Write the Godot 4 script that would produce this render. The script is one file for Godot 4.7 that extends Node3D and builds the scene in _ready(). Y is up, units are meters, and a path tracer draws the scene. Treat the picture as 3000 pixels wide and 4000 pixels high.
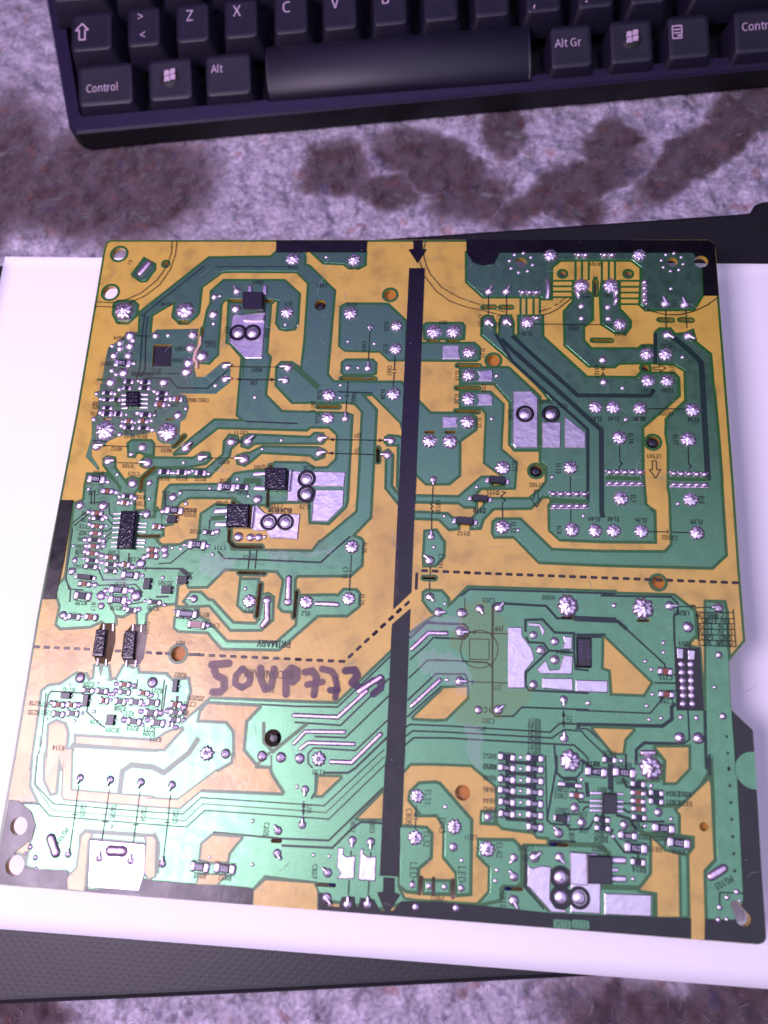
extends Node3D
# A power supply circuit board lying solder side up on a sheet of white paper, in front of a black keyboard on a felt blanket.
# Small things are modelled in millimetres under roots scaled to 0.001; T is the top of the board above its underside.

const T := 1.6
const HALF := 99.0
var M := {}
var cache := {}
var counts := {}
var board: Node3D
var rng := RandomNumberGenerator.new()
var outline := PackedVector2Array()
var outline_in := PackedVector2Array()
var cuts: Array = []
var layer := {}
var letters: SurfaceTool
var lines: SurfaceTool
var font: SystemFont

func _ready() -> void:
	rng.seed = 7
	# camera: a phone held over the bench
	var cam := Camera3D.new()
	cam.name = "camera"
	cam.transform = Transform3D(Basis(Vector3(0.995479,-0.077342,-0.055134), Vector3(-0.031131,0.282720,-0.958697), Vector3(0.089735,0.956079,0.279034)), Vector3(0.020471,0.243877,0.056799))
	cam.near = 0.01
	cam.far = 20.0
	cam.fov = 66.2669
	var lens := CameraAttributesPhysical.new()
	lens.frustum_focal_length = 18.3845
	lens.frustum_focus_distance = 0.235
	lens.exposure_aperture = 6.0
	lens.frustum_near = 0.01
	lens.frustum_far = 20.0
	cam.attributes = lens
	add_child(cam)
	cam.current = true
	# light: a mauve lamp low on the left, and the dim mauve room
	var env := WorldEnvironment.new()
	env.name = "environment"
	var e := Environment.new()
	e.background_mode = Environment.BG_COLOR
	e.background_color = Color(0.19, 0.15, 0.275)
	e.tonemap_mode = Environment.TONE_MAPPER_LINEAR
	e.tonemap_exposure = 1.0
	e.sdfgi_enabled = true
	e.ssao_enabled = true
	e.ssil_enabled = true
	env.environment = e
	add_child(env)
	area_lamp("bench_lamp", Vector3(-0.26, 0.46, 0.105), Vector3(-0.02, 0.02, 0.0), Vector2(0.22, 0.22), Color(0.96, 0.87, 1.0), 0.335)

	area_lamp("ceiling_lamp", Vector3(0.34, 1.1, 0.15), Vector3(0.32, 0.0, 0.14), Vector2(1.1, 0.95), Color(0.86, 0.84, 1.0), 0.62)
	# the violet strip light above the back left of the bench
	area_lamp("violet_lamp", Vector3(-0.22, 1.1, -0.52), Vector3(-0.1, 0.0, -0.2), Vector2(0.65, 0.5), Color(0.70, 0.56, 1.0), 0.16)
	materials()
	font = SystemFont.new()
	font.font_names = PackedStringArray(["Droid Sans"])
	font.font_weight = 500
	felt()
	panel()
	paper()
	keyboard()
	circuit_board()

func circuit_board() -> void:
	board = root("circuit_board", "green and tan power supply circuit board, solder side up, lying on white paper", "circuit board", Vector3(0, 0.0234, 0))
	letters = begin()
	lines = begin()
	data_outline()
	outline = tidy(outline)
	outline_in = inset(outline, 0.06)
	for w in data_windows():
		cut(pts(w))
	for w in data_opto():
		cut(pts(w))
	data_holes()
	# the laminate with every hole and slot cut through it
	var core := CSGPolygon3D.new()
	core.name = "laminate_sheet"
	core.polygon = outline
	core.depth = T
	core.rotation.x = PI / 2
	core.material_override = M["laminate"]
	board.add_child(core)
	for c in cuts:
		var k := CSGPolygon3D.new()
		k.name = "opening_cut"
		k.operation = CSGShape3D.OPERATION_SUBTRACTION
		k.polygon = c[0]
		k.depth = T + 2.0
		k.position.z = 1.0
		core.add_child(k, true)
	var edge := begin()
	skirt(edge, outline_in, T + 0.012, inset(outline, 0.75), T + 0.012)
	part(board, "edge_mask", finish(edge), M["mask"])
	data_copper()
	data_gaps()
	data_laminate()
	data_tin()
	data_joints()
	data_small_parts()
	details()
	scratches()
	data_print()
	part(board, "printed_lettering", letters.commit(), M["ink"])
	lines.generate_normals()
	part(board, "printed_lines", lines.commit(), M["ink"])

func details() -> void:
	var tabs := pts([-28.62,-15.63,-38.67,-4.02,-45.1,-69.81,54.36,85.05])
	var sizes := [Vector2(1.7, 14.0), Vector2(1.4, 13.5), Vector2(13.5, 4.0), Vector2(8.6, 15.0)]
	for i in 4:
		var w: Vector2 = sizes[i] * 0.5
		var o := part(board, "transistor_tab", block(w.x, w.y, 0.9, 0.2), M["tinned"])
		o.position = Vector3(tabs[i].x, T + 0.35, tabs[i].y)
	# parts of the other side seen in the cut-out windows
	for i in 2:
		var p := tidy(pts(data_windows()[i]))
		var st := begin()
		var top := -0.4 if i == 0 else 1.2
		stack(st, [inset(p, 0.25), inset(p, 0.25), inset(p, 0.5)], [-9.0, top + T - 0.2, top + T])
		var o := part(board, "window_component", finish(st), M["epoxy"])
		if i == 1:
			var c := Vector2.ZERO
			for v in p:
				c += v / p.size()
			var t := begin()
			write(t, "K PHC2", c + Vector2(-1.2, -0.6), 90, 1.3, T + top + 0.012)
			write(t, "2 29", c + Vector2(1.2, 0.2), 90, 1.2, T + top + 0.012)
			part(o, "marking", t.commit(), M["faint_ink"])
	# thread of hot glue
	part(board, "glue_thread", sweep(pts(data_glue()), 0.8, 0.7, T + 0.2), M["glue"])
	# lacquered capacitor bodies that show in three slots
	for q in data_beads():
		var b := part(board, "capacitor_bead", dome("dome", 1), M["blue_lacquer"])
		b.position = Vector3(q[0], T - 1.3, q[1])
		b.scale = Vector3(2.2, 1.4, 1.1)
	label_windows()

func _white(text: String, x: float, z: float) -> void:
	sheet("label_window", rect(x, z, 4.2, 1.9, 0.4, 3), T + 0.335, 0.01, "masked_copper", outline_in)
	lb(text, x, z, 180, 1.0)

func label_windows() -> void:
	sheet("label_window", disc(Vector2(98.91, 59.00), 4.6, 32), T + 0.34, 0.01, "masked_copper", outline_in)
	_white("EL56", 50.22, 98.12)
	_white("EL57", 54.71, 97.88)

# ---------- materials ----------

func noise(freq: float, octaves := 4, kind := FastNoiseLite.TYPE_SIMPLEX_SMOOTH, sd := 1) -> FastNoiseLite:
	var n := FastNoiseLite.new()
	n.seed = sd
	n.noise_type = kind
	n.frequency = freq
	n.fractal_octaves = octaves
	return n

func ntex(n: FastNoiseLite, size: int, ramp: Array = [], normal := false, strength := 2.0) -> NoiseTexture2D:
	var t := NoiseTexture2D.new()
	t.width = size
	t.height = size
	t.seamless = true
	t.noise = n
	if normal:
		t.as_normal_map = true
		t.bump_strength = strength
	elif ramp.size():
		var g := Gradient.new()
		var offs := PackedFloat32Array()
		var cols := PackedColorArray()
		for r in ramp:
			offs.append(r[0])
			cols.append(r[1])
		g.offsets = offs
		g.colors = cols
		t.color_ramp = g
	return t

func mat(named: String, c: Color, rough: float, metal := 0.0) -> StandardMaterial3D:
	var m := StandardMaterial3D.new()
	m.resource_name = named
	m.albedo_color = c
	m.roughness = rough
	m.metallic = metal
	M[named] = m
	return m

func tri(m: StandardMaterial3D, per_unit: float) -> void:
	m.uv1_triplanar = true
	m.uv1_scale = Vector3.ONE * per_unit
	m.uv1_triplanar_sharpness = 4.0

func grey(v: float) -> Color:
	return Color(v, v, v)

func materials() -> void:
	var mottle := ntex(noise(0.012, 5, FastNoiseLite.TYPE_SIMPLEX_SMOOTH, 3), 512, [[0.0, grey(0.80)], [0.45, grey(0.95)], [1.0, grey(1.0)]])
	var fine := ntex(noise(0.05, 4, FastNoiseLite.TYPE_SIMPLEX_SMOOTH, 5), 512, [], true, 1.6)
	var grain := ntex(noise(0.03, 5, FastNoiseLite.TYPE_VALUE_CUBIC, 9), 512, [], true, 5.0)
	var rough_map := ntex(noise(0.008, 5, FastNoiseLite.TYPE_SIMPLEX_SMOOTH, 7), 512, [[0.0, grey(0.66)], [0.5, grey(0.88)], [1.0, grey(1.0)]])
	var lumps := ntex(noise(0.018, 3, FastNoiseLite.TYPE_SIMPLEX_SMOOTH, 11), 512, [], true, 8.0)
	# bare laminate
	var m := mat("laminate", Color(0.79, 0.65, 0.255), 0.38)
	m.albedo_texture = mottle
	m.normal_enabled = true
	m.normal_texture = fine
	m.normal_scale = 0.25
	m.roughness_texture = rough_map
	m.clearcoat_enabled = true
	m.clearcoat = 0.8
	m.clearcoat_roughness = 0.38
	tri(m, 0.016)
	# solder mask over laminate
	m = mat("mask", Color(0.10, 0.335, 0.07), 0.36)
	m.normal_enabled = true
	m.normal_texture = fine
	m.normal_scale = 0.2
	m.clearcoat_enabled = true
	m.clearcoat = 0.5
	m.clearcoat_roughness = 0.34
	tri(m, 0.03)
	m = mat("groove", Color(0.035, 0.15, 0.13), 0.4)
	# solder mask over copper
	m = mat("masked_copper", Color(0.40, 0.60, 0.45), 0.42, 0.92)
	m.albedo_texture = ntex(noise(0.06, 4, FastNoiseLite.TYPE_SIMPLEX_SMOOTH, 17), 512, [[0.0, grey(0.86)], [0.5, grey(0.95)], [1.0, grey(1.0)]])
	m.roughness_texture = rough_map
	m.normal_enabled = true
	m.normal_texture = fine
	m.normal_scale = 0.12
	m.clearcoat_enabled = true
	m.clearcoat = 0.35
	m.clearcoat_roughness = 0.4
	tri(m, 0.05)
	# tin
	m = mat("solder", Color(0.88, 0.82, 0.89), 0.42, 1.0)
	m.normal_enabled = true
	m.normal_texture = lumps
	m.normal_scale = 0.35
	tri(m, 0.2)
	m = mat("tinned", Color(0.80, 0.77, 0.81), 0.5, 1.0)
	m.normal_enabled = true
	m.normal_texture = lumps
	m.normal_scale = 0.16
	m.roughness_texture = rough_map
	tri(m, 0.035)
	m = mat("rough_tin", Color(0.84, 0.74, 0.82), 0.4, 1.0)
	m.normal_enabled = true
	m.normal_texture = grain
	m.normal_scale = 0.7
	tri(m, 0.11)
	# print and plastics
	m = mat("black_print", Color(0.022, 0.014, 0.03), 0.34)
	m.normal_enabled = true
	m.normal_texture = grain
	m.normal_scale = 0.1
	m.roughness_texture = rough_map
	tri(m, 0.02)
	mat("ink", Color(0.035, 0.03, 0.05), 0.5)
	mat("dash_ink", Color(0.13, 0.05, 0.10), 0.3)
	mat("white_ink", Color(0.85, 0.83, 0.9), 0.5)
	mat("faint_ink", Color(0.30, 0.26, 0.40), 0.5)
	m = mat("marker", Color(0.25, 0.09, 0.29, 0.74), 0.42)
	m.transparency = BaseMaterial3D.TRANSPARENCY_ALPHA
	m.albedo_texture = mottle
	tri(m, 0.12)
	m = mat("epoxy", Color(0.075, 0.06, 0.11), 0.4)
	m.normal_enabled = true
	m.normal_texture = grain
	m.normal_scale = 0.12
	m.clearcoat_enabled = true
	m.clearcoat = 0.35
	m.clearcoat_roughness = 0.4
	tri(m, 0.08)
	m = mat("wrinkled_epoxy", Color(0.06, 0.04, 0.10), 0.22)
	m.normal_enabled = true
	m.normal_texture = ntex(noise(0.022, 3, FastNoiseLite.TYPE_CELLULAR, 21), 512, [], true, 14.0)
	m.normal_scale = 0.5
	tri(m, 0.11)
	mat("lacquer", Color(0.07, 0.045, 0.12), 0.24)
	mat("ceramic_brown", Color(0.50, 0.29, 0.22), 0.45)
	mat("ceramic_beige", Color(0.62, 0.50, 0.50), 0.5)
	mat("resistor_film", Color(0.10, 0.075, 0.17), 0.35)
	mat("alumina", Color(0.72, 0.68, 0.76), 0.5)
	mat("glue", Color(0.85, 0.72, 0.66), 0.45)
	mat("blue_lacquer", Color(0.05, 0.08, 0.38), 0.3)
	mat("backing_brown", Color(0.66, 0.42, 0.12), 0.55)
	mat("dark_core", Color(0.05, 0.04, 0.05), 0.6)
	# surroundings
	m = mat("key_plastic", Color(0.07, 0.052, 0.125), 0.5)
	m.normal_enabled = true
	m.normal_texture = fine
	m.normal_scale = 0.25
	tri(m, 0.12)
	m = mat("case_plastic", Color(0.12, 0.09, 0.19), 0.38)
	m.normal_enabled = true
	m.normal_texture = fine
	m.normal_scale = 0.35
	tri(m, 0.1)
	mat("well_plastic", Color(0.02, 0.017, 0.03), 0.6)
	mat("legend", Color(0.74, 0.64, 0.72), 0.5)
	m = mat("paper", Color(0.93, 0.92, 0.94), 0.75)
	m.normal_enabled = true
	m.normal_texture = ntex(noise(0.03, 5, FastNoiseLite.TYPE_SIMPLEX_SMOOTH, 31), 512, [], true, 2.0)
	m.normal_scale = 0.15
	tri(m, 0.02)

# ---------- nodes ----------

func part(parent: Node, named: String, mesh: Mesh, material: Material) -> MeshInstance3D:
	var o := MeshInstance3D.new()
	var key := str(parent.get_instance_id()) + named
	var n: int = counts.get(key, 0)
	counts[key] = n + 1
	o.name = named if n == 0 else "%s_%03d" % [named, n]
	o.mesh = mesh
	o.material_override = material
	parent.add_child(o, true)
	return o

func root(named: String, label: String, category: String, at: Vector3, scaled := 0.001) -> Node3D:
	var o := Node3D.new()
	o.name = named
	o.position = at
	o.scale = Vector3.ONE * scaled
	add_child(o, true)
	o.set_meta("label", label)
	o.set_meta("category", category)
	return o

func begin(smooth := false) -> SurfaceTool:
	var st := SurfaceTool.new()
	st.begin(Mesh.PRIMITIVE_TRIANGLES)
	st.set_smooth_group(0 if smooth else -1)
	return st

func finish(st: SurfaceTool) -> ArrayMesh:
	st.generate_normals()
	return st.commit()

# ---------- flat shapes ----------

func pts(a: Array) -> PackedVector2Array:
	var p := PackedVector2Array()
	for i in range(0, a.size() - 1, 2):
		p.append(Vector2(a[i], a[i + 1]))
	return p

func area(p: PackedVector2Array) -> float:
	var s := 0.0
	for i in p.size():
		s += p[i].cross(p[(i + 1) % p.size()])
	return s * 0.5

func inset(p: PackedVector2Array, d: float) -> PackedVector2Array:
	var q := PackedVector2Array()
	var n := p.size()
	for i in n:
		var a := (p[i] - p[(i + n - 1) % n]).normalized()
		var b := (p[(i + 1) % n] - p[i]).normalized()
		var n1 := Vector2(a.y, -a.x)
		var n2 := Vector2(b.y, -b.x)
		var k := 1.0 + n1.dot(n2)
		q.append(p[i] - (n1 + n2) / maxf(k, 0.35) * d)
	return q

func tri3(st: SurfaceTool, a: Vector3, b: Vector3, c: Vector3) -> void:
	st.add_vertex(a)
	st.add_vertex(b)
	st.add_vertex(c)

func cap(st: SurfaceTool, p: PackedVector2Array, y: float) -> void:
	var idx := Geometry2D.triangulate_polygon(p)
	if idx.is_empty() and p.size() > 2:
		idx = Geometry2D.triangulate_delaunay(p) if false else idx
		print("not filled ", p.size(), " ", p[0])
	for i in range(0, idx.size(), 3):
		var a := p[idx[i]]
		var b := p[idx[i + 1]]
		var c := p[idx[i + 2]]
		if (b - a).cross(c - a) < 0.0:
			var s := b
			b = c
			c = s
		tri3(st, Vector3(a.x, y, a.y), Vector3(b.x, y, b.y), Vector3(c.x, y, c.y))

func skirt(st: SurfaceTool, lo: PackedVector2Array, y0: float, hi: PackedVector2Array, y1: float) -> void:
	var n := lo.size()
	for i in n:
		var j := (i + 1) % n
		var a := Vector3(hi[i].x, y1, hi[i].y)
		var b := Vector3(hi[j].x, y1, hi[j].y)
		var c := Vector3(lo[i].x, y0, lo[i].y)
		var d := Vector3(lo[j].x, y0, lo[j].y)
		tri3(st, a, c, d)
		tri3(st, a, d, b)

func tidy(p: PackedVector2Array) -> PackedVector2Array:
	var q := PackedVector2Array()
	for v in p:
		if q.is_empty() or q[q.size() - 1].distance_to(v) > 0.004:
			q.append(v)
	if q.size() > 1 and q[0].distance_to(q[q.size() - 1]) < 0.004:
		q.remove_at(q.size() - 1)
	if area(q) < 0.0:
		q.reverse()
	return q

func slab(st: SurfaceTool, poly: PackedVector2Array, y0: float, y1: float, slope := 0.0) -> void:
	var p := tidy(poly)
	if p.size() < 3:
		return
	var top := inset(p, slope) if slope > 0.0 else p
	cap(st, top, y1)
	skirt(st, p, y0, top, y1)

func stack(st: SurfaceTool, rings: Array, heights: Array) -> void:
	for i in rings.size() - 1:
		skirt(st, rings[i], heights[i], rings[i + 1], heights[i + 1])
	cap(st, rings[rings.size() - 1], heights[heights.size() - 1])

func rect(cx: float, cy: float, w: float, h: float, r := 0.0, seg := 4) -> PackedVector2Array:
	var p := PackedVector2Array()
	if r <= 0.0:
		return PackedVector2Array([Vector2(cx - w / 2, cy - h / 2), Vector2(cx + w / 2, cy - h / 2), Vector2(cx + w / 2, cy + h / 2), Vector2(cx - w / 2, cy + h / 2)])
	var corners := [Vector2(1, -1), Vector2(1, 1), Vector2(-1, 1), Vector2(-1, -1)]
	for k in 4:
		var c: Vector2 = Vector2(cx, cy) + corners[k] * Vector2(w / 2 - r, h / 2 - r)
		for s in seg + 1:
			var a := -PI / 2 + k * PI / 2 + s * PI / 2 / seg
			p.append(c + Vector2(cos(a), sin(a)) * r)
	return p

func disc(c: Vector2, r: float, n := 24) -> PackedVector2Array:
	var p := PackedVector2Array()
	for i in n:
		p.append(c + Vector2(cos(TAU * i / n), sin(TAU * i / n)) * r)
	return p

func turned(p: PackedVector2Array, c: Vector2, deg: float) -> PackedVector2Array:
	return Transform2D(deg_to_rad(deg), c) * p

func band(p: PackedVector2Array, w: float, round_end := false) -> Array:
	if not round_end:
		return Geometry2D.offset_polyline(p, w / 2, Geometry2D.JOIN_MITER, Geometry2D.END_BUTT)
	# worked at twelve times the size, so that the ends come out round
	var big := Transform2D().scaled(Vector2.ONE * 12.0)
	var out: Array = []
	for q in Geometry2D.offset_polyline(big * p, w * 6.0, Geometry2D.JOIN_ROUND, Geometry2D.END_ROUND):
		out.append(Transform2D().scaled(Vector2.ONE / 12.0) * q)
	return out

func clipped(p: PackedVector2Array, edge: PackedVector2Array) -> Array:
	# keeps inside the edge of the board, and opens the holes and slots that run through it
	return opened(inside(p, edge))

func inside(p: PackedVector2Array, edge: PackedVector2Array) -> Array:
	var work: Array = []
	for q in Geometry2D.intersect_polygons(p, edge):
		if not Geometry2D.is_polygon_clockwise(q):
			work.append(q)
	return work

func opened(work: Array) -> Array:
	for c in cuts:
		var next: Array = []
		for q in work:
			if Geometry2D.intersect_polygons(q, c[0]).is_empty():
				next.append(q)
				continue
			var parts := Geometry2D.clip_polygons(q, c[0])
			var holed := false
			for r in parts:
				if Geometry2D.is_polygon_clockwise(r):
					holed = true
			if holed:
				parts = Geometry2D.clip_polygons(q, c[1])
			for r in parts:
				if not Geometry2D.is_polygon_clockwise(r):
					next.append(r)
		work = next
	return work

func step(key: String, start: float, by: float) -> float:
	var n: int = layer.get(key, 0)
	layer[key] = n + 1
	return T + start + by * n

func sheet(named: String, p: PackedVector2Array, y: float, thick: float, material: String, edge: PackedVector2Array, slope := 0.0, parent: Node = null) -> MeshInstance3D:
	var st := begin()
	var any := false
	for q in inside(p, edge):
		var t := tidy(q)
		if t.size() < 3 or absf(area(t)) < 0.01:
			continue
		var top := inset(t, slope) if slope > 0.0 else t
		if slope > 0.0 and Geometry2D.triangulate_polygon(top).is_empty():
			top = inset(t, 0.015)
		skirt(st, t, y - thick, top, y)
		for c in opened([top]):
			var u := tidy(c)
			if u.size() > 2 and absf(area(u)) > 0.01:
				cap(st, u, y)
		any = true
	if not any:
		return null
	return part(parent if parent else board, named, finish(st), M[material])

# ---------- board pieces ----------

func cut(p: PackedVector2Array) -> void:
	# the opening itself, and the opening with a hairline slit for where it lies wholly inside a sheet
	var c := Vector2.ZERO
	for v in p:
		c += v / p.size()
	var out := Vector2(1.0 if c.x > 0 else -1.0, 0.013)
	var slit := PackedVector2Array([c + Vector2(0, -0.006), c + out * 300.0 + Vector2(0, -0.006), c + out * 300.0 + Vector2(0, 0.006), c + Vector2(0, 0.006)])
	var u := Geometry2D.merge_polygons(p, slit)
	var best: PackedVector2Array = u[0]
	for q in u:
		if absf(area(q)) > absf(area(best)):
			best = q
	cuts.append([p, best])

func ring_mask(p: PackedVector2Array, w: float) -> void:
	for q in Geometry2D.offset_polygon(p, w, Geometry2D.JOIN_ROUND):
		sheet("solder_mask", q, step("mask", 0.02, 0.0006), 0.02, "mask", outline_in)

func cu(lvl: int, a: Array) -> void:
	var p := pts(a)
	var cy := step("cu%d" % lvl, 0.09 if lvl == 0 else 0.30, 0.001)
	var o := sheet("copper_trace", p, cy, 0.09 if lvl == 0 else 0.05, "masked_copper", outline_in, 0.13)
	if o == null:
		return
	for q in Geometry2D.offset_polygon(p, 0.72, Geometry2D.JOIN_MITER):
		if not Geometry2D.is_polygon_clockwise(q):
			sheet("solder_mask", q, step("mask", 0.02, 0.0006) if lvl == 0 else step("mask1", 0.262, 0.0005), 0.02, "mask", outline_in, 0.0, o)

func isl(b: float, a: Array) -> void:
	var p := pts(a)
	var y := step("isl", 0.235, 0.001)
	var o := sheet("bare_laminate", p, y, 0.01, "laminate", outline_in)
	if o == null:
		return
	for q in Geometry2D.offset_polygon(p, b, Geometry2D.JOIN_MITER):
		if not Geometry2D.is_polygon_clockwise(q):
			sheet("solder_mask", q, y - 0.022, 0.01, "mask", outline_in, 0.0, o)

func gap(w: float, kind: int, a: Array) -> void:
	for q in band(pts(a), w):
		sheet("isolation_gap", q, step("gap", 0.145, 0.0004), 0.005, "mask" if kind == 1 else "groove", outline_in)

func rib(w: float, a: Array) -> void:
	for q in band(pts(a), w):
		sheet("spark_gap_rib", q, step("rib", 0.06, 0.0005), 0.05, "mask", outline_in)

func pad(a: Array) -> void:
	sheet("tinned_pad", pts(a), step("pad", 0.36, 0.001), 0.16, "tinned", outline_in, 0.26)

func bar(w: float, a: Array) -> void:
	w *= 1.2
	part(board, "solder_bead", sweep(pts(a), w, w * 0.34, T + 0.1), M["rough_tin"])

func sweep(p: PackedVector2Array, w: float, h: float, y: float) -> ArrayMesh:
	# a half-round bead along a line, with round ends
	var st := begin(true)
	var rows: Array = []
	var n := p.size()
	for i in n:
		var d0 := (p[i] - p[i - 1]).normalized() if i > 0 else (p[1] - p[0]).normalized()
		var d1 := (p[i + 1] - p[i]).normalized() if i < n - 1 else d0
		var d := (d0 + d1).normalized()
		var side := Vector2(-d.y, d.x) / maxf(d.dot(d0), 0.5)
		if i == 0:
			for k in 4:
				var t := PI / 2 * (1.0 - k / 4.0)
				rows.append([p[0] - d * sin(t) * w * 0.5, side * cos(t), cos(t)])
		rows.append([p[i], side, 1.0])
		if i < n - 1:
			var m := maxi(1, int(p[i].distance_to(p[i + 1]) / 1.2))
			for k in range(1, m):
				var wob := rng.randf_range(0.92, 1.06)
				rows.append([p[i].lerp(p[i + 1], float(k) / m), Vector2(-d1.y, d1.x) * wob, rng.randf_range(0.9, 1.08)])
		else:
			for k in range(1, 5):
				var t := PI / 2 * k / 4.0
				rows.append([p[i] + d * sin(t) * w * 0.5, side * cos(t), cos(t)])
	var prev: Array = []
	for r in rows:
		var row: Array = []
		for k in 9:
			var t := PI * k / 8.0
			var q: Vector2 = r[0] + r[1] * cos(t) * w * 0.5
			row.append(Vector3(q.x, y + sin(t) * h * r[2], q.y))
		if prev.size():
			for k in 8:
				tri3(st, prev[k], prev[k + 1], row[k + 1])
				tri3(st, prev[k], row[k + 1], row[k])
		prev = row
	return finish(st)

func saw(d: float, n: int, depth: float, a: Array) -> void:
	var p := pts(a)
	var along := (p[1] - p[0]) / n
	var across := Vector2(-along.y, along.x).normalized() * d * depth
	var o := part(board, "spark_gap_comb", sweep(p, absf(depth) * 0.4, absf(depth) * 0.24, T + 0.1), M["solder"])
	for i in n:
		var c := p[0] + along * (i + 0.5) + across * 0.42
		var b := part(o, "tooth", dome("tooth"), M["solder"])
		b.position = Vector3(c.x, T + 0.12, c.y)
		b.scale = Vector3(along.length() * 1.05, depth * 0.75, depth * 1.35)
		b.rotation.y = -along.angle()

func dome(kind: String, variant := 0) -> ArrayMesh:
	# unit diameter, unit height scale; solder joints of several kinds
	var key := kind + str(variant)
	if cache.has(key):
		return cache[key]
	var star := kind == "star"
	var na := 64 if star else (20 if kind != "test" else 14)
	var nr := 9 if star else 6
	var wob := noise(1.3, 2, FastNoiseLite.TYPE_SIMPLEX_SMOOTH, 40 + variant)
	var st := begin(true)
	var g: Array = []
	for i in nr + 1:
		var row: Array = []
		var t := float(i) / nr
		for j in na:
			var a := TAU * j / na
			var r := 0.5
			if star:
				r *= 0.93 + 0.12 * pow(maxf(cos(a * 4.0 + variant), 0.0) if false else absf(cos(a * 4.5 + variant * 0.7)), 1.6)
				r *= 1.0 + 0.14 * wob.get_noise_2d(cos(a) * 2.0, sin(a) * 2.0)
			elif kind == "tooth":
				r *= 1.0 if sin(a) < 0.0 else 1.0 - 0.25 * sin(a)
			else:
				r *= 1.0 + 0.08 * wob.get_noise_2d(cos(a) * 2.0, sin(a) * 2.0)
			var rho := 1.0 - t
			var h := 0.0
			if star:
				var lobe := pow(absf(cos(a * 4.5 + variant * 0.7)), 1.5)
				h = pow(maxf(1.0 - rho * rho, 0.0), 0.62) * 0.8
				h += 0.09 * smoothstep(0.55, 0.85, rho) * (1.0 - smoothstep(0.9, 1.0, rho)) * lobe
				h -= 0.06 * exp(-pow((rho - 0.42) / 0.14, 2.0))
				h += 0.30 * exp(-pow(rho / 0.13, 2.0))
				h += 0.22 * wob.get_noise_2d(r * rho * cos(a) * 5.0 + 9.0, r * rho * sin(a) * 5.0) * (1.0 - rho)
			elif kind == "dome":
				h = pow(maxf(1.0 - rho * rho, 0.0), 0.55) * 0.85 + 0.22 * exp(-pow(rho / 0.16, 2.0))
				h += 0.12 * wob.get_noise_2d(r * rho * cos(a) * 5.0 + 9.0, r * rho * sin(a) * 5.0) * (1.0 - rho)
			else:
				h = sqrt(maxf(1.0 - rho * rho, 0.0))
			row.append(Vector3(cos(a) * r * rho, h, sin(a) * r * rho))
		g.append(row)
	for i in nr:
		for j in na:
			var k := (j + 1) % na
			var a: Vector3 = g[i][j]
			var b: Vector3 = g[i][k]
			var c: Vector3 = g[i + 1][k]
			var d: Vector3 = g[i + 1][j]
			tri3(st, a, b, c)
			if i < nr - 1:
				tri3(st, a, c, d)
	cache[key] = finish(st)
	return cache[key]

func stub() -> ArrayMesh:
	# a cut lead, unit length along +x, unit thickness
	if cache.has("stub"):
		return cache["stub"]
	var st := begin(true)
	var n := 10
	var prev: Array = []
	var prof := [[0.0, 0.5], [0.7, 0.46], [0.95, 0.42], [1.0, 0.3], [1.0, 0.0]]
	for pr in prof:
		var row: Array = []
		for j in n:
			var a := TAU * j / n
			row.append(Vector3(pr[0], sin(a) * pr[1], cos(a) * pr[1]))
		if prev.size():
			for j in n:
				var k := (j + 1) % n
				tri3(st, prev[j], row[k], row[j])
				tri3(st, prev[j], prev[k], row[k])
		prev = row
	cache["stub"] = finish(st)
	return cache["stub"]

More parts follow.
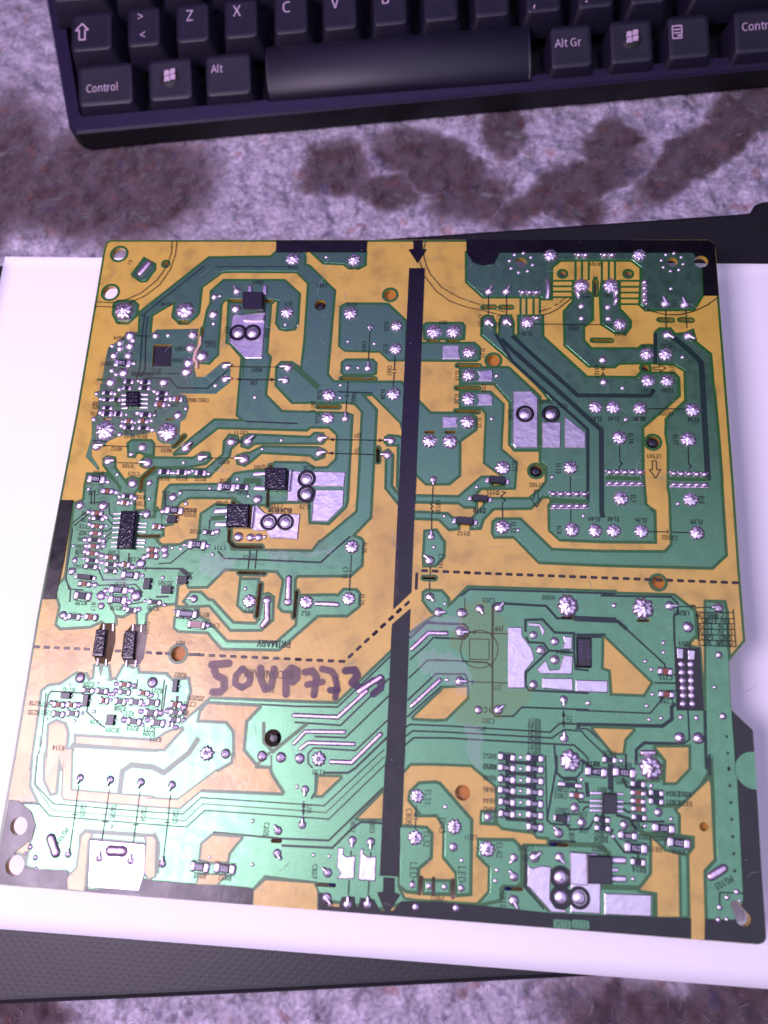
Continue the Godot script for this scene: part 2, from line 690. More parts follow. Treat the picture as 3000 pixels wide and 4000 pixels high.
func joint(kind: String, x: float, z: float, d: float, deg := 0.0) -> void:
	if d < 0.15:
		return
	var v := rng.randi() % (9 if kind == "star" else 5)
	var y := T + 0.1
	if kind == "star":
		var o := part(board, "eyelet_joint", dome("star", v), M["solder"])
		o.position = Vector3(x, y, z)
		o.scale = Vector3(d * rng.randf_range(0.94, 1.06), d * rng.randf_range(0.25, 0.36), d * rng.randf_range(0.94, 1.06))
		o.rotation.y = rng.randf() * TAU
	elif kind == "test":
		var o := part(board, "test_point", dome("test", v), M["solder"])
		o.position = Vector3(x, y, z)
		o.scale = Vector3(d, d * 0.34, d)
	elif kind == "via":
		var o := part(board, "via", sheet_mesh(disc(Vector2.ZERO, 0.5, 16), 0.0, 0.05, 0.05), M["mask"])
		o.position = Vector3(x, T + 0.1, z)
		o.scale = Vector3(d, 1, d)
		var c := part(o, "via_core", dome("test", v), M["ink"])
		c.scale = Vector3(0.6, 0.12, 0.6)
	elif kind == "ring":
		var o := part(board, "screw_pad", dome("dome", v), M["solder"])
		o.position = Vector3(x, T + 0.3, z)
		o.scale = Vector3(d, d * 0.22, d)
		o.rotation.y = rng.randf() * TAU
		var st := begin(true)
		for i in 40:
			var a := TAU * i / 40
			var b := TAU * (i + 1) / 40
			var prof := [[0.52, 0.0], [0.54, 0.25], [0.78, 0.25], [0.80, 0.0]]
			for k in 3:
				var p0 := Vector3(cos(a) * prof[k][0], prof[k][1], sin(a) * prof[k][0])
				var p1 := Vector3(cos(b) * prof[k][0], prof[k][1], sin(b) * prof[k][0])
				var p2 := Vector3(cos(b) * prof[k + 1][0], prof[k + 1][1], sin(b) * prof[k + 1][0])
				var p3 := Vector3(cos(a) * prof[k + 1][0], prof[k + 1][1], sin(a) * prof[k + 1][0])
				tri3(st, p0, p2, p1)
				tri3(st, p0, p3, p2)
		var r := part(o, "black_ring", finish(st), M["black_print"])
		r.position.y = 0.05 + 0.02 * (layer.get("ring", 0) % 5)
		layer["ring"] = layer.get("ring", 0) + 1
	else:
		var o := part(board, "lead_joint" if kind == "lead" else "solder_joint", dome("dome", v), M["solder"])
		o.position = Vector3(x, y, z)
		o.scale = Vector3(d, d * 0.36, d)
		o.rotation.y = rng.randf() * TAU
		if kind == "lead":
			var s := part(o, "clipped_lead", stub(), M["solder"])
			s.rotation.y = -deg_to_rad(deg) - o.rotation.y
			s.rotation.z = 0.12
			s.position = Vector3(0, 0.62, 0)
			s.scale = Vector3(0.78, 0.75, 0.34)

func sheet_mesh(p: PackedVector2Array, y0: float, y1: float, slope := 0.0) -> ArrayMesh:
	var st := begin()
	slab(st, p, y0, y1, slope)
	return finish(st)

func block(w: float, d: float, h: float, bevel: float, smooth := false) -> ArrayMesh:
	var key := "block%.2f,%.2f,%.2f,%.2f" % [w, d, h, bevel]
	if not cache.has(key):
		var st := begin(smooth)
		var p := tidy(rect(0, 0, w, d, bevel * 1.2, 2))
		stack(st, [p, p, inset(p, bevel)], [0.0, h - bevel, h])
		cache[key] = finish(st)
	return cache[key]

func lump(w: float, d: float, h: float) -> ArrayMesh:
	# a solder fillet over a terminal
	var key := "lump%.1f,%.1f" % [w, d]
	if not cache.has(key):
		var st := begin(true)
		var p := tidy(rect(0, 0, w, d, minf(w, d) * 0.35, 3))
		var r := minf(w, d) * 0.5
		stack(st, [p, inset(p, r * 0.1), inset(p, r * 0.32), inset(p, r * 0.65)], [0.0, h * 0.55, h * 0.9, h])
		cache[key] = finish(st)
	return cache[key]

func smd(kind: String, x: float, z: float, l: float, w: float, deg: float, text := "") -> void:
	if l < 0.3:
		return
	l = snappedf(l, 0.2)
	w = snappedf(w, 0.1)
	var h := clampf(w * 0.35, 0.4, 0.75)
	var y := T + 0.13
	var named := "chip_resistor"
	var body := "resistor_film"
	var share := 0.44
	if kind == "c":
		named = "chip_capacitor"
		body = "ceramic_brown"
		share = 0.36
		h = w * 0.5
	elif kind == "w":
		named = "chip_capacitor"
		body = "ceramic_beige"
		share = 0.6
		h = w * 0.5
	elif kind == "d":
		named = "diode"
		body = "epoxy"
		share = 1.0
		h = w * 0.75
	var o := part(board, named, block(l * share, w * 0.86, h, 0.12), M[body])
	o.position = Vector3(x, y, z)
	o.rotation.y = -deg_to_rad(deg)
	var tl := l * (1.0 - share) * 0.5 + 0.42
	if kind == "d":
		tl = l * 0.32
	for s in [-1, 1]:
		var t := part(o, "terminal", lump(snappedf(tl, 0.1), w * (1.1 if kind != "d" else 0.8), h * (0.95 if kind != "d" else 0.35)), M["solder"])
		t.position = Vector3(s * (l * share * 0.5 + tl * 0.5 - (0.2 if kind != "d" else 0.02)), -0.02, 0)
	if text != "" and w > 0.9:
		var st := begin()
		write(st, text, Vector2.ZERO, 0.0 if rng.randf() < 0.4 else 180.0, w * 0.42, h + 0.012)
		part(o, "marking", st.commit(), M["white_ink"])
	# stray solder around the crowded parts
	if (x < -48.0 or (x > 55.0 and z > 45.0 and l < 3.0)) and kind != "d":
		for s in [-1, 1]:
			if rng.randf() < 0.62:
				var v := Vector2(s * (l * 0.5 + rng.randf_range(0.5, 1.1)), rng.randf_range(-0.6, 0.6)).rotated(deg_to_rad(deg))
				joint("solder", x + v.x, z + v.y, rng.randf_range(0.9, 2.0) if x < -48.0 else rng.randf_range(0.7, 1.2))
	# printed outline
	if kind != "d" and l > 2.4:
		for q in [rect(0, -w * 0.6, l * 1.02, 0.12), rect(0, w * 0.6, l * 1.02, 0.12)]:
			slab(lines, turned(q, Vector2(x, z), deg), T + 0.33, T + 0.335)

func sot(x: float, z: float, w: float, d: float, deg: float) -> void:
	var o := part(board, "small_transistor", block(w, d, 1.0, 0.15), M["epoxy"])
	o.position = Vector3(x, T + 0.15, z)
	o.rotation.y = -deg_to_rad(deg) * 0.0
	var lng := maxf(w, d)
	var along := w >= d
	for k in [[-1, -0.3], [-1, 0.3], [1, 0.0]]:
		var t := part(o, "pin", lump(0.8, 0.5, 0.4), M["solder"])
		t.position = Vector3(k[1] * lng, 0, k[0] * (d * 0.5 + 0.2)) if not along else Vector3(k[0] * (w * 0.5 + 0.2), 0, k[1] * d)
		if not along:
			t.position = Vector3(k[0] * (w * 0.5 + 0.25), 0, k[1] * lng)

func chip(named: String, h: float, material: String, a: Array) -> MeshInstance3D:
	var p := tidy(pts(a))
	var c := Vector2.ZERO
	for v in p:
		c += v / p.size()
	for i in p.size():
		p[i] -= c
	var st := begin()
	stack(st, [inset(p, 0.12), p, inset(p, 0.02), inset(p, 0.28)], [0.0, h * 0.45, h - 0.28, h])
	var o := part(board, named, finish(st), M[material])
	o.position = Vector3(c.x, T + 0.2, c.y)
	if material == "wrinkled_epoxy" and p.size() == 4:
		# the lacquer on top dried in crinkles
		var q := inset(p, 0.3)
		var crease := noise(1.5, 2, FastNoiseLite.TYPE_CELLULAR, int(absf(c.x * 10.0)))
		crease.cellular_return_type = FastNoiseLite.RETURN_DISTANCE
		var n := 40
		var g: Array = []
		for j in n + 1:
			for i in n + 1:
				var v := q[0].lerp(q[1], float(i) / n).lerp(q[3].lerp(q[2], float(i) / n), float(j) / n)
				var edge := minf(minf(i, n - i), minf(j, n - j)) / 3.0
				var lift := 0.22 * (crease.get_noise_2d(v.x, v.y) + 1.0) + 0.10 * crease.get_noise_2d(v.x * 2.3 + 40.0, v.y * 2.3)
				g.append(Vector3(v.x, h + 0.005 + lift * clampf(edge, 0.0, 1.0), v.y))
		var cr := begin(true)
		for j in n:
			for i in n:
				var k := j * (n + 1) + i
				tri3(cr, g[k], g[k + 1], g[k + n + 2])
				tri3(cr, g[k], g[k + n + 2], g[k + n + 1])
		part(o, "crinkled_lacquer", finish(cr), M["lacquer"])
	return o

func lead(w: float, a: Array) -> void:
	var p := pts(a)
	var d := p[1] - p[0]
	var o := part(board, "chip_lead", lump(snappedf(d.length(), 0.1), snappedf(w, 0.1), maxf(0.35, w * 0.35)), M["solder"])
	var c := (p[0] + p[1]) * 0.5
	o.position = Vector3(c.x, T + 0.15, c.y)
	o.rotation.y = -d.angle()

func write(st: SurfaceTool, text: String, at: Vector2, deg: float, tall: float, y: float, wide := 0.86) -> void:
	var key := "text" + text
	if not cache.has(key):
		var tm := TextMesh.new()
		tm.text = text
		tm.font = font
		tm.font_size = 40
		tm.pixel_size = 0.035
		tm.depth = 0.0
		tm.curve_step = 3.0
		cache[key] = tm
	var m: Mesh = cache[key]
	if m.get_surface_count() == 0:
		return
	var b := Basis(Vector3.UP, -deg_to_rad(deg)) * Basis(Vector3.RIGHT, -PI / 2) * Basis.from_scale(Vector3(tall * wide, tall, 1.0))
	st.append_from(m, 0, Transform3D(b, Vector3(at.x, y, at.y)))

func lb(text: String, x: float, z: float, deg: float, s: float) -> void:
	write(letters, text, Vector2(x, z), deg, 1.3 * s, T + 0.37)

func ln(w: float, ends: int, a: Array) -> void:
	var p := pts(a)
	var y: float = T + 0.34 + 0.0002 * (layer.get("ln", 0) % 40)
	stroke(lines, p, w, y)
	layer["ln"] = layer.get("ln", 0) + 1
	for e in [[1, 0, 1], [2, p.size() - 1, p.size() - 2]]:
		if ends & e[0]:
			var d: Vector2 = (p[e[1]] - p[e[2]]).normalized()
			var n := Vector2(-d.y, d.x)
			slab(lines, PackedVector2Array([p[e[1]], p[e[1]] - d * 1.5 + n * 0.55, p[e[1]] - d * 1.5 - n * 0.55]), T + 0.33, T + 0.352)

func stroke(st: SurfaceTool, p: PackedVector2Array, w: float, y: float) -> void:
	for i in p.size() - 1:
		var d := (p[i + 1] - p[i]).normalized() * w * 0.5
		var n := Vector2(-d.y, d.x)
		var h := y + 0.00003 * (i % 7)
		cap(st, PackedVector2Array([p[i] - n - d * 0.6, p[i + 1] - n + d * 0.6, p[i + 1] + n + d * 0.6, p[i] + n - d * 0.6]), h)

func stain(tint: Color, rough: float, a: Array) -> void:
	# a thin dried film of flux: wavy outline, nearly clear
	var p := pts(a)
	var q := PackedVector2Array()
	var wob := noise(0.35, 3, FastNoiseLite.TYPE_SIMPLEX_SMOOTH, 71 + int(layer.get("stain", 0)))
	for i in p.size():
		for k in 14:
			var v := p[i].lerp(p[(i + 1) % p.size()], k / 14.0)
			q.append(v + Vector2(wob.get_noise_2d(v.x, v.y), wob.get_noise_2d(v.x + 60.0, v.y)) * 1.5)
	var key := "flux%s%.2f" % [tint.to_html(), rough]
	if not M.has(key):
		var m := mat(key, tint, rough)
		m.transparency = BaseMaterial3D.TRANSPARENCY_ALPHA
		m.normal_enabled = true
		m.normal_texture = M["epoxy"].normal_texture
		m.normal_scale = 0.5
		tri(m, 0.05)
	var y := step("stain", 0.385, 0.001)
	for u in Geometry2D.intersect_polygons(q, outline_in):
		var st := begin()
		cap(st, tidy(u), y)
		part(board, "flux_film", finish(st), M[key])

func scratches() -> void:
	var st := begin()
	for i in 150:
		var c := Vector2(rng.randf_range(-90, 100), rng.randf_range(-100, 100))
		var d := Vector2.from_angle(rng.randf() * TAU)
		var l := rng.randf_range(0.5, 3.2) * (3.0 if i % 25 == 0 else 1.0)
		var bend := Vector2(-d.y, d.x) * rng.randf_range(-0.5, 0.5)
		stroke(st, PackedVector2Array([c - d * l, c + bend, c + d * l]), rng.randf_range(0.05, 0.13), T + 0.142 + 0.0002 * (i % 9))
	var dust := begin()
	for i in 260:
		var c := Vector2(rng.randf_range(-96, 100), rng.randf_range(-104, 104))
		if i % 9 == 0:
			var d := Vector2.from_angle(rng.randf() * TAU) * rng.randf_range(0.6, 2.0)
			stroke(dust, PackedVector2Array([c, c + d, c + d + d.rotated(rng.randf_range(-0.8, 0.8))]), 0.07, T + 0.40)
		else:
			cap(dust, turned(rect(0, 0, rng.randf_range(0.1, 0.3), rng.randf_range(0.1, 0.25)), c, rng.randf() * 90.0), T + 0.395)
	part(board, "dust", finish(dust), mat("dust_white", Color(0.62, 0.58, 0.62), 0.9)).set_meta("kind", "stuff")
	part(board, "scratches", finish(st), mat("scratch", Color(0.52, 0.60, 0.58), 0.5)).set_meta("kind", "stuff")

func blk(kind: String, a: Array) -> void:
	var names := {"stripe": "black_stripe", "arrow": "black_arrow", "border": "black_border", "block": "connector_print"}
	sheet(names[kind], pts(a), step("blk", 0.29 if kind != "block" else 0.295, 0.0012), 0.02, "black_print", outline_in, 0.02)

func dsh(n: int, a: Array) -> void:
	var p := pts(a)
	var d := (p[1] - p[0]).normalized() if p[0].distance_to(p[1]) > 0.1 else Vector2.RIGHT
	if not cache.has("dash"):
		var st := begin()
		slab(st, rect(0, 0, 1.95, 0.85, 0.36, 4), 0.0, 0.06, 0.05)
		cache["dash"] = finish(st)
	for i in n:
		var c := p[0].lerp(p[1], float(i) / maxf(n - 1, 1))
		var o := part(board, "dash", cache["dash"], M["dash_ink"])
		o.position = Vector3(c.x, T + 0.02, c.y)
		o.rotation.y = -d.angle()

func hw(w: float, a: Array) -> void:
	var y := step("hw", 0.345, 0.002)
	for q in band(pts(a), w, true):
		sheet("pen_stroke", q, y, 0.004, "marker", outline_in)

func slot(w: float, a: Array) -> void:
	for q in band(pts(a), w, true):
		if not Geometry2D.is_polygon_clockwise(q):
			cut(q)
			ring_mask(q, 0.6)

func hole(kind: String, x: float, z: float, r: float) -> void:
	var c := Vector2(x, z)
	var p := disc(c, r, 28)
	if kind == "key":
		var q := Geometry2D.convex_hull(disc(c, r, 24) + disc(c + Vector2(-1.7, -3.0), r * 0.6, 20))
		q.remove_at(q.size() - 1)
		p = q
	cut(p)
	if kind != "crown" and kind != "key":
		ring_mask(p, 0.8)
	if kind == "crown":
		for i in 8:
			var a := TAU * i / 8 + 0.2
			joint("test", x + cos(a) * r * 2.05, z + sin(a) * r * 2.0, r * 0.75)
	if kind == "plug" or kind == "tube" or kind == "dark":
		var st := begin(true)
		var f := 0.66 if kind == "plug" else 0.5
		var g := disc(Vector2.ZERO, r * f, 24)
		stack(st, [g, g, inset(tidy(g), 0.15)], [-9.0, (-0.2 if kind == "plug" else -0.9), (-0.05 if kind == "plug" else -0.8)])
		var o := part(board, "locating_peg", finish(st), M["epoxy"])
		o.position = Vector3(x, T, z)
	if kind == "brown":
		var o := part(board, "hole_backing", block(13, 10, 12.6, 0.2), M["backing_brown"])  # added block below the hole, its brown fills the opening
		o.position = Vector3(x, -12.65, z)



func area_lamp(named: String, at: Vector3, towards: Vector3, size: Vector2, c: Color, energy: float) -> void:
	var l := AreaLight3D.new()
	l.name = named
	l.area_size = size
	l.light_color = c
	l.light_energy = energy
	l.shadow_enabled = true
	l.area_range = 6.0
	l.look_at_from_position(at, towards, Vector3(0.1, 0, -1))
	add_child(l)

# ---------- surroundings ----------

func felt() -> void:
	var size := 1400
	var span := 430.0
	var x0 := -225.0
	var z0 := -275.0
	var im := Image.create(size, size, false, Image.FORMAT_RGB8)
	var warp := noise(0.035, 3, FastNoiseLite.TYPE_SIMPLEX_SMOOTH, 51)
	var blot := noise(0.022, 3, FastNoiseLite.TYPE_SIMPLEX_SMOOTH, 52)
	var fuzz := noise(0.22, 3, FastNoiseLite.TYPE_SIMPLEX_SMOOTH, 53)
	var cloud := noise(0.11, 4, FastNoiseLite.TYPE_SIMPLEX_SMOOTH, 54)
	var tint := noise(0.09, 2, FastNoiseLite.TYPE_SIMPLEX_SMOOTH, 55)
	var spots := [[-116, -141, 42, 27, 0.0], [-172, -138, 27, 50, 0.3], [-28, -150, 14, 13, 0.4], [8, -151, 26, 11, 0.5], [-8, -139, 14, 9, 0.2], [22, -136, 16, 12, -0.6], [58, -140, 34, 10, -0.5], [100, -150, 30, 9, -0.75], [76, -160, 12, 10, 0.0], [118, -168, 26, 10, -0.9], [92, 126, 44, 12, 0.1], [-100, 139, 20, 6, 0.0], [35, -166, 10, 14, 0.0], [60, -128, 12, 8, 0.1]]
	for j in size:
		var z := z0 + span * j / size
		for i in size:
			var x := x0 + span * i / size
			var wx := x + 5.0 * warp.get_noise_2d(x, z) + 2.0 * fuzz.get_noise_2d(x, z)
			var wz := z + 7.0 * warp.get_noise_2d(x + 300.0, z)
			var dark := 0.0
			for s in spots:
				var dx: float = wx - s[0]
				var dz: float = wz - s[1]
				if absf(dx) > 60.0 or absf(dz) > 60.0:
					continue
				var c := cos(s[4])
				var n := sin(s[4])
				var u: float = (dx * c + dz * n) / s[2]
				var v: float = (-dx * n + dz * c) / s[3]
				var d := u * u + v * v
				if d < 1.5:
					dark = maxf(dark, 1.0 - smoothstep(0.45, 1.4, d))
			if z < -190.0 and x > -60.0:
				dark = maxf(dark, smoothstep(0.35, 0.5, blot.get_noise_2d(x, z)))
			var f := fuzz.get_noise_2d(x * 2.2, z * 2.2)
			var k := cloud.get_noise_2d(x, z)
			var col := Color(0.635, 0.60, 0.66).lerp(Color(0.25, 0.185, 0.20), dark * (0.85 + 0.4 * k + 0.12 * f))
			col = col * (1.0 + 0.2 * f + 0.24 * k)
			var t := tint.get_noise_2d(x, z)
			if t > 0.5:
				col = col.lerp(Color(0.50, 0.28, 0.24), minf((t - 0.5) * 2.0, 0.3))
			elif t < -0.56:
				col = col.lerp(Color(0.20, 0.20, 0.36), minf((-0.56 - t) * 2.5, 0.35))
			im.set_pixel(i, j, col)
	var m := mat("felt", Color.WHITE, 0.95)
	m.albedo_texture = ImageTexture.create_from_image(im)
	m.rim_enabled = true
	m.rim = 0.3
	var grain := ntex(noise(0.06, 5, FastNoiseLite.TYPE_SIMPLEX_SMOOTH, 56), 512, [], true, 9.0)
	m.normal_enabled = true
	m.normal_texture = grain
	m.normal_scale = 0.8
	# uv is shared: the grain repeats with the colour sheet
	var st := SurfaceTool.new()
	st.begin(Mesh.PRIMITIVE_TRIANGLES)
	var hills := noise(0.05, 4, FastNoiseLite.TYPE_SIMPLEX_SMOOTH, 57)
	var n := 230
	var w := 900.0
	for j in n + 1:
		for i in n + 1:
			var x := -450.0 + w * i / n
			var z := -520.0 + w * j / n
			st.set_uv(Vector2((x - x0) / span, (z - z0) / span))
			st.add_vertex(Vector3(x, -0.9 + 0.9 * hills.get_noise_2d(x, z), z))
	for j in n:
		for i in n:
			var a := j * (n + 1) + i
			for q in [a, a + 1, a + n + 2, a, a + n + 2, a + n + 1]:
				st.add_index(q)
	st.generate_normals()
	st.generate_tangents()
	var o := MeshInstance3D.new()
	o.name = "felt_blanket"
	o.mesh = st.commit()
	o.material_override = m
	o.scale = Vector3.ONE * 0.001
	add_child(o)
	o.set_meta("label", "mauve grey recycled felt blanket with dark blotches under everything")
	o.set_meta("kind", "structure")
	# loose hairs of the felt
	var f := begin(true)
	for s in 5:
		var t0 := s / 5.0
		var t1 := (s + 1) / 5.0
		var p0 := Vector3(t0 - 0.5, sin(t0 * PI) * 0.22, 0.18 * sin(t0 * 3.0))
		var p1 := Vector3(t1 - 0.5, sin(t1 * PI) * 0.22, 0.18 * sin(t1 * 3.0))
		for k in 3:
			var a := TAU * k / 3
			var b := TAU * (k + 1) / 3
			var ra := Vector3(0, cos(a), sin(a)) * 0.014
			var rb := Vector3(0, cos(b), sin(b)) * 0.014
			tri3(f, p0 + ra, p1 + rb, p1 + ra)
			tri3(f, p0 + ra, p0 + rb, p1 + rb)
	var hair := mat("felt_hair", Color.WHITE, 0.9)
	hair.vertex_color_use_as_albedo = true
	var mm := MultiMesh.new()
	mm.transform_format = MultiMesh.TRANSFORM_3D
	mm.use_colors = true
	mm.mesh = finish(f)
	mm.instance_count = 12000
	var tones := [Color(0.34, 0.28, 0.34), Color(0.42, 0.36, 0.42), Color(0.30, 0.25, 0.31), Color(0.12, 0.09, 0.11), Color(0.08, 0.06, 0.09), Color(0.22, 0.13, 0.12), Color(0.14, 0.14, 0.24), Color(0.42, 0.38, 0.43)]
	for i in mm.instance_count:
		var x := rng.randf_range(-0.2, 0.16)
		var z := rng.randf_range(-0.25, -0.095) if rng.randf() < 0.75 else rng.randf_range(0.10, 0.15)
		var l := rng.randf_range(0.0012, 0.0034)
		var b := Basis(Vector3.UP, rng.randf() * TAU) * Basis(Vector3.RIGHT, rng.randf_range(-0.9, 0.9)) * Basis.from_scale(Vector3(l, l, l))
		mm.set_instance_transform(i, Transform3D(b, Vector3(x, -0.0006, z)))
		mm.set_instance_color(i, tones[mini(int(pow(rng.randf(), 1.4) * 8.0), 7)])
	var mi := MultiMeshInstance3D.new()
	mi.name = "felt_fibres"
	mi.multimesh = mm
	mi.material_override = hair
	add_child(mi)
	mi.set_meta("label", "loose short fibres of the felt")
	mi.set_meta("kind", "stuff")

func panel() -> void:
	var o := root("plastic_panel", "black plastic panel with dimpled front strip lying under the white paper", "plastic panel", Vector3.ZERO)
	var p := tidy(PackedVector2Array([Vector2(-165, -98.0), Vector2(112, -120.5), Vector2(117, -121.0), Vector2(118.5, -124.2), Vector2(121, -125.4), Vector2(170, -129.5), Vector2(172, -128), Vector2(172, 96.5), Vector2(170, 99.6), Vector2(-20, 122.6), Vector2(-162, 139.0), Vector2(-167, 136)]))
	var st := begin()
	stack(st, [inset(p, 1.0), p, p, inset(p, 0.5), inset(p, 1.3)], [0.3, 1.2, 8.9, 9.7, 10.0])
	part(o, "shell", finish(st), mat("panel_plastic", Color(0.035, 0.03, 0.05), 0.55))
	# dimpled strip along the front edge
	var n := 128
	var im := Image.create(n, n, false, Image.FORMAT_RGB8)
	for j in n:
		for i in n:
			var best := 9.0
			for c in [Vector2(0.25, 0.25), Vector2(0.75, 0.75)]:
				var d := Vector2(absf(fposmod(float(i) / n - c.x + 0.5, 1.0) - 0.5), absf(fposmod(float(j) / n - c.y + 0.5, 1.0) - 0.5))
				best = minf(best, d.length())
			var h := 1.0 - smoothstep(0.10, 0.20, best)
			im.set_pixel(i, j, grey(0.75 - 0.6 * h))
	im.bump_map_to_normal_map(6.0)
	var m := mat("dimpled_plastic", Color(0.045, 0.036, 0.065), 0.5)
	m.normal_enabled = true
	m.normal_texture = ImageTexture.create_from_image(im)
	m.normal_scale = 0.35
	tri(m, 0.42)
	var q := tidy(PackedVector2Array([Vector2(-165, 90), Vector2(168, 56), Vector2(168, 98.0), Vector2(-20, 120.8), Vector2(-160, 136.8), Vector2(-165, 134)]))
	part(o, "dimpled_strip", sheet_mesh(q, 9.9, 10.06, 0.1), m)

func paper() -> void:
	var st := SurfaceTool.new()
	st.begin(Mesh.PRIMITIVE_TRIANGLES)
	var nx := 60
	var nz := 44
	var lift := noise(0.008, 2, FastNoiseLite.TYPE_SIMPLEX_SMOOTH, 61)
	for side in 2:
		for j in nz + 1:
			for i in nx + 1:
				var u := float(i) / nx
				var v := float(j) / nz
				var x := -143.2 + 298.0 * u
				var z := -102.3 + 215.5 * v + 2.4 * u * (1.0 - v) - 1.2 * u * v
				var y := 10.42 + 0.25 * lift.get_noise_2d(x, z) + 0.2 * pow(v, 14.0) + 0.4 * pow(1.0 - v, 12.0)
				st.add_vertex(Vector3(x, y - 0.11 * side, z))
	var s := (nx + 1) * (nz + 1)
	for j in nz:
		for i in nx:
			var a := j * (nx + 1) + i
			for q in [a, a + 1, a + nx + 2, a, a + nx + 2, a + nx + 1]:
				st.add_index(q)
			for q in [a, a + nx + 2, a + 1, a, a + nx + 1, a + nx + 2]:
				st.add_index(s + q)
	for j in nz:
		for i in [0, nx]:
			var a: int = j * (nx + 1) + i
			for q in [a, a + s, a + nx + 1, a + nx + 1, a + s, a + s + nx + 1]:
				st.add_index(q)
	for i in nx:
		for j in [0, nz]:
			var a: int = j * (nx + 1) + i
			for q in [a, a + 1, a + s, a + 1, a + s + 1, a + s]:
				st.add_index(q)
	st.generate_normals()
	var o := MeshInstance3D.new()
	o.name = "paper_sheet"
	o.mesh = st.commit()
	o.material_override = M["paper"]
	o.scale = Vector3.ONE * 0.001
	add_child(o)
	o.set_meta("label", "blank white sheet of paper between the circuit board and the black panel")
	o.set_meta("category", "paper")

func skirt3(st: SurfaceTool, lo: Array, hi: Array) -> void:
	for i in lo.size():
		var j := (i + 1) % lo.size()
		tri3(st, hi[i], lo[i], lo[j])
		tri3(st, hi[i], lo[j], hi[j])

func keycap(w: float, d: float, hf: float, hb: float, scoop := 0.3) -> ArrayMesh:
	# top w by d, front edge of the top at hf, back edge at hb; wider at the foot
	var st := begin(true)
	var foot := tidy(rect(0, 0.3, w + 4.4, d + 2.0, 1.2, 4))
	var top := tidy(rect(0, 0, w, d, 2.0, 4))
	var t2 := inset(top, 0.35)
	var t3 := inset(top, 1.9)
	var lo: Array = []
	var a: Array = []
	var b: Array = []
	var c: Array = []
	for i in top.size():
		lo.append(Vector3(foot[i].x, minf(hf, hb) - 10.0, foot[i].y))
		var f := func(q: Vector2, dy: float): return Vector3(q.x, lerpf(hb, hf, q.y / d + 0.5) - dy, q.y)
		a.append(f.call(top[i], 0.35))
		b.append(f.call(t2[i], 0.0))
		c.append(f.call(t3[i], scoop * 0.35))
	skirt3(st, lo, a)
	skirt3(st, a, b)
	skirt3(st, b, c)
	var mid := Vector3(0, (hf + hb) / 2 - scoop * 0.35, 0)
	for i in c.size():
		tri3(st, mid, c[i], c[(i + 1) % c.size()])
	return finish(st)

func space_bar(w: float) -> ArrayMesh:
	# convex bar: profile from the back edge over the top and down the front
	var prof := [[-11.0, 6.0], [-9.6, 16.6], [-9.0, 17.6], [-7.5, 18.2], [-5.0, 18.4], [-2.0, 18.0], [1.0, 17.2], [4.0, 15.9], [6.5, 14.3], [8.0, 12.9], [8.8, 11.6], [9.1, 9.8], [9.3, 4.0]]
	var st := begin(true)
	var prev: Array = []
	for p in prof:
		var top: bool = p[1] > 11.0
		var row: Array = []
		for k in 5:
			var x: float = [-0.5, -0.488, 0.0, 0.488, 0.5][k] * w
			var drop := 0.0 if k > 0 and k < 4 else 0.9
			if not top:
				x *= 1.035
			row.append(Vector3(x, p[1] - (drop if top else 0.0), p[0]))
		if prev.size():
			for k in 4:
				tri3(st, prev[k], prev[k + 1], row[k + 1])
				tri3(st, prev[k], row[k + 1], row[k])
		prev = row
	for s in [-1, 1]:
		for i in prof.size() - 1:
			var x0: float = s * w * 0.5
			var a := Vector3(x0, prof[i][1] - 0.9, prof[i][0])
			var b := Vector3(x0, prof[i + 1][1] - 0.9, prof[i + 1][0])
			var a2 := Vector3(x0 * 1.035, 4.0, a.z)
			var b2 := Vector3(x0 * 1.035, 4.0, b.z)
			if s > 0:
				tri3(st, a, b2, a2)
				tri3(st, a, b, b2)
			else:
				tri3(st, a, a2, b2)
				tri3(st, a, b2, b)
	return finish(st)

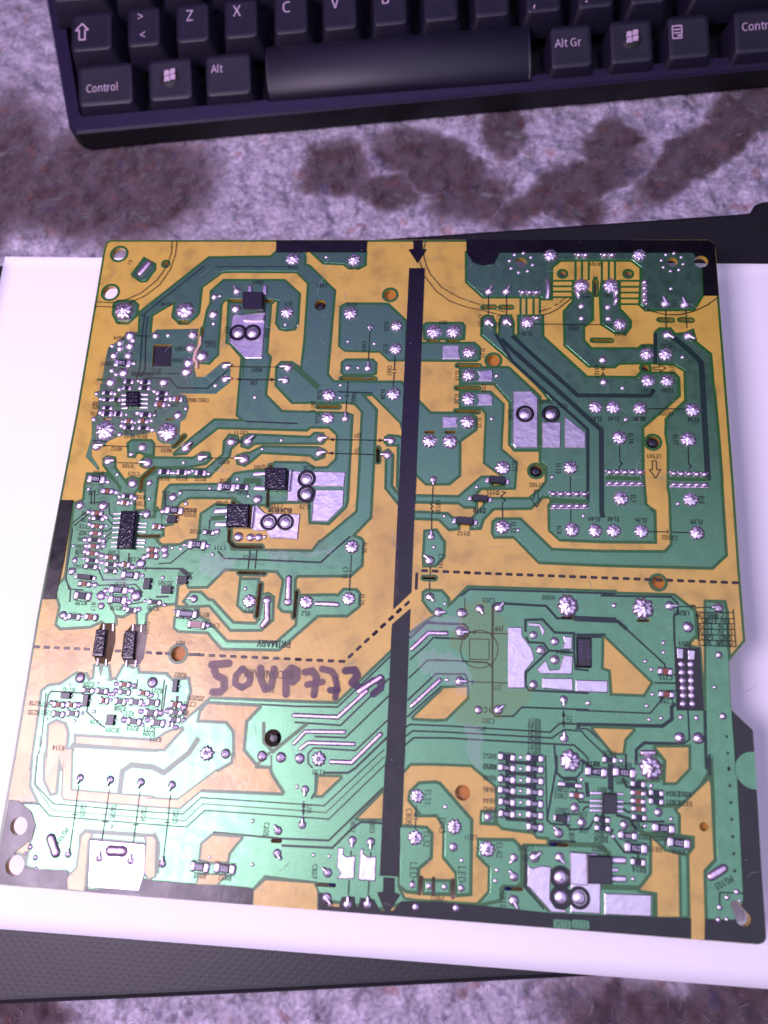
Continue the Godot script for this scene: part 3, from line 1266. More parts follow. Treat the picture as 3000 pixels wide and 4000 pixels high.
func key_at(kb: Node3D, u: float, v: float, w: float, d: float, hf: float, hb: float, legend: Array, scoop := 0.3) -> void:
	var k := part(kb, "key", keycap(w, d, hf, hb, scoop), M["key_plastic"])
	k.position = Vector3(u, 0, v)
	var tilt := atan2(hb - hf, d)
	for l in legend:
		var st := begin()
		if l[0] == "^":
			stroke(st, PackedVector2Array([Vector2(0, -3.4), Vector2(2.4, -0.8), Vector2(1.1, -0.8), Vector2(1.1, 3.0), Vector2(-1.1, 3.0), Vector2(-1.1, -0.8), Vector2(-2.4, -0.8), Vector2(0, -3.4)]), 0.55, 0.0)
		elif l[0] == "menu":
			for q in [rect(0, -2.2, 3.4, 0.5), rect(0, 2.2, 3.4, 0.5), rect(-1.6, 0, 0.45, 4.0), rect(1.6, 0, 0.45, 4.0), rect(0, -0.9, 2.2, 0.5), rect(0, 0.3, 2.2, 0.5), rect(0.9, 1.3, 1.8, 0.6)]:
				cap(st, tidy(q), 0.002 * st.get_instance_id() * 0.0)
		elif l[0] == "flag":
			var dome_part := part(k, "logo_dome", dome("test", 0), M["well_plastic"])
			dome_part.position = Vector3(l[1], (hf + hb) / 2 - scoop + 0.02, l[2])
			dome_part.scale = Vector3(7.6, 1.1, 7.6)
			dome_part.rotation.x = tilt
			for x in 2:
				for z in 2:
					var o := Vector2(-2.1 + 2.2 * x, -2.0 + 2.15 * z - 0.45 * x)
					cap(st, tidy(PackedVector2Array([o + Vector2(0.28, -0.15), o + Vector2(1.2, -0.45), o + Vector2(2.2, -0.2), o + Vector2(1.95, 1.65), o + Vector2(1.0, 1.5), o + Vector2(0, 1.75)])), 0.0)
			st.generate_normals()
			var fl := part(k, "logo", st.commit(), M["legend"])
			fl.position = Vector3(l[1], (hf + hb) / 2 - scoop + 1.2, l[2])
			fl.rotation.x = tilt
			continue
		else:
			write(st, l[0], Vector2.ZERO, 0.0, l[3], 0.0, 0.92)
		if l[0] == "^" or l[0] == "menu":
			st.generate_normals()
		var t := part(k, "legend", st.commit(), M["legend"])
		t.position = Vector3(l[1], lerpf(hb, hf, l[2] / d + 0.5) + 0.03, l[2])
		t.rotation.x = tilt

func keyboard() -> void:
	var kb := root("keyboard", "black computer keyboard with white legends on the felt behind the circuit board", "keyboard", Vector3(-0.115464, 0, -0.172814))
	kb.rotation.y = deg_to_rad(4.414)
	# frame: front lip, left side and the well under the keys
	var st := begin()
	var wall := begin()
	var outer := [Vector2(-12.5, 14.6), Vector2(-15.6, 11.6), Vector2(-26.2, -42.3), Vector2(-44, -130)]
	var inner := [Vector2(-9.6, 8.4), Vector2(-11.3, 6.8), Vector2(-20.0, -41.5), Vector2(-37, -130)]
	var rise := func(v: float) -> float: return 9.5 + maxf(0.0, 14.5 - v) * 0.13
	var o3: Array = [Vector3(330, 9.5, 8.0)]
	var i3: Array = [Vector3(330, 10.2, 2.6)]
	for k in 4:
		o3.append(Vector3(outer[k].x, rise.call(outer[k].y), outer[k].y))
		i3.append(Vector3(inner[k].x, rise.call(inner[k].y) + 0.2, inner[k].y))
	for k in 4:
		var a: Vector3 = o3[k]
		var b: Vector3 = o3[k + 1]
		var c: Vector3 = i3[k]
		var d: Vector3 = i3[k + 1]
		var a1 := a.lerp(c, 0.13)
		var b1 := b.lerp(d, 0.13)
		var a0 := a - Vector3(0, 0.8, 0)
		var b0 := b - Vector3(0, 0.8, 0)
		for q in [[a1, c, d, b1], [a0, a1, b1, b0], [c, Vector3(c.x, 4.0, c.z), Vector3(d.x, 4.0, d.z), d]]:
			tri3(st, q[0], q[1], q[2])
			tri3(st, q[0], q[2], q[3])
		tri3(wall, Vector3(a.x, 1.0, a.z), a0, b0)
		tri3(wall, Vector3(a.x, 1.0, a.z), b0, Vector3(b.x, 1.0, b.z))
	part(kb, "frame", finish(st), M["case_plastic"])
	part(kb, "shaded_wall", finish(wall), M["well_plastic"])  # wall shade put into the colour: darker plastic than the frame
	var well := PackedVector2Array([Vector2(330, 3), Vector2(-9.4, 9), Vector2(-12, 7), Vector2(-37.5, -130), Vector2(330, -130)])
	part(kb, "well", sheet_mesh(well, 1.0, 5.0), M["well_plastic"])
	for x in [-8.0, 120.0, 250.0]:
		var f := part(kb, "foot", block(16, 5, 1.6, 0.4), M["well_plastic"])
		f.position = Vector3(x, -0.5, 4.5)
	# bottom row: centre, width, legends [text, x, z, size]
	var v := -0.4
	for r in [[0.55, 21.0, [["Control", -1.2, 1.2, 2.9]]], [25.4, 16.4, [["flag", 0.0, -0.3]]], [47.4, 17.0, [["Alt", -4.2, -2.2, 2.9]]], [173.0, 14.6, [["Alt Gr", -1.0, -1.2, 2.9]]], [194.2, 14.8, [["flag", 0.2, -0.6]]], [214.4, 14.4, [["menu", -4.0, -1.8]]], [239.0, 17.5, [["Control", 0.0, -1.6, 2.9]]]]:
		key_at(kb, r[0], v, r[1], 15.0, 14.0, 18.3, r[2])
	var bar_key := part(kb, "key", space_bar(97.0), M["key_plastic"])
	bar_key.position = Vector3(110.0, 0, v - 0.6)
	# letter row
	v = -19.3
	key_at(kb, -3.6, v, 15.6, 15.2, 21.0, 24.0, [["^", -3.6, 0.2]])
	for r in [[16.4, [[">", -1.2, -4.0, 3.4], ["<", -0.4, 3.2, 3.4]]], [35.0, [["Z", -1.0, -2.6, 4.2]]], [53.2, [["X", -1.4, -2.8, 4.2]]], [71.9, [["C", -1.6, -2.6, 4.2]]], [90.0, [["V", -1.6, -2.6, 4.2]]], [108.4, [["B", -1.6, -2.6, 4.2]]], [126.8, [["N", -1.6, -2.6, 4.2]]], [145.2, [["M", -1.6, -2.6, 4.2]]], [163.6, [[";", -3.2, -3.2, 3.6], [",", -3.2, 3.4, 4.2]]], [182.0, [[":", -3.2, -3.2, 3.6], [".", -3.2, 3.4, 4.2]]], [200.4, [["_", -3.2, -3.2, 3.6], ["-", -3.2, 3.2, 3.6]]]]:
		key_at(kb, r[0], v, 12.4, 15.2, 21.0, 24.0, r[1])
	key_at(kb, 236.0, v, 40.0, 15.2, 21.0, 24.0, [["^", -14.0, 0.2]])
	# the row behind it, at the edge of view
	v = -38.2
	key_at(kb, -8.5, v, 20.0, 14.6, 26.0, 27.5, [])
	for i in 12:
		key_at(kb, 12.0 + 18.4 * i, v, 12.4, 14.6, 26.0, 27.5, [])

func data_beads() -> Array:
	return [[-7.94, 93.11], [48.32, 79.93], [36.74, 91.06]]

# ---------- board layout, millimetres from its centre ----------

func data_outline() -> void:
	outline = pts([-97.75,-99.23,96.83,-99.23,98.47,-98.21,98.94,-95.71,99.04,-79.84,99.2,-53.95,99.36,-17.9,99.26,5.9,99.41,25.93,94.65,31.59,94.49,44.03,99.51,48.96,99.51,55.84,99.13,82.63,99.11,97.82,98.55,98.81,97.19,99.36,75.24,99.31,31.58,99.28,-11.19,99.28,-54.41,99.33,-98.56,99.26,-99.19,98.31,-99.02,66.41,-99.51,27.23,-98.63,-37.41,-99.21,-94.96,-98.97,-97.93])

func data_holes() -> void:
	slot(0.87, [-89.64,-68.51,-86.69,-68.54])
	slot(0.92, [-69.44,-68.56,-66.84,-68.58])
	slot(0.79, [-61.52,-66.31,-61.38,-62.68])
	slot(1.16, [-53.72,-76.43,-40.16,-76.37])
	slot(0.75, [-15.61,-49.56,-5.26,-49.58])
	slot(0.75, [10.89,-62.95,13.48,-62.83])
	slot(0.74, [16.82,-62.96,19.62,-62.9])
	slot(0.85, [20.01,-54.54,26.49,-54.48])
	slot(0.69, [27.3,-74.84,30.8,-74.87])
	slot(0.69, [32.75,-74.82,36.1,-74.85])
	slot(0.96, [61.93,-84.05,61.84,-79.62])
	slot(0.72, [60.7,-63.72,66.23,-63.66])
	slot(0.72, [80.83,-70.93,84.53,-70.81])
	slot(0.71, [87.01,-71,90.42,-70.88])
	slot(0.74, [-22.17,-39.97,-15.73,-40.01])
	slot(0.78, [19.85,-47.01,26.42,-46.98])
	slot(0.83, [19.94,-39.39,26.45,-39.38])
	slot(0.94, [11.16,-32.38,13.51,-32.44])
	slot(0.94, [17.1,-32.52,19.59,-32.58])
	slot(1.06, [-3.01,-26.75,-2.78,-22.78])
	slot(0.93, [-62.91,-29.32,-65.55,-26.06])
	slot(1.04, [-70.69,-19.01,-74.21,-15.19,-74.09,-11.79])
	slot(0.78, [-89.25,-34.42,-87.16,-34.46])
	slot(0.71, [-69.06,-34.71,-67.15,-34.75])
	slot(0.97, [-68.57,-5.62,-68.62,-3.31,-72.15,-3.05])
	slot(0.86, [-74.28,-12.75,-74.11,-11.57])
	slot(0.96, [-72.73,2.69,-66.53,2.47])
	slot(0.85, [-35.07,-20.43,-34.95,-19.25])
	slot(1.01, [-34.99,-11.81,-34.73,-8.07])
	slot(0.84, [-45.11,-8.68,-45.05,-7.67])
	slot(1.06, [-45.41,0.18,-45.25,3.27,-43.26,4.93,-35.42,4.73])
	slot(0.93, [-41.05,12.52,-33.69,12.46])
	slot(1.08, [-34.49,15.8,-34.65,24.9])
	slot(1.07, [-23.8,17.52,-23.85,24.57])
	slot(0.79, [12.3,12.01,15.44,11.94])
	slot(0.7, [51.01,21.61,53.52,21.55])
	slot(0.74, [71.34,21.59,74.06,21.48])
	slot(1.03, [-43.38,59.14,-42.05,60.52,-41.93,65.93])
	slot(1.08, [-24.37,83.69,-22.4,83.57])
	slot(1.01, [-11.42,93.28,-7.33,93.22])
	slot(1.09, [14.86,89.88,14.63,93.57])
	slot(1.08, [22.95,89.99,23.06,93.85])
	slot(0.93, [36.27,91.02,40.21,90.93])
	slot(0.93, [47.51,79.98,51.58,79.83])
	slot(0.94, [17.98,89.89,18.11,93.55])
	hole("mount", -93.54, -93.76, 2.4)
	hole("mount", -94.28, -79.21, 2.46)
	hole("open", -77.07, -90.02, 0.82)
	hole("dark", -24.27, -75.06, 1.91)
	hole("brown", -2.08, -78.94, 1.89)
	hole("brown", 30.81, -56.43, 1.97)
	hole("crown", 38.96, -90.72, 1.8)
	hole("crown", 85.6, -91.1, 1.63)
	hole("open", 51.85, -86.82, 1.03)
	hole("open", 72.04, -86.91, 1.02)
	hole("mount", 94.29, -91.29, 2.12)
	hole("dark", 76.09, -54.51, 1.14)
	hole("plug", 43.69, -21.01, 1.81)
	hole("plug", 77.32, -30.82, 1.9)
	hole("brown", 77.09, 10.76, 1.8)
	hole("brown", -56.1, 36.54, 2.14)
	hole("tube", -26.77, 57.86, 2.35)
	hole("mount", -93.9, 84.42, 2.39)
	hole("mount", -93.17, 94.17, 2.56)
	hole("brown", 24.84, 68.82, 1.98)
	hole("brown", 85.71, 73.33, 1.1)
	hole("key", 93.9, 93.88, 1.72)

func data_windows() -> Array:
	return [[-77.03,-60.34,-70.95,-60.42,-70.21,-52.72,-76.39,-52.62], [54.59,26.96,58.77,26.9,58.62,35.05,54.56,35.08]]

func data_opto() -> Array:
	return [[-79.94,28.94,-75.66,28.88,-74.88,33.88,-75.38,39.4,-76.84,40.51,-79.63,40.12,-80.79,38.09,-80.58,30.97], [-70.71,28.8,-66.6,28.75,-65.85,31.1,-65.82,37.91,-66.87,40.03,-71.04,40.23,-72.61,37.97,-72.75,31.68]]

func data_copper() -> void:
	cu(0, [-40.23,-94.56,-31,-94.57,-30.6,-89.82,-29.03,-89.2,-20.17,-80.22,-20.3,-51.21,-19.95,-50.35,-18.06,-48.24,-6.31,-48.33,2.86,-48.49,3.77,-47.33,8.67,-42.04,12.18,-38.38,23.7,-38.63,25.72,-37.41,25.8,-33.68,21.12,-29.87,21.35,-19.04,18.45,-16.43,11.95,-16.24,9.02,-19.03,3.64,-35.42,-5.46,-44.53,-9.16,-44.37,-4.35,-39.18,-4.2,-18.66,-4.15,-14.25,-4.08,-5.3,-9,0.45,-17.7,9.03,-18.19,2.92,-7.85,-6.87,-7.81,-14.72,-7.82,-14.73,-8.23,-38.79,-9.75,-40.29,-10.4,-41.2,-13.29,-41.75,-30.21,-41.41,-35.66,-46.92,-36.09,-53.09,-34.91,-54.54,-31.68,-54.59,-28.09,-52.11,-28.2,-52.82,-27.99,-62.45,-28.52,-83.04,-32.67,-87.3,-54.93,-87.38,-57.72,-87.19,-64,-81.47,-63.79,-72.3,-64.38,-70.95,-66.14,-69.09,-70.29,-69.22,-71.85,-70.54,-71.84,-76.29,-79.31,-70.97,-78.72,-61.47,-81.78,-61.43,-83.01,-71.95,-62.67,-92.24,-41.89,-92.63])
	cu(0, [-82.33,-63.08,-82.9,-64.9,-86.91,-64.86,-87.25,-63.02,-91.88,-59.15,-92.15,-54.06,-91.97,-46.33,-92.41,-46.53,-92.32,-44.13,-93.76,-43.63,-93.7,-42.35,-92.21,-41.59,-91.72,-35.77,-93.21,-34.8,-92.29,-28.3,-93.15,-21.86,-88.26,-17.32,-87.95,-18.08,-91.28,-22.21,-91.48,-24.34,-88.18,-25.03,-87,-26.9,-82.9,-29.14,-79.32,-28.92,-72.19,-30.63,-71.21,-27.9,-69.29,-26.73,-65.75,-26.51,-64.25,-28.37,-64.68,-33.88,-63.23,-35.15,-62.53,-38.89,-64.08,-42.93,-66.54,-43.51,-54.69,-43.58,-50.46,-47.6,-51.29,-54.93,-53.9,-54.57,-58.94,-49.36,-61.62,-49.31,-62.62,-52.5,-62.43,-55.73,-62.33,-54.52,-62.89,-66.3,-76.88,-65.81,-77.66,-64.8])
	cu(0, [-91.08,-75.8,-86.08,-75.84,-84.47,-74.48,-84.39,-70.76,-86.25,-68.72,-90.28,-68.67,-91.89,-71.36,-92.17,-74.76])
	cu(0, [-84.66,-91.83,-80.87,-89.73,-80.63,-87.97,-82.86,-83.78,-84.4,-83.6,-87.21,-85.5,-87.63,-86.19])
	cu(0, [-60.24,-79.78,-56.7,-83.74,-36.77,-83.85,-31.49,-78.96,-31.19,-68.63,-31.91,-66.65,-34.26,-66.23,-36.38,-66.6,-37.61,-68.56,-37.76,-76.56,-39.47,-77.05,-53.77,-77.11,-55.9,-76.75,-56.77,-75.06,-56.65,-72.7,-55.9,-57.21,-58.1,-54.26,-61.43,-54.53,-61.11,-66.65,-60.66,-73,-59.87,-75.37])
	cu(0, [-53.91,-75.42,-40.54,-75.53,-40.14,-57.76,-38.82,-56.33,-39,-49.15,-39.33,-56.08,-39.05,-43.41,-33.36,-37.95,-23,-37.87,-13.3,-37.77,-11.7,-37.2,-11.25,-10.1,-11.64,-8.31,-16.2,-3.21,-21.44,-3.32,-22.24,-9.68,-34.98,-9,-34.11,-18.69,-34.16,-20.75,-33.66,-21.36,-24.49,-21.46,-21.7,-19.92,-17.65,-20.09,-15.07,-23.04,-15.37,-31.07,-18.04,-33.47,-24.07,-33.43,-25.13,-32.4,-52.79,-32.55,-52.8,-32.46,-60.12,-25.74,-61.63,-23.9,-65.06,-23.51,-62.02,-26.91,-53.94,-34.74,-49.01,-34.69,-44.31,-34.64,-46.92,-36.74,-47.48,-55.96,-46.58,-47.15,-46.58,-55.41,-52,-61.33,-52.94,-61.48])
	cu(0, [-80.13,-26.46,-79.09,-27.4,-73.2,-27.39,-72.32,-26.35,-72.01,-23.17,-74.34,-23.11,-75.62,-23.84,-77.37,-23.79,-77.76,-22.42,-79.24,-22.53])
	cu(0, [-75.04,-20.83,-74.44,-21.75,-59.07,-22.01,-56.7,-23.87,-54.67,-23.78,-53.91,-22.3,-55.17,-20.77,-60.49,-19.58,-73.76,-19.07,-75.01,-19.64])
	cu(0, [-86.67,-19.32,-86.96,-21.12,-86.18,-21.74,-84.08,-21.5,-83.27,-18.21,-78.34,-12.7,-78.51,-14.77,-77.29,-15.39,-75.47,-14.85,-75.12,-12.5,-76.01,-10.71,-75.39,-4.64,-79.68,-4.5,-80.32,-12.34])
	cu(0, [-72.67,-15.53,-70.03,-17.38,-69.56,-18.14,-54.61,-18.56,-49.75,-23.61,-49.94,-27.81,-48.96,-29.35,-48.7,-29.81,-46.49,-29.41,-45.9,-27.91,-48.09,-25.6,-48.26,-23.35,-53.67,-16.66,-69.56,-16.06,-69.27,-4.83,-71.26,-4.77,-72.63,-12.28])
	cu(0, [-44.59,-29.15,-42.96,-30.1,-23.76,-29.66,-22.45,-31.05,-20.18,-30.95,-19.21,-29.47,-19.97,-28.26,-40.7,-27.74,-42.55,-26.19,-44.33,-26.75])
	cu(0, [-38.12,-26.3,-22.93,-26.39,-21.23,-26.43,-19.19,-25.59,-19.34,-23.81,-21.52,-23.01,-23.04,-24.31,-38.4,-24.8,-41.51,-21.74,-43.09,-20.51,-45,-21.05,-45.37,-23.12,-43.18,-24.08,-41.76,-24.11])
	cu(0, [-66.33,-4.25,-66.43,-11.22,-64.89,-12.58,-66.59,-11.29,-65.13,-13.24,-46.7,-14.08,-47.6,-14.93,-45.61,-17.48,-40.31,-18.46,-35.67,-18.79,-35.14,-13.4,-34.76,-12.47,-34.65,-8.43,-41.88,-7.92,-44.13,-9.29,-44.94,-10.19,-58.79,-9.85,-61.7,-8.16,-63.53,-4.63,-63.11,-1.49,-66.14,-0.82])
	cu(0, [-91.43,-16.03,-85.9,-16.34,-82.28,-13.77,-80.05,-10.58,-76.01,-10.71,-75.27,-4.83,-66.73,-5.1,-65.46,2.01,-71.91,2.51,-72.06,3.37,-67.84,3.22,-65.56,5.4,-59.69,5.19,-58.14,4.01,-54.17,3.3,-54.31,-4.65,-50.56,-7.5,-46.87,-7.33,-45.62,2.44,-44.25,6.02,-20.17,5.56,-18.21,2.58,-9,0.45,-6.37,1.39,-5.78,2.14,-5.75,8.99,-8.75,12.08,-17.44,12.42,-23.9,12.67,-24.75,13.79,-24.19,23.13,-27.28,23,-28.31,21.98,-27.69,14.18,-29.96,11.6,-45.55,11.6,-50.14,16.97,-55.32,17.32,-56.39,15.59,-58.99,16.78,-58.83,22.2,-61.52,22.58,-65.01,23.26,-67.13,25.77,-66.94,28.96,-68.85,29.05,-69.71,25.08,-70.61,24.58,-73.9,26.6,-76.14,26.43,-75.77,28.82,-78.79,28.95,-79.74,28.19,-83.06,29.94,-91.8,30.86,-93.1,29.85,-92.94,24.44,-95.5,19.62,-92.75,15.92,-93.6,-0.46,-94.06,-6.56,-91.22,-7.82,-91.52,-12.23])
	cu(0, [-39.73,14.65,-35.39,14.48,-35.33,16.38,-35.8,23.63,-38.51,23.48,-40.3,21.95,-40.3,14.41])
	cu(0, [-33.58,19,-32,18.53,-30.57,19.41,-30.22,25.77,-33.14,28.65,-41.67,29.03,-48.67,22.31,-54.61,22.83,-56.15,21.55,-54.55,19.05,-51.82,18.94,-49.38,20.99,-47.99,21.21,-41.33,27.31,-34.62,27.28,-33.69,25.92,-33.26,22.19])
	cu(0, [-22.58,18.68,-13.3,18.16,-11.65,18.23,-10.19,16.44,-6.73,16.43,-5.88,17.33,-5.79,20.77,-8.9,23.53,-16.54,23.86,-17.33,24.01,-27.49,33.92,-43.65,34.41,-48.19,30.05,-56.85,30.04,-58.05,29.17,-58.14,26.52,-53.87,25.8,-48.51,27.42,-42.51,32.67,-28.18,32.27,-23.07,27.22,-22.92,27.02,-22.85,21.75])
	cu(0, [-58.1,23.51,-53.78,23.33,-52.03,23.79,-51.74,26.17,-48.94,26.85,-49.13,29.76,-53.97,29.98,-55.64,29.79,-57.72,26.43])
	cu(0, [12.27,-1.53,15.19,-1.91,17.57,1.44,17.58,5.67,15.3,8.19,12.41,8.3,12.18,5.87])
	cu(0, [12.6,16.3,13.23,15.75,17.4,15.71,19.29,17.74,19.4,21.27,15.02,21.46,12.56,18.42])
	cu(0, [-28.23,-94.4,-11.06,-94.43,-10.93,-89.95,-12.67,-88.92,-15.98,-88.91,-17.59,-90.28,-24.28,-90.6])
	cu(0, [-17.37,-74.39,-15.95,-75.4,-3.86,-75.5,-2.62,-75.34,3.23,-69.49,3.72,-56.33,-1.02,-56.26,-4.07,-59.23,-6.96,-59.19,-15.14,-59.4,-16.85,-60.98])
	cu(0, [3.31,-61.73,24.77,-62.02,26.22,-60.61,26.3,-56.98,25.46,-56.5,3.57,-56.33])
	cu(0, [9.24,-68.09,9.94,-68.74,20.89,-68.86,21.49,-67.9,21.31,-63.88,9.71,-63.74])
	cu(0, [-15.55,-54.92,-14.59,-55.73,-6.49,-55.86,-5.42,-54.76,-5.38,-51.61,-5.93,-51.29,-14.85,-51.14,-15.47,-51.76])
	cu(0, [21.07,-53.54,34.82,-53.92,35.45,-53.77,44.63,-44.43,44.36,-27.67,37.62,-27.49,36.2,-29.21,36.25,-42.75,31.62,-48.46,31.54,-48.76,27.36,-48.84,21.21,-48.73])
	cu(0, [21.3,-45.35,29.92,-45.67,33.72,-41.8,33.23,-27.38,37.79,-23.29,37.32,-15.71,29.71,-15.34,34.99,-15.78,34.95,-18.62,28.96,-23.2,29.22,-38.69,27.8,-40.77,21.42,-40.94])
	cu(0, [-0.7,-30.22,0.11,-30.84,2.91,-30.61,4.89,-29.76,5.76,-11.77,3.68,-15.13,3.3,-28.24,-0.03,-28.16,-0.77,-29.03])
	cu(0, [-1.13,-25.47,0.08,-26.09,1.41,-24.65,1.5,-15.07,5.84,-10.07,5.95,-7.81,0.3,-14.46,-0.05,-23.44])
	cu(0, [9,-12.15,21.54,-12.2,28.11,-18.43,30.93,-18.51,30.72,-15.51,27.77,-15.28,26.46,-13.82,26.42,-9.59,23.36,-9.49,21.58,-10.7,9.06,-10.59])
	cu(0, [29.6,-11.87,41.81,-12.25,44.72,-14.87,45.51,-13.35,42.09,-9.74,31.51,-9.26,28.52,-5.96,27.78,-3.31,25.54,-3.1,25.74,-5.87,28.85,-9.6])
	cu(0, [8.95,-7.14,18.22,-7.02,19.87,-5.68,21.47,-5.73,21.54,-2.96,19.16,-2.6,16.13,-5.55,9.02,-5.6])
	cu(0, [21.81,-94.49,91.95,-94.61,94.46,-89.31,94.07,-79.85,91.04,-74.69,76.96,-74.41,75.36,-76.16,76.05,-84.62,76.21,-89.24,73.19,-91.96,51.17,-91.9,48.28,-89.14,48.17,-78.05,45.67,-78.03,45.1,-78.68,27.28,-78.55,22.08,-83.83])
	cu(0, [55.39,-83.85,60.71,-79.29,60.55,-70.89,57.86,-68.3,57.78,-63.55,60.09,-60.61,74.38,-60.8,75.23,-61.75,78.78,-61.8,78.57,-56.54,68.23,-56.22,66.83,-54.97,59.44,-55.16,52.62,-61.91,52.45,-73.38,55.31,-76.97])
	cu(0, [63.53,-79.31,64.19,-83.9,68.99,-83.92,68.73,-74.49,70.08,-72.9,71.94,-70.37,71.88,-68.46,70.44,-66.23,67.4,-66.51,63.73,-69.32])
	cu(0, [79.83,-66.66,80.83,-67.61,83.84,-67.65,85.12,-65.78,88.13,-66.13,90.36,-67.1,90.97,-63.36,95.07,-59.4,95.16,-49.71,95.47,-46.02,95.76,-31.42,95.83,-20.09,95.69,-17.24,95.59,2.24,91.76,5.93,61.88,6.28,44.71,6.13,37.67,-1.04,32.17,-0.85,31.63,-1.93,31.71,-4.96,32.62,-5.82,39.21,-6.04,48.07,2.65,61.95,2.68,79.46,2.17,81.46,-0.17,81.61,-14.59,81.28,-16.88,81.47,-21.09,81.84,-29.34,81.37,-33.38,81.65,-38.05,87.55,-44.08,87.79,-54.01,84.67,-56.1,84.4,-56.17,79.41,-56.4])
	cu(0, [27.26,-65.08,27.3,-70.55,28.28,-71.53,30,-71.38,30.89,-69.29,30.95,-65.76,32.82,-63.87,32.74,-69.31,33.43,-71.58,35.71,-71.6,36.44,-69.35,36.48,-65.51,38.47,-63.62,38.57,-64.58,38.52,-71.63,45.44,-71.7,45.51,-64.66,58.69,-51.1,73.87,-51.25,73.68,-51.49,74.81,-52.88,79.13,-52.8,84.25,-52.89,85.38,-51.39,85.25,-45.83,82.74,-43.39,74.32,-35.4,73.94,-21.15,74.37,-11.53,76.62,-9.82,74.53,-11.19,76.76,-9.21,76.56,-0.93,62.02,-0.55,50.55,-0.68,47.71,-3.31,47.61,-10.48,48.67,-12.18,47.62,-13.27,44.98,-13.33,44.45,-14.58,45.15,-15.23,46.88,-17.83,46.89,-22.68,45.16,-24.07,45.17,-42.63,48.18,-43.45,44.35,-48.38,35.69,-57.2])
	cu(0, [20.37,19.27,24.9,14.35,25.3,14.33,65.18,14.02,61.69,14.56,81.16,14.27,86.37,18.4,86.49,25.2,86.13,25.06,83.25,27.99,87,28.59,87.3,44.62,86.77,59.09,87.32,55.9,87.25,60.47,84.21,65.17,83.56,77.35,82.53,79.58,81.57,80.72,80.86,94.38,79.2,94.5,79.11,89.39,73.72,89.76,72.67,89.67,72.33,95.18,47.32,95.96,31.51,95.51,18.64,95.65,10.22,96.02,4.64,97.69,-11.65,96.45,-11.94,92.77,-17.82,92.51,-25.63,92.15,-28.37,95.3,-37.09,95.13,-37.77,95.61,-43.48,95.34,-56.94,95.25,-57.5,94.95,-58.33,97.89,-72.29,98.62,-73.17,94.88,-78.28,94.77,-86.97,94.89,-90.02,93.73,-89.73,88.45,-89.26,84.01,-90.91,80.83,-93.91,78.89,-89.24,78.49,-92.46,74.04,-93.29,66.09,-93.24,69.45,-93.73,53.14,-93.98,48.83,-92.47,47.34,-88.91,46.65,-84.81,43.48,-82.06,43.61,-80.95,45.35,-79.46,44.51,-79.73,41.17,-78.65,41.12,-77.61,44.16,-77.3,41.05,-75.95,40.99,-74.76,45.05,-72.73,44.18,-71.36,40.77,-70.28,40.71,-68.56,41.4,-67.6,40.58,-66.78,42.48,-58.74,42.47,-58.66,42.72,-56.87,44.03,-52.42,43.43,-51.47,46.68,-52.24,50.99,-52.68,55.72,-45.18,48.42,-21.74,48.16,-9.81,47.92,4.03,33.47,9.05,28.13])
	cu(0, [89.71,15.71,94.37,15.65,94.82,18.04,94.55,28.24,94.61,31.92,94.52,44.54,94.45,58.65,94.85,55.47,94.39,88.34,93.98,94.28,85.39,94.58,85.67,83.87,88.54,80.91,89.03,55.8,87.35,59.05])
	cu(1, [76.43,76.5,82.36,76.34,82.42,78.29,81.16,79.88,76.32,79.11])
	cu(1, [13.47,67.31,17.58,66.84,18.72,67.11,27.05,75.38,27.23,92.71,24.33,93.12,23.95,88.18,20.65,84.69,20.52,77.14,18.27,74.57,13.09,74.89,14.14,74.6,11.09,71.37,11.37,69.51])
	cu(1, [8.87,78.21,15.61,78.12,16.91,79.27,16.96,84.93,13.86,87.76,13.98,93.19,11.26,93.15,9.55,91.97])
	cu(1, [29.53,80.14,38.02,79.71,39.8,81.24,39.97,89.27,38.81,90.21,35.57,90.21,34.88,90.9,34.69,93.69,29.84,94.88,32.34,92.15,32.36,86.32,29.37,83.68])
	cu(1, [30.11,73.39,32.97,73.22,33.01,75.69,30.04,75.65])
	cu(1, [16.02,90.67,22.02,90.48,22.1,93.06,16,93.26])

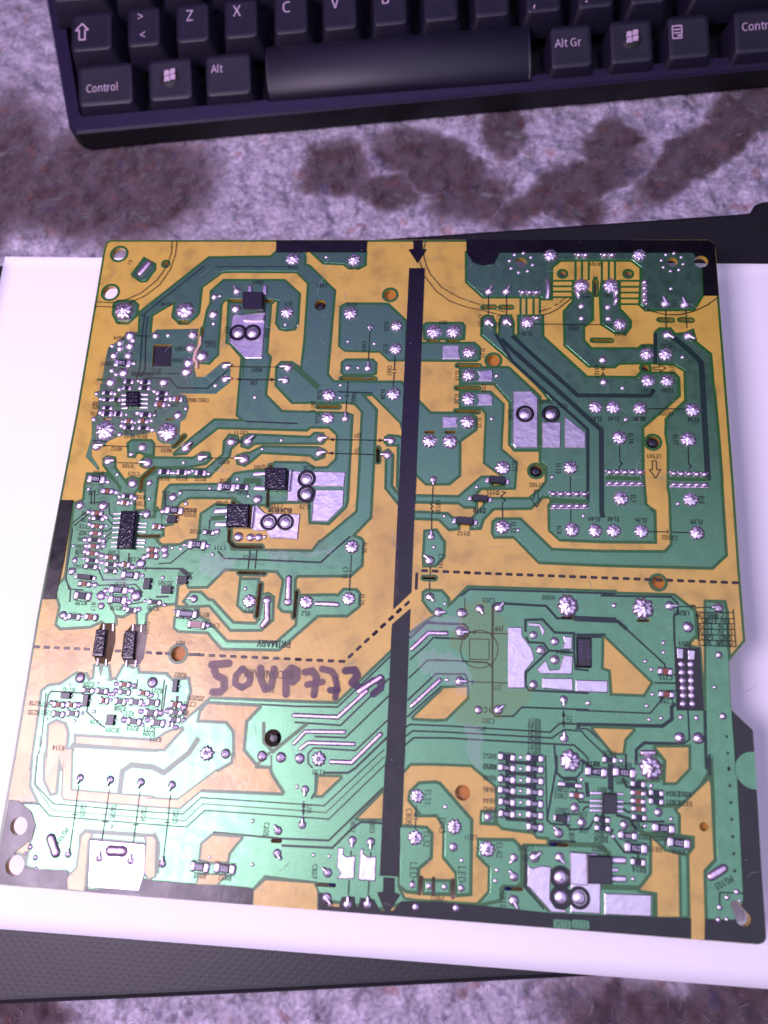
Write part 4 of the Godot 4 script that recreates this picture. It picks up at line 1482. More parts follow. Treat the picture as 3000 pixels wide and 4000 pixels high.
func data_laminate() -> void:
	isl(0.75, [18.94,42.38,25.19,41.82,25.26,44.52,19.7,50.28,16.98,50.54,11.21,50.48,18.44,43.15])
	isl(0.75, [9.32,65,11.07,62.91,17.42,62.54,26.73,62.36,33.11,67.07,33.37,76,35.05,77.34,42.95,77.84,43.89,78.89,46.46,78.95,46.46,79.83,40.38,80.11,39.97,89.92,34.88,90.9,32.59,93.2,29.37,94.7,23.79,94.76,13.01,94.86,11.1,94.67,9.82,92.6])
	isl(0.75, [62.16,26.77,73.88,38.11,71.96,41.23,63.95,41.33,63.65,35.25,61.83,34.73])
	isl(0.75, [58.77,50.72,68.94,50.47,66.63,53.09,66.09,56.47,63.71,56.6])
	isl(0.75, [74.71,54.68,82.9,54.23,82.83,56.15,82.67,59.37,79.24,62.98,76.79,63.12,77.26,57.85,76.26,56.52])
	isl(0.75, [87.62,62.04,87.9,63.15,87.65,80.75,85.02,83.49,84.57,99.15,81.27,99.28,81.85,79.62,83.27,78.45,83.42,75.61,80.02,75.39,80.25,70.76,79.38,69.7,80.81,68.61])
	isl(0.75, [72.87,76.94,75.51,79.38,79.13,79.58,78.64,94.43,73.51,94.79,73.62,89.34,69.47,88.99,72.55,85.17])
	isl(0.5, [-28.04,96.05,-25.28,93.23,-12.64,93.15,-11.65,94.93,-11.25,99.87,-27.84,100.38])
	isl(0.75, [-42.94,85.68,-40.45,83.47,-32.95,83.45,-35.77,87.25,-36.01,89.5,-40.19,89.78,-42.99,89.29])
	isl(0.5, [-42.77,93.07,-36.12,92.85,-38.08,95.08,-43.24,95.32])
	isl(0.6, [-75.95,85.95,-75.08,84.98,-73.51,85.11,-74.23,87,-73.25,98.91,-77.58,98.76,-78.26,96.34,-75.91,93.71])
	isl(0.6, [-58.44,84.84,-56.68,84.73,-55.8,85.59,-54.85,94.1,-56.24,94.87,-57.74,93.18,-57.96,86.41])
	isl(0.75, [-13.37,67.14,-7.77,66.93,-12.39,71.63,-13.5,71.69])
	isl(0.75, [3.94,70.19,4.04,76.36,-2.16,76.74])
	isl(0.8, [-90.13,57.98,-88.44,56.89,-85.9,57.5,-84.67,59.92,-84.42,68.95,-86.02,65.68,-85.36,75.29,-86.36,75.58,-88.83,72.14,-89.71,65.88,-88.89,69.2])
	isl(0.9, [-45.79,49.9,-31.69,49.92,-34.91,53.79,-34.85,61.57,-30.87,65.41,-31.28,65.93,-27.22,65.93,-26.28,67.77,-23.15,71.57,-44.86,72.05,-41.04,67.68,-36.99,65.07,-36.97,62.91,-36.25,65.24,-37.46,56.62,-39.82,54.05,-47.64,54.1,-47.38,51.98])
	isl(0.8, [-81.89,60.51,-59.39,60.51,-56.56,58.39,-55.54,57.85,-52.52,56.95,-56.77,62.31,-59.62,62.47,-60.16,62.5,-81.6,62.22])
	isl(0.5, [-84.69,64.13,-82.71,64.02,-81.15,74.56,-67.66,74.82,-57.86,74.94,-61.35,75.39,-51.1,75.24,-41.35,67.22,-40.48,68.12,-50.35,77.06,-61.1,77.13,-57.56,77.03,-82.47,76.78,-83.15,75.87])
	rib(0.69, [48.4,-84.31,55.4,-84.34])
	rib(0.69, [48.39,-82.32,55.37,-82.37])
	rib(0.68, [48.38,-80.45,55.35,-80.49])
	rib(0.68, [48.37,-78.48,55.33,-78.53])
	rib(0.68, [68.95,-84.42,75.9,-84.45])
	rib(0.68, [68.89,-82.28,75.83,-82.33])
	rib(0.67, [68.83,-80.26,75.75,-80.3])
	rib(0.67, [68.78,-78.21,75.68,-78.26])
	rib(0.67, [68.72,-76.2,75.61,-76.26])
	rib(0.69, [55.92,-91.85,55.83,-84.51])
	rib(0.69, [57.93,-91.85,57.82,-84.52])
	rib(0.69, [60.02,-91.86,59.89,-84.53])
	rib(0.69, [64.08,-91.87,63.91,-83.9])
	rib(0.68, [66.22,-91.88,66.03,-83.91])
	rib(0.68, [68.13,-91.88,67.92,-83.92])
	rib(0.69, [38.87,-77.98,38.92,-71.47])
	rib(0.69, [40.68,-78,40.7,-71.49])
	rib(0.69, [42.87,-78.01,42.89,-71.51])
	rib(0.68, [44.81,-78.03,44.81,-71.53])
	rib(1.42, [61.96,-85.87,61.96,-78.65])

func data_gaps() -> void:
	gap(0.57, 0, [22.91,16.8,25.31,14.78,65.17,14.36,61.68,15.08,80.4,14.69,82.05,16.29,81.92,19.1,80.9,19.91,80.72,26.44,80.8,28.42])
	gap(0.67, 0, [9.11,29.28,13.68,24.57,15.48,24.56,13.59,24.76,24.13,24.69,24.92,25.68,24.98,27.98,23.72,28.55])
	gap(0.56, 0, [16.17,28.83,24.35,28.71,25.09,27.79,25.03,25.48,23.99,24.81])
	gap(0.71, 0, [31.95,28.66,31.84,19.18,32.73,18.49,34.78,18.4,46.49,18.61,49.5,21.91,64.98,21.62])
	gap(1, 0, [53.52,21.48,64.98,21.49,54.63,22.04,65.84,22.03,68.26,24.14])
	gap(0.5, 0, [67.05,23.08,77.86,33.03,77.95,34.56])
	gap(0.51, 0, [31.84,21.58,32.23,48.05,33.03,48.97,37.7,48.72,40.01,46.24,57.67,45.99])
	gap(0.71, 0, [40.9,26.06,40.88,22.73,45.56,22.4,48.81,25.83,54.06,25.85,54,30.75])
	gap(0.6, 0, [41.03,27.32,41.79,28.81,45.8,28.87,47.17,30.82,53.99,31.13,54.31,35.46,57.85,35.66])
	gap(0.6, 0, [47.17,30.95,41.07,37.09,40.97,40.3,41.84,41.72,57.74,41.65])
	gap(1.25, 0, [54.57,26.49,62.64,26.12])
	gap(0.42, 0, [77.91,35.48,80.75,35.8])
	gap(0.48, 0, [75.08,38.11,80.8,37.92])
	gap(0.42, 0, [80.71,39.88,78.01,40.02,77.66,41.24,73.57,46.08,54.31,46.29])
	gap(0.96, 0, [80.25,43.2,79.17,44.15,79.11,47.27,76.57,49.18,54.27,49.93])
	gap(0.48, 0, [83.31,44.53,83.36,52.17,81.53,53.58])
	gap(0.82, 0, [81.53,53.43,71.8,53.68,69.67,55.54,69.54,59.31])
	gap(0.45, 0, [9.08,53.18,10.17,52.31,20.47,52.16,47.46,52.3,49.89,49.99,56.18,49.77,54.25,50.97,57.26,50.95,64.01,56.73])
	gap(0.45, 0, [9.07,55.54,11.12,53.94,20.52,53.76,47.93,53.76,51.09,51.46,55.67,51.57,56.63,52.76,63.07,58.52])
	gap(0.5, 0, [9.06,57.81,11.44,55.69,20.57,55.27,53.7,55.26,56.07,57.18,57.45,58.73])
	gap(0.53, 0, [48.53,55.26,48.98,61.27,46.59,74.17,47.65,75,52.56,75.02])
	gap(0.51, 0, [4.08,34.35,-9.62,48.77,-21.64,49.2,-44.56,49.21])
	gap(0.51, 0, [4.02,40.4,-8.51,53.55,-21.27,53.43])
	gap(0.51, 0, [4.14,45.11,-7.03,56.71,-15.37,56.83])
	gap(0.45, 0, [4.23,51.46,-4.05,59.85,-15.38,59.81,-16.78,61.28,-16.56,63.88,-15.22,64.96])
	gap(0.62, 0, [4.23,56.04,-3.76,64.3,-5.62,65.63,-12.33,65.97])
	gap(0.62, 0, [-14.2,66.13,-14.06,71.03,-15.04,72.71])
	gap(0.37, 0, [3.7,59.19,2.04,60.71,-11.44,74.23,-22.88,74.23,-44.85,74.23,-49.26,78.62,-60.88,78.64,-85.35,78.25,-91.5,73.5,-92.1,66.02,-91.63,63.02,-92.8,49.28])
	gap(0.37, 1, [3.92,60.89,-10.82,75.91,-22.74,75.77,-44.03,75.74,-48.53,80.31,-60.65,80.18,-85.31,79.9,-91.76,73.51,-92.36,66.03,-91.71,65.49,-92.35,60.59])
	gap(0.37, 0, [4.04,63.07,-9.96,77.46,-22.59,77.37,-43.33,77.33,-47.83,81.76,-60.43,81.68,-85.84,81.34,-89.22,78.61,-94,78.42])
	gap(0.54, 0, [3.98,68.8,-9.57,82.64,-22.07,82.98,-40.55,82.57])
	gap(0.59, 0, [-21.91,84.66,-8.47,84.36,-3.93,79.57,-1.37,77.6,4.47,77.58])
	gap(0.46, 0, [9.38,35.12,14.17,30.58,15.64,28.73,19.71,28.67])
	gap(0.46, 0, [9.35,40.13,14.35,35.01,19.91,34.87,16.39,34.78,30.56,34.86,31.88,36.05])
	gap(0.5, 0, [9.25,46.07,16.77,38.52,20.03,38.49,24.6,38.27,25.25,39.35,25.32,41.82])
	gap(0.5, 0, [9.33,50.46,18.4,41.79])
	gap(1.58, 1, [-83.37,68.89,-82.71,63.51,-82.31,62.75,-58.57,62.65,-56.2,61.06])
	gap(1.54, 1, [-67.39,74.92,-67.43,68.73,-65.2,67.04,-58.94,67.28,-55.86,68.54,-49.6,63.02,-48.79,61.62,-47.31,58.87])
	gap(1, 1, [-72.97,97.55,-74.09,86.3,-58.7,86.69,-56.61,94.22])
	gap(1.14, 1, [-75.23,93.21,-76.49,85.76,-75.41,84.54,-56.5,84.49,-56.24,84.24,-54.95,86.22,-54.17,93.61])
	gap(1.03, 1, [-29.75,53.76,-29.09,59.08,-26.44,61.34,-17.72,53.6])
	gap(0.76, 1, [-30.87,65.41,-26.95,61.37])
	gap(0.55, 1, [-26.28,67.77,-26.81,62.34])
	gap(0.48, 0, [-91.92,55.57,-92.03,49.75,-91.27,48.69,-82.55,48.76,-79.92,49.9,-80.1,53.69,-75.24,57.18,-74.1,57.62])
	gap(0.43, 0, [-77.41,48.75,-74.69,48.87,-74.71,47.09])
	gap(0.43, 0, [-66.8,44.14,-66.69,46.69,-68.03,46.75])
	gap(0.43, 0, [-59.07,43.76,-58.82,53.32,-59.01,53.83,-63.48,54.07,-63.82,55.33])
	gap(0.48, 0, [-58.31,45.25,-58.28,51.3,-58.69,54.06])
	gap(0.79, 0, [-54.73,48.11,-54.53,55.58])
	gap(0.97, 2, [36.27,60.18,36.44,74.58])
	gap(0.97, 2, [35.91,60.43,43.51,60.47])
	gap(0.96, 2, [35.95,63.2,43.51,63.22])
	gap(0.96, 2, [35.98,66.07,43.52,66.09])
	gap(0.96, 2, [36.01,68.93,43.52,68.93])
	gap(0.95, 2, [36.05,71.76,43.53,71.76])
	gap(0.95, 2, [36.08,74.49,43.53,74.47])
	gap(0.82, 2, [43.51,58.84,43.53,77.48])
	gap(0.39, 0, [46.27,58.21,46.59,74.17])
	gap(0.62, 0, [49.16,58.05,49.13,62.45,51.02,64,54.08,63.89])
	gap(1.41, 0, [40.85,81.18,41.13,89.84,46.19,94.8])
	gap(1.4, 0, [47.16,79.45,53.88,79.35])
	gap(0.93, 0, [39.98,90.77,35.58,90.86,35.15,93.66])
	gap(1.19, 0, [62.83,59.4,62.77,65.88])
	gap(0.47, 0, [63.52,59.36,63.34,66.41])
	gap(0.5, 0, [54.17,63.54,54.2,68.46,54.88,69.27,57.42,69.21])
	gap(0.59, 0, [66.95,56.66,66.84,60.51])
	gap(0.59, 0, [65.99,62.66,66.9,64.91,71.95,64.99,72.26,67,76.13,66.92])
	gap(0.47, 0, [64.25,69.02,67.94,68.91])
	gap(0.47, 0, [55.63,71.38,56.23,70.59,57.41,70.15])
	gap(0.47, 0, [50.73,72.39,54.45,72.34])
	gap(0.58, 0, [65.96,70.18,66.91,70.96,67.87,71])
	gap(0.78, 0, [63.98,71.79,67.25,72.52,69.08,75.16])
	gap(0.58, 0, [62.32,76.14,65.85,80.56,69.28,80.46,69.24,81.87])
	gap(0.51, 0, [50.72,74.28,52.45,76.03,57.12,75.64,59.32,71.89])
	gap(0.97, 0, [60.68,71.81,60.8,75.13,63.3,75.8])
	gap(1.17, 1, [50.67,79.72,59.94,79.31,62.39,81.42])
	gap(1.15, 1, [69.83,75.85,82.2,75.98])
	gap(0.8, 0, [55.62,58.85,57.38,60.29,58.56,60.99])
	gap(0.48, 0, [55.82,58.84,55.78,61.53,54.17,63.35,50.81,63.54])
	gap(0.99, 0, [56.72,64.34,57.05,67.92])
	gap(0.46, 0, [67.81,73.04,72.81,72.91,76.08,72.61])
	gap(0.78, 1, [69.68,63.2,74.95,62.89,76.36,61.67,76.73,57.65,75.4,56.57,70.29,56.86])
	gap(0.87, 1, [74.31,69.12,82.59,68.43])
	gap(0.65, 0, [87.92,62.7,88.21,55.85,87.21,59.06,87.74,44.6])
	gap(1.22, 1, [41.69,89.54,47.32,95.47])
	gap(1.2, 1, [59.9,89.05,68.9,88.69,72.55,89.43])
	gap(1.27, 0, [36.36,-64.87,43.79,-57.33,55.97,-45.2,74.18,-45.46,76.96,-45.52,78.38,-47.49])
	gap(1.41, 0, [32.96,-63.71,36.39,-60.1,48.09,-48.75,62.65,-34.25,62.23,-9.1,62.54,-7.37])
	gap(0.96, 0, [31.24,-65.44,36.43,-56.34,44.35,-48.38,51.44,-41.56,58.77,-34.3,58.38,-11.72])
	gap(1.64, 0, [84.8,-64.84,88.95,-60.85,92.24,-56.9,92.4,-55,92.25,-31.33,92.2,-19.43])
	gap(1.1, 0, [79.4,-66.34,78.99,-56.09])
	gap(1.05, 1, [63.64,-19.45,73.27,-19.44])
	gap(1.04, 1, [81.41,-19.68,92.35,-19.71])
	gap(1.58, 1, [47.52,-12.22,58.51,-11.73])
	gap(1.76, 1, [-30.7,-53.49,-22.54,-46.38])
	gap(0.46, 0, [-44.3,-34.58,-28,-34.25])
	gap(0.46, 0, [-16.38,-45.03,-6.1,-44.86,-5.75,-44.68])
	gap(0.42, 0, [-78.02,-48.55,-70.22,-48.69,-67.09,-45.4,-57.57,-45.42,-51.53,-52.04])
	gap(0.43, 0, [-81.39,-71.46,-81.34,-64.75,-80.19,-51.65,-80.92,-47.7])
	gap(0.43, 0, [-80.32,-70.46,-80.11,-64.77,-78.53,-51.68,-79.6,-49])
	gap(0.31, 0, [-63.87,-89.26,-82.48,-70.44])
	gap(0.25, 0, [-60.4,-88.92,-50.83,-88.95,-33.89,-89.01])
	gap(0.73, 1, [-89.8,-53.77,-81.94,-54.22])
	gap(0.73, 1, [-93.68,-47.8,-85.75,-47.61])
	gap(0.91, 1, [-86.61,-45.36,-85.58,-38.72])
	gap(0.71, 0, [-72.83,-35.24,-73.18,-37.73])
	gap(0.59, 0, [-91.49,-27.09,-87,-26.9])
	gap(1.7, 1, [-42.82,-15.36,-38.31,-15.49,-38.01,-13.9])
	gap(1.4, 1, [-51.47,-3.31,-46.5,-4.04])
	gap(0.55, 0, [-48.08,6.44,-45.9,8.53,-17.48,8.67,-14.26,5.26,-9.4,0.61])
	gap(0.4, 0, [-62.19,-11.87,-44.04,-12.33])
	gap(0.39, 0, [-51.71,-3.01,-51.48,0.1])
	gap(0.4, 0, [-93.68,0.69,-93.25,1.54,-92.75,15.92,-91.28,19.45,-86.75,19.54])
	gap(0.35, 0, [-93.62,-0.61,-88.37,-5.57])
	gap(0.35, 0, [-93.02,0.38,-87.94,-4.71])
	gap(0.4, 0, [-83.42,-7.18,-82.58,-3.72,-80.64,-2.34,-79.2,-2.33])
	gap(0.4, 0, [-84.59,-3.65,-81.22,-0.59,-79.22,-0.6])
	gap(0.4, 0, [-84.04,1.51,-82.61,1.52,-81.04,0.55,-79.04,0.54])
	gap(0.4, 0, [-83.54,4.63,-81.1,1.98,-78.83,1.9])
	gap(0.4, 0, [-83.37,7.45,-81.69,3.71,-79.2,3.2])
	gap(0.39, 0, [-65.36,10.84,-61.78,10.51,-56.09,5.06])
	gap(0.56, 0, [-76.24,13.2,-72.69,12.51,-57.95,12.08,-55.53,13.64,-59.03,12.12,-57.2,13.43,-54.79,14.98])
	gap(0.39, 0, [-83.91,18.06,-71.42,17.28,-68.85,19.63])
	gap(0.4, 0, [-92.94,16.48,-90.72,19.43,-90.34,23.25])
	gap(0.39, 0, [-83.68,12.51,-81.38,16.3,-74.12,16.02])
	gap(0.39, 0, [-77.79,8.65,-77.23,12.26,-76.54,13.07])
	gap(0.39, 0, [-74.78,7.98,-74.31,11.04])
	gap(0.35, 0, [-89.58,-11.11,-88.66,-6.43])
	gap(0.35, 0, [-88.42,-11.14,-87.79,-6.46])
	gap(0.41, 0, [-89.19,-7,-85.19,-7.42,-83.33,-6.6])
	gap(0.57, 0, [-66.43,-11.22,-65.48,-4.28])
	gap(0.39, 0, [-72.89,24.14,-73.01,23.33,-68.45,22.33])
	gap(0.39, 1, [-78.94,22.77,-76.14,26.43])
	gap(0.55, 0, [-64.82,20.69,-60.99,20.4])

func data_tin() -> void:
	pad([-52.34,-70.9,-41.58,-72.34,-41.15,-55.97,-46.48,-55.89,-52,-61.33,-52.3,-62.47])
	pad([15.11,-61.25,20.52,-61.32,20.15,-59.57,20.66,-56.59,15.13,-56.5])
	pad([26.02,-52.68,30.63,-53.23,30.7,-49.36,26.09,-49.28,26.75,-51.15])
	pad([26.18,-45.14,29.93,-45.21,30.78,-44.16,30.83,-41.43,26.13,-41.34,26.64,-43.17])
	pad([15.83,-37.49,20.69,-37.45,20.18,-35.79,20.65,-34.01,15.96,-33.84])
	pad([36.91,-46.26,42.15,-46.36,44.22,-44.12,44.14,-28.24,37.62,-28.08,36.93,-29.08])
	pad([45.44,-36.36,50.99,-36.48,50.8,-28.27,45.57,-28.19])
	pad([52.09,-38.44,58.08,-33.26,57.95,-28.45,52,-28.36])
	pad([-29.2,-18.97,-12.14,-19.01,-12.29,-14.46,-22.49,-14.21,-25.98,-9.49,-29.04,-9.54])
	pad([-20.74,-13.25,-12.31,-13.51,-12.18,-12.86,-12.15,-8.43,-16.37,-3.57,-21.19,-3.52,-21.24,-9.29])
	pad([-39.33,-7.71,-37.64,-7.62,-35.2,-5.56,-24.67,-5.61,-24.82,2.12,-33.07,2,-34.39,-0.2,-38.53,-0.06])
	pad([36.09,24.87,40.01,24.82,40.02,27.11,42.55,30.28,43.43,33.5,40.83,36.85,40.85,41.28,36.27,41.51])
	pad([51.06,26.74,53.55,26.75,53.51,30.28,50.78,30.4,51.42,28.36])
	pad([43.8,36.21,46.29,33.36,47.52,36.03,49.99,35.67,51.26,31.88,53.74,32.01,53.43,36.98,45.29,37.25])
	pad([45.41,38.23,53.54,37.96,53.62,41.37,45.41,41.05])
	pad([54.26,38.32,62.82,38.11,62.74,41.4,54.22,41.46])
	pad([41.77,23.46,44.8,23.46,46.31,25.56,45.55,27.12,44.8,24.61,41.77,24.49])
	pad([-7.02,84.15,-5.32,84.16,-5.59,85.51,-4.69,86.23,-2.31,85.74,-2.3,91.36,-6.96,91.67,-5.85,90.39,-6.94,88.7])
	pad([-1.2,84.11,-0.24,84.05,-0.29,85.17,0.84,85.87,3.11,85.61,3.22,91.53,-1.2,91.61])
	pad([41.73,85.26,43.03,85.8,45.2,85.03,47.63,85.12,47.34,90.15,47.33,92.64,48.66,94.52,51.44,94.81,51.44,95.55,47.59,95.69,41.7,90.04])
	pad([52.66,81.37,59.39,81.18,59.91,88.31,59.63,95.22,52.23,95.37,52.38,93.77])
	pad([60.66,90.36,72.27,89.94,71.94,94.96,60.55,95.28])
	pad([81.1,28.56,83.07,28.62,82.77,31.57,81.11,31.49])
	pad([83.96,28.89,86.07,28.95,85.77,31.73,83.97,31.67])
	pad([-73.69,86.39,-58.34,86.55,-57.42,93.83,-58.42,98.12,-72.36,98.18])
	bar(1.18, [-21.43,51.6,-9.43,51.46,-4.42,46.53,-2.02,44.18])
	bar(1.07, [-20.79,58.86,-18.01,55.69,-7.38,55.23])
	bar(1.06, [-18.9,60.2,-17.01,58.53,-4.66,58.21])
	bar(1.15, [-10.34,63.05,-4.84,62.97,2.44,55.3])
	bar(1.18, [9.88,32.05,14.31,27.5,19.18,27.41])
	bar(1.16, [10.45,47.48,17.84,40.21])
	bar(1.56, [-26.39,13.59,-26.03,19.62])
	bar(1.22, [-17.74,20.61,-12.03,20.63,-11.74,20.7])
	bar(1.18, [71.27,56.18,74.22,56.01])
	bar(1.61, [-32.05,20.81,-31.55,25.82,-32.6,27.45])
	bar(2.31, [-84.43,86.96,-82.54,90.28])
	bar(1.8, [86.84,84.85,90.1,82.72])
	bar(1.89, [-85.13,-86.38,-82.82,-90.07])
	bar(1.53, [-4.05,44.28,1.59,40.27])
	bar(2.53, [-67.53,88.85,-64.23,88.77])
	saw(1, 5, 1.71, [63.55,-21.57,74.42,-21.87])
	saw(-1, 5, 1.31, [63.58,-17.05,74.26,-17.28])
	saw(1, 5, 1.56, [81.63,-21.71,92.33,-21.67])
	saw(-1, 5, 1.42, [81.55,-17.16,92.2,-17.26])
	saw(1, 5, 1.58, [47.53,-14.52,58.57,-14.74])
	saw(-1, 5, 1.44, [47.91,-9.58,58.62,-10.01])
	saw(1, 2, 1.73, [55.8,-93.8,60.11,-93.81])
	saw(1, 2, 1.72, [63.78,-93.82,68.27,-93.83])
	saw(1, 3, 1.72, [38.46,-80.38,44.82,-80.32])
	saw(1, 1, 1.42, [46.81,-78.04,46.83,-84.8])
	saw(1, 4, 1.82, [77.44,-84.46,77.14,-76.18])
	saw(1, 2, 1.4, [67.37,-75.93,67.81,-81.95])
	saw(1, 1, 1.13, [56.73,-78.12,55.21,-80.89])
	saw(1, 1, 1.42, [42.83,-71.35,45.04,-71.37])

func data_joints() -> void:
	joint("star", -88.38, -72.07, 6.22)
	joint("star", -68.12, -72.6, 5.99)
	joint("star", -34.61, -91.96, 4.44)
	joint("star", -14.36, -91.66, 4.23)
	joint("star", -34.65, -72.24, 4.5)
	joint("star", -14.24, -72.1, 4.43)
	joint("star", 0.56, -67.67, 4.07)
	joint("star", 0.66, -59.94, 4.04)
	joint("star", 12.35, -66.02, 4.61)
	joint("star", 18.39, -66.09, 4.59)
	joint("star", 23.43, -58.99, 4.39)
	joint("star", 23.48, -51.17, 4.49)
	joint("star", 48.15, -93.52, 4.34)
	joint("star", 75.65, -93.41, 4.25)
	joint("star", 41, -69.4, 4.53)
	joint("star", 69, -69.06, 4.3)
	joint("star", 76.64, -59.13, 4.22)
	joint("star", 76.72, -50.41, 4.18)
	joint("star", 57.65, -82.54, 4.83)
	joint("star", 66.56, -82.6, 4.79)
	joint("star", 82.24, -59.21, 4.21)
	joint("star", 82.25, -50.35, 4.16)
	joint("star", -88.18, -30.56, 6.39)
	joint("star", -68.18, -30.42, 6.59)
	joint("star", -19.02, -43.8, 4.31)
	joint("star", -18.88, -36.28, 4.27)
	joint("star", 0.78, -44.65, 4.25)
	joint("star", 23.58, -43.41, 4.31)
	joint("star", 23.49, -35.86, 4.41)
	joint("star", 12.38, -29.5, 4.69)
	joint("star", 18.44, -29.5, 4.67)
	joint("star", 34.11, -21.61, 4.44)
	joint("star", 61.19, -41.46, 4.18)
	joint("star", 66.3, -41.57, 4.17)
	joint("star", 67.78, -31.89, 4.38)
	joint("star", 53.54, -22.15, 4.38)
	joint("star", 67.78, -13.27, 4.28)
	joint("star", 74, -41.28, 4.41)
	joint("star", 89.12, -41.16, 4.23)
	joint("star", 87.32, -31.78, 4.45)
	joint("star", 87.15, -13.59, 4.35)
	joint("star", 34.24, -3.67, 4.47)
	joint("star", 53.81, -3.52, 4.41)
	joint("star", 60.27, -3.47, 4.13)
	joint("star", 52.3, 18.31, 6.06)
	joint("star", 65.43, -3.64, 4.24)
	joint("star", 73.11, -3.77, 4.22)
	joint("star", 88.32, -3.76, 4.17)
	joint("star", 72.7, 18.22, 5.97)
	joint("star", -8.78, 3.77, 4.04)
	joint("star", -8.69, 18.9, 3.96)
	joint("star", -37.18, 20.75, 4.04)
	joint("star", -20.7, 20.33, 3.99)
	joint("star", -44.49, 62.83, 3.85)
	joint("star", -13.78, 62.53, 4.02)
	joint("star", 12.99, 70.33, 3.89)
	joint("star", 12.95, 80.53, 3.96)
	joint("star", 22.91, 77.21, 4.07)
	joint("star", 31.46, 82, 4.25)
	joint("star", 52.58, 59.23, 5.98)
	joint("star", 73.12, 59.86, 5.88)
	joint("dome", -29.24, 62.69, 2.92)
	joint("dome", -24.07, 62.76, 2.91)
	joint("dome", -18.95, 62.71, 2.9)
	joint("dome", -39.36, 62.66, 2.82)
	joint("dome", -26.04, 20.42, 2.67)
	joint("dome", -32.1, 20.28, 2.82)
	joint("dome", -38, -9.77, 3.08)
	joint("dome", -42.49, 1.91, 3.04)
	joint("dome", -38.88, 1.92, 2.48)
	joint("dome", -36.4, 1.83, 2.48)
	joint("lead", -53.51, 20.76, 2.45, 180)
	joint("lead", -32.71, -52.98, 3.22, 180)
	joint("lead", -33.03, -48.54, 2.77, 180)
	joint("lead", -52.69, -53.3, 2.82, 0)
	joint("lead", -52.16, -48.68, 2.81, 0)
	joint("lead", -20.49, -29.59, 2.83, 0)
	joint("lead", -20.55, -24.96, 2.81, 0)
	joint("lead", -42.77, -28.29, 3.16, -40)
	joint("lead", -7.58, -53.23, 2.59, -90)
	joint("lead", -13.48, -36.25, 2.55, -90)
	joint("lead", -43.42, -22.28, 3.56, 180)
	joint("dome", -47.91, -27.86, 3.17)
	joint("dome", -13.79, -53.29, 2.17)
	joint("lead", -7.77, -67.41, 2.05, 90)
	joint("lead", 28.98, -80.38, 2.89, -60)
	joint("lead", 34.47, -80.42, 2.88, -60)
	joint("lead", 29.03, -69.6, 3.14, 50)
	joint("lead", 34.59, -69.82, 3.13, 50)
	joint("lead", 82.86, -76.54, 3.04, -110)
	joint("lead", 88.64, -76.27, 3.03, -110)
	joint("lead", 82.93, -65.75, 3.01, 40)
	joint("lead", 89.05, -65.52, 2.99, 40)
	joint("dome", 57.54, -75.36, 2.11)
	joint("dome", 57.48, -71.18, 1.96)
	joint("dome", 65.53, -75.11, 2.1)
	joint("dome", 65.58, -71.1, 2.09)
	joint("dome", 63.59, -57.08, 2.61)
	joint("dome", 63.7, -49.72, 2.45)
	joint("lead", -56.68, -22.53, 2.88, 0)
	joint("lead", -73.2, -20.28, 3.2, 180)
	joint("lead", -85.69, -20.55, 2.93, 0)
	joint("lead", -90.18, -25.44, 3.25, 0)
	joint("lead", -61.84, -25.55, 3.19, -40)
	joint("dome", -76.88, -13.63, 3.18)
	joint("dome", -71.71, -13.93, 2.02)
	joint("dome", -63.78, -9.62, 2.85)
	joint("dome", -88.97, -46.91, 3.63)
	joint("dome", -71.82, -47.22, 3.29)
	joint("dome", -65.72, -36.18, 2.94)
	joint("dome", -85.26, -50.36, 3.33)
	joint("dome", -75.55, -25.35, 2.93)
	joint("dome", -78.72, -23, 1.76)
	joint("dome", -85.14, -63.38, 3.38)
	joint("dome", -83.97, -61.74, 2.15)
	joint("dome", -88.12, -60.69, 2.46)
	joint("dome", -84.6, -59.75, 3.06)
	joint("dome", -90.58, -59.66, 1.54)
	joint("dome", -87.82, -58.71, 2.45)
	joint("dome", -89.42, -56.23, 2.75)
	joint("dome", -84.69, -56.3, 3.05)
	joint("dome", -85.3, -50.28, 3.33)
	joint("dome", -89.37, -51.02, 1.83)
	joint("dome", -64.57, -63.96, 3.34)
	joint("dome", -64.75, -59.36, 3.32)
	joint("dome", -60.62, -56.49, 4.2)
	joint("dome", -64.68, -54.16, 3.6)
	joint("dome", -64.87, -50.94, 3.89)
	joint("dome", -76.71, -63.48, 2.45)
	joint("dome", -59.08, -77.75, 2.45)
	joint("dome", -58.63, -71.34, 3.35)
	joint("dome", -78.74, -48.94, 0)
	joint("lead", -51.96, -79.84, 2.75, -120)
	joint("dome", -51.54, -73.42, 3.34)
	joint("lead", 0.88, -29.37, 2.64, 180)
	joint("lead", 0.02, -24.76, 2.77, 180)
	joint("lead", 13.94, -17.44, 2.31, 90)
	joint("lead", 13.93, -0.21, 2.39, -90)
	joint("lead", 13.8, 6.89, 2.9, -140)
	joint("lead", 14.21, 17.29, 2.6, 50)
	joint("lead", 16.83, 21.64, 2.84, 0)
	joint("dome", 23.28, 21.62, 2.96)
	joint("dome", 23.17, 26.79, 3.32)
	joint("lead", 33.51, 19.63, 2.81, -45)
	joint("lead", 28.27, 20.11, 2.57, 60)
	joint("dome", 23.81, 21.6, 2.44)
	joint("lead", 79.92, 17.15, 2.72, 0)
	joint("lead", 92.93, 17.11, 2.7, 180)
	joint("dome", 84.43, 22.79, 3.06)
	joint("dome", 65, 17.65, 1.5)
	joint("dome", 43.04, 26.85, 2.39)
	joint("dome", 45.05, 30.8, 2.75)
	joint("dome", 48.8, 28.23, 2.5)
	joint("dome", 48.77, 33.25, 2.73)
	joint("dome", 43.07, 40.19, 2.47)
	joint("dome", 28.44, 47.52, 2.35)
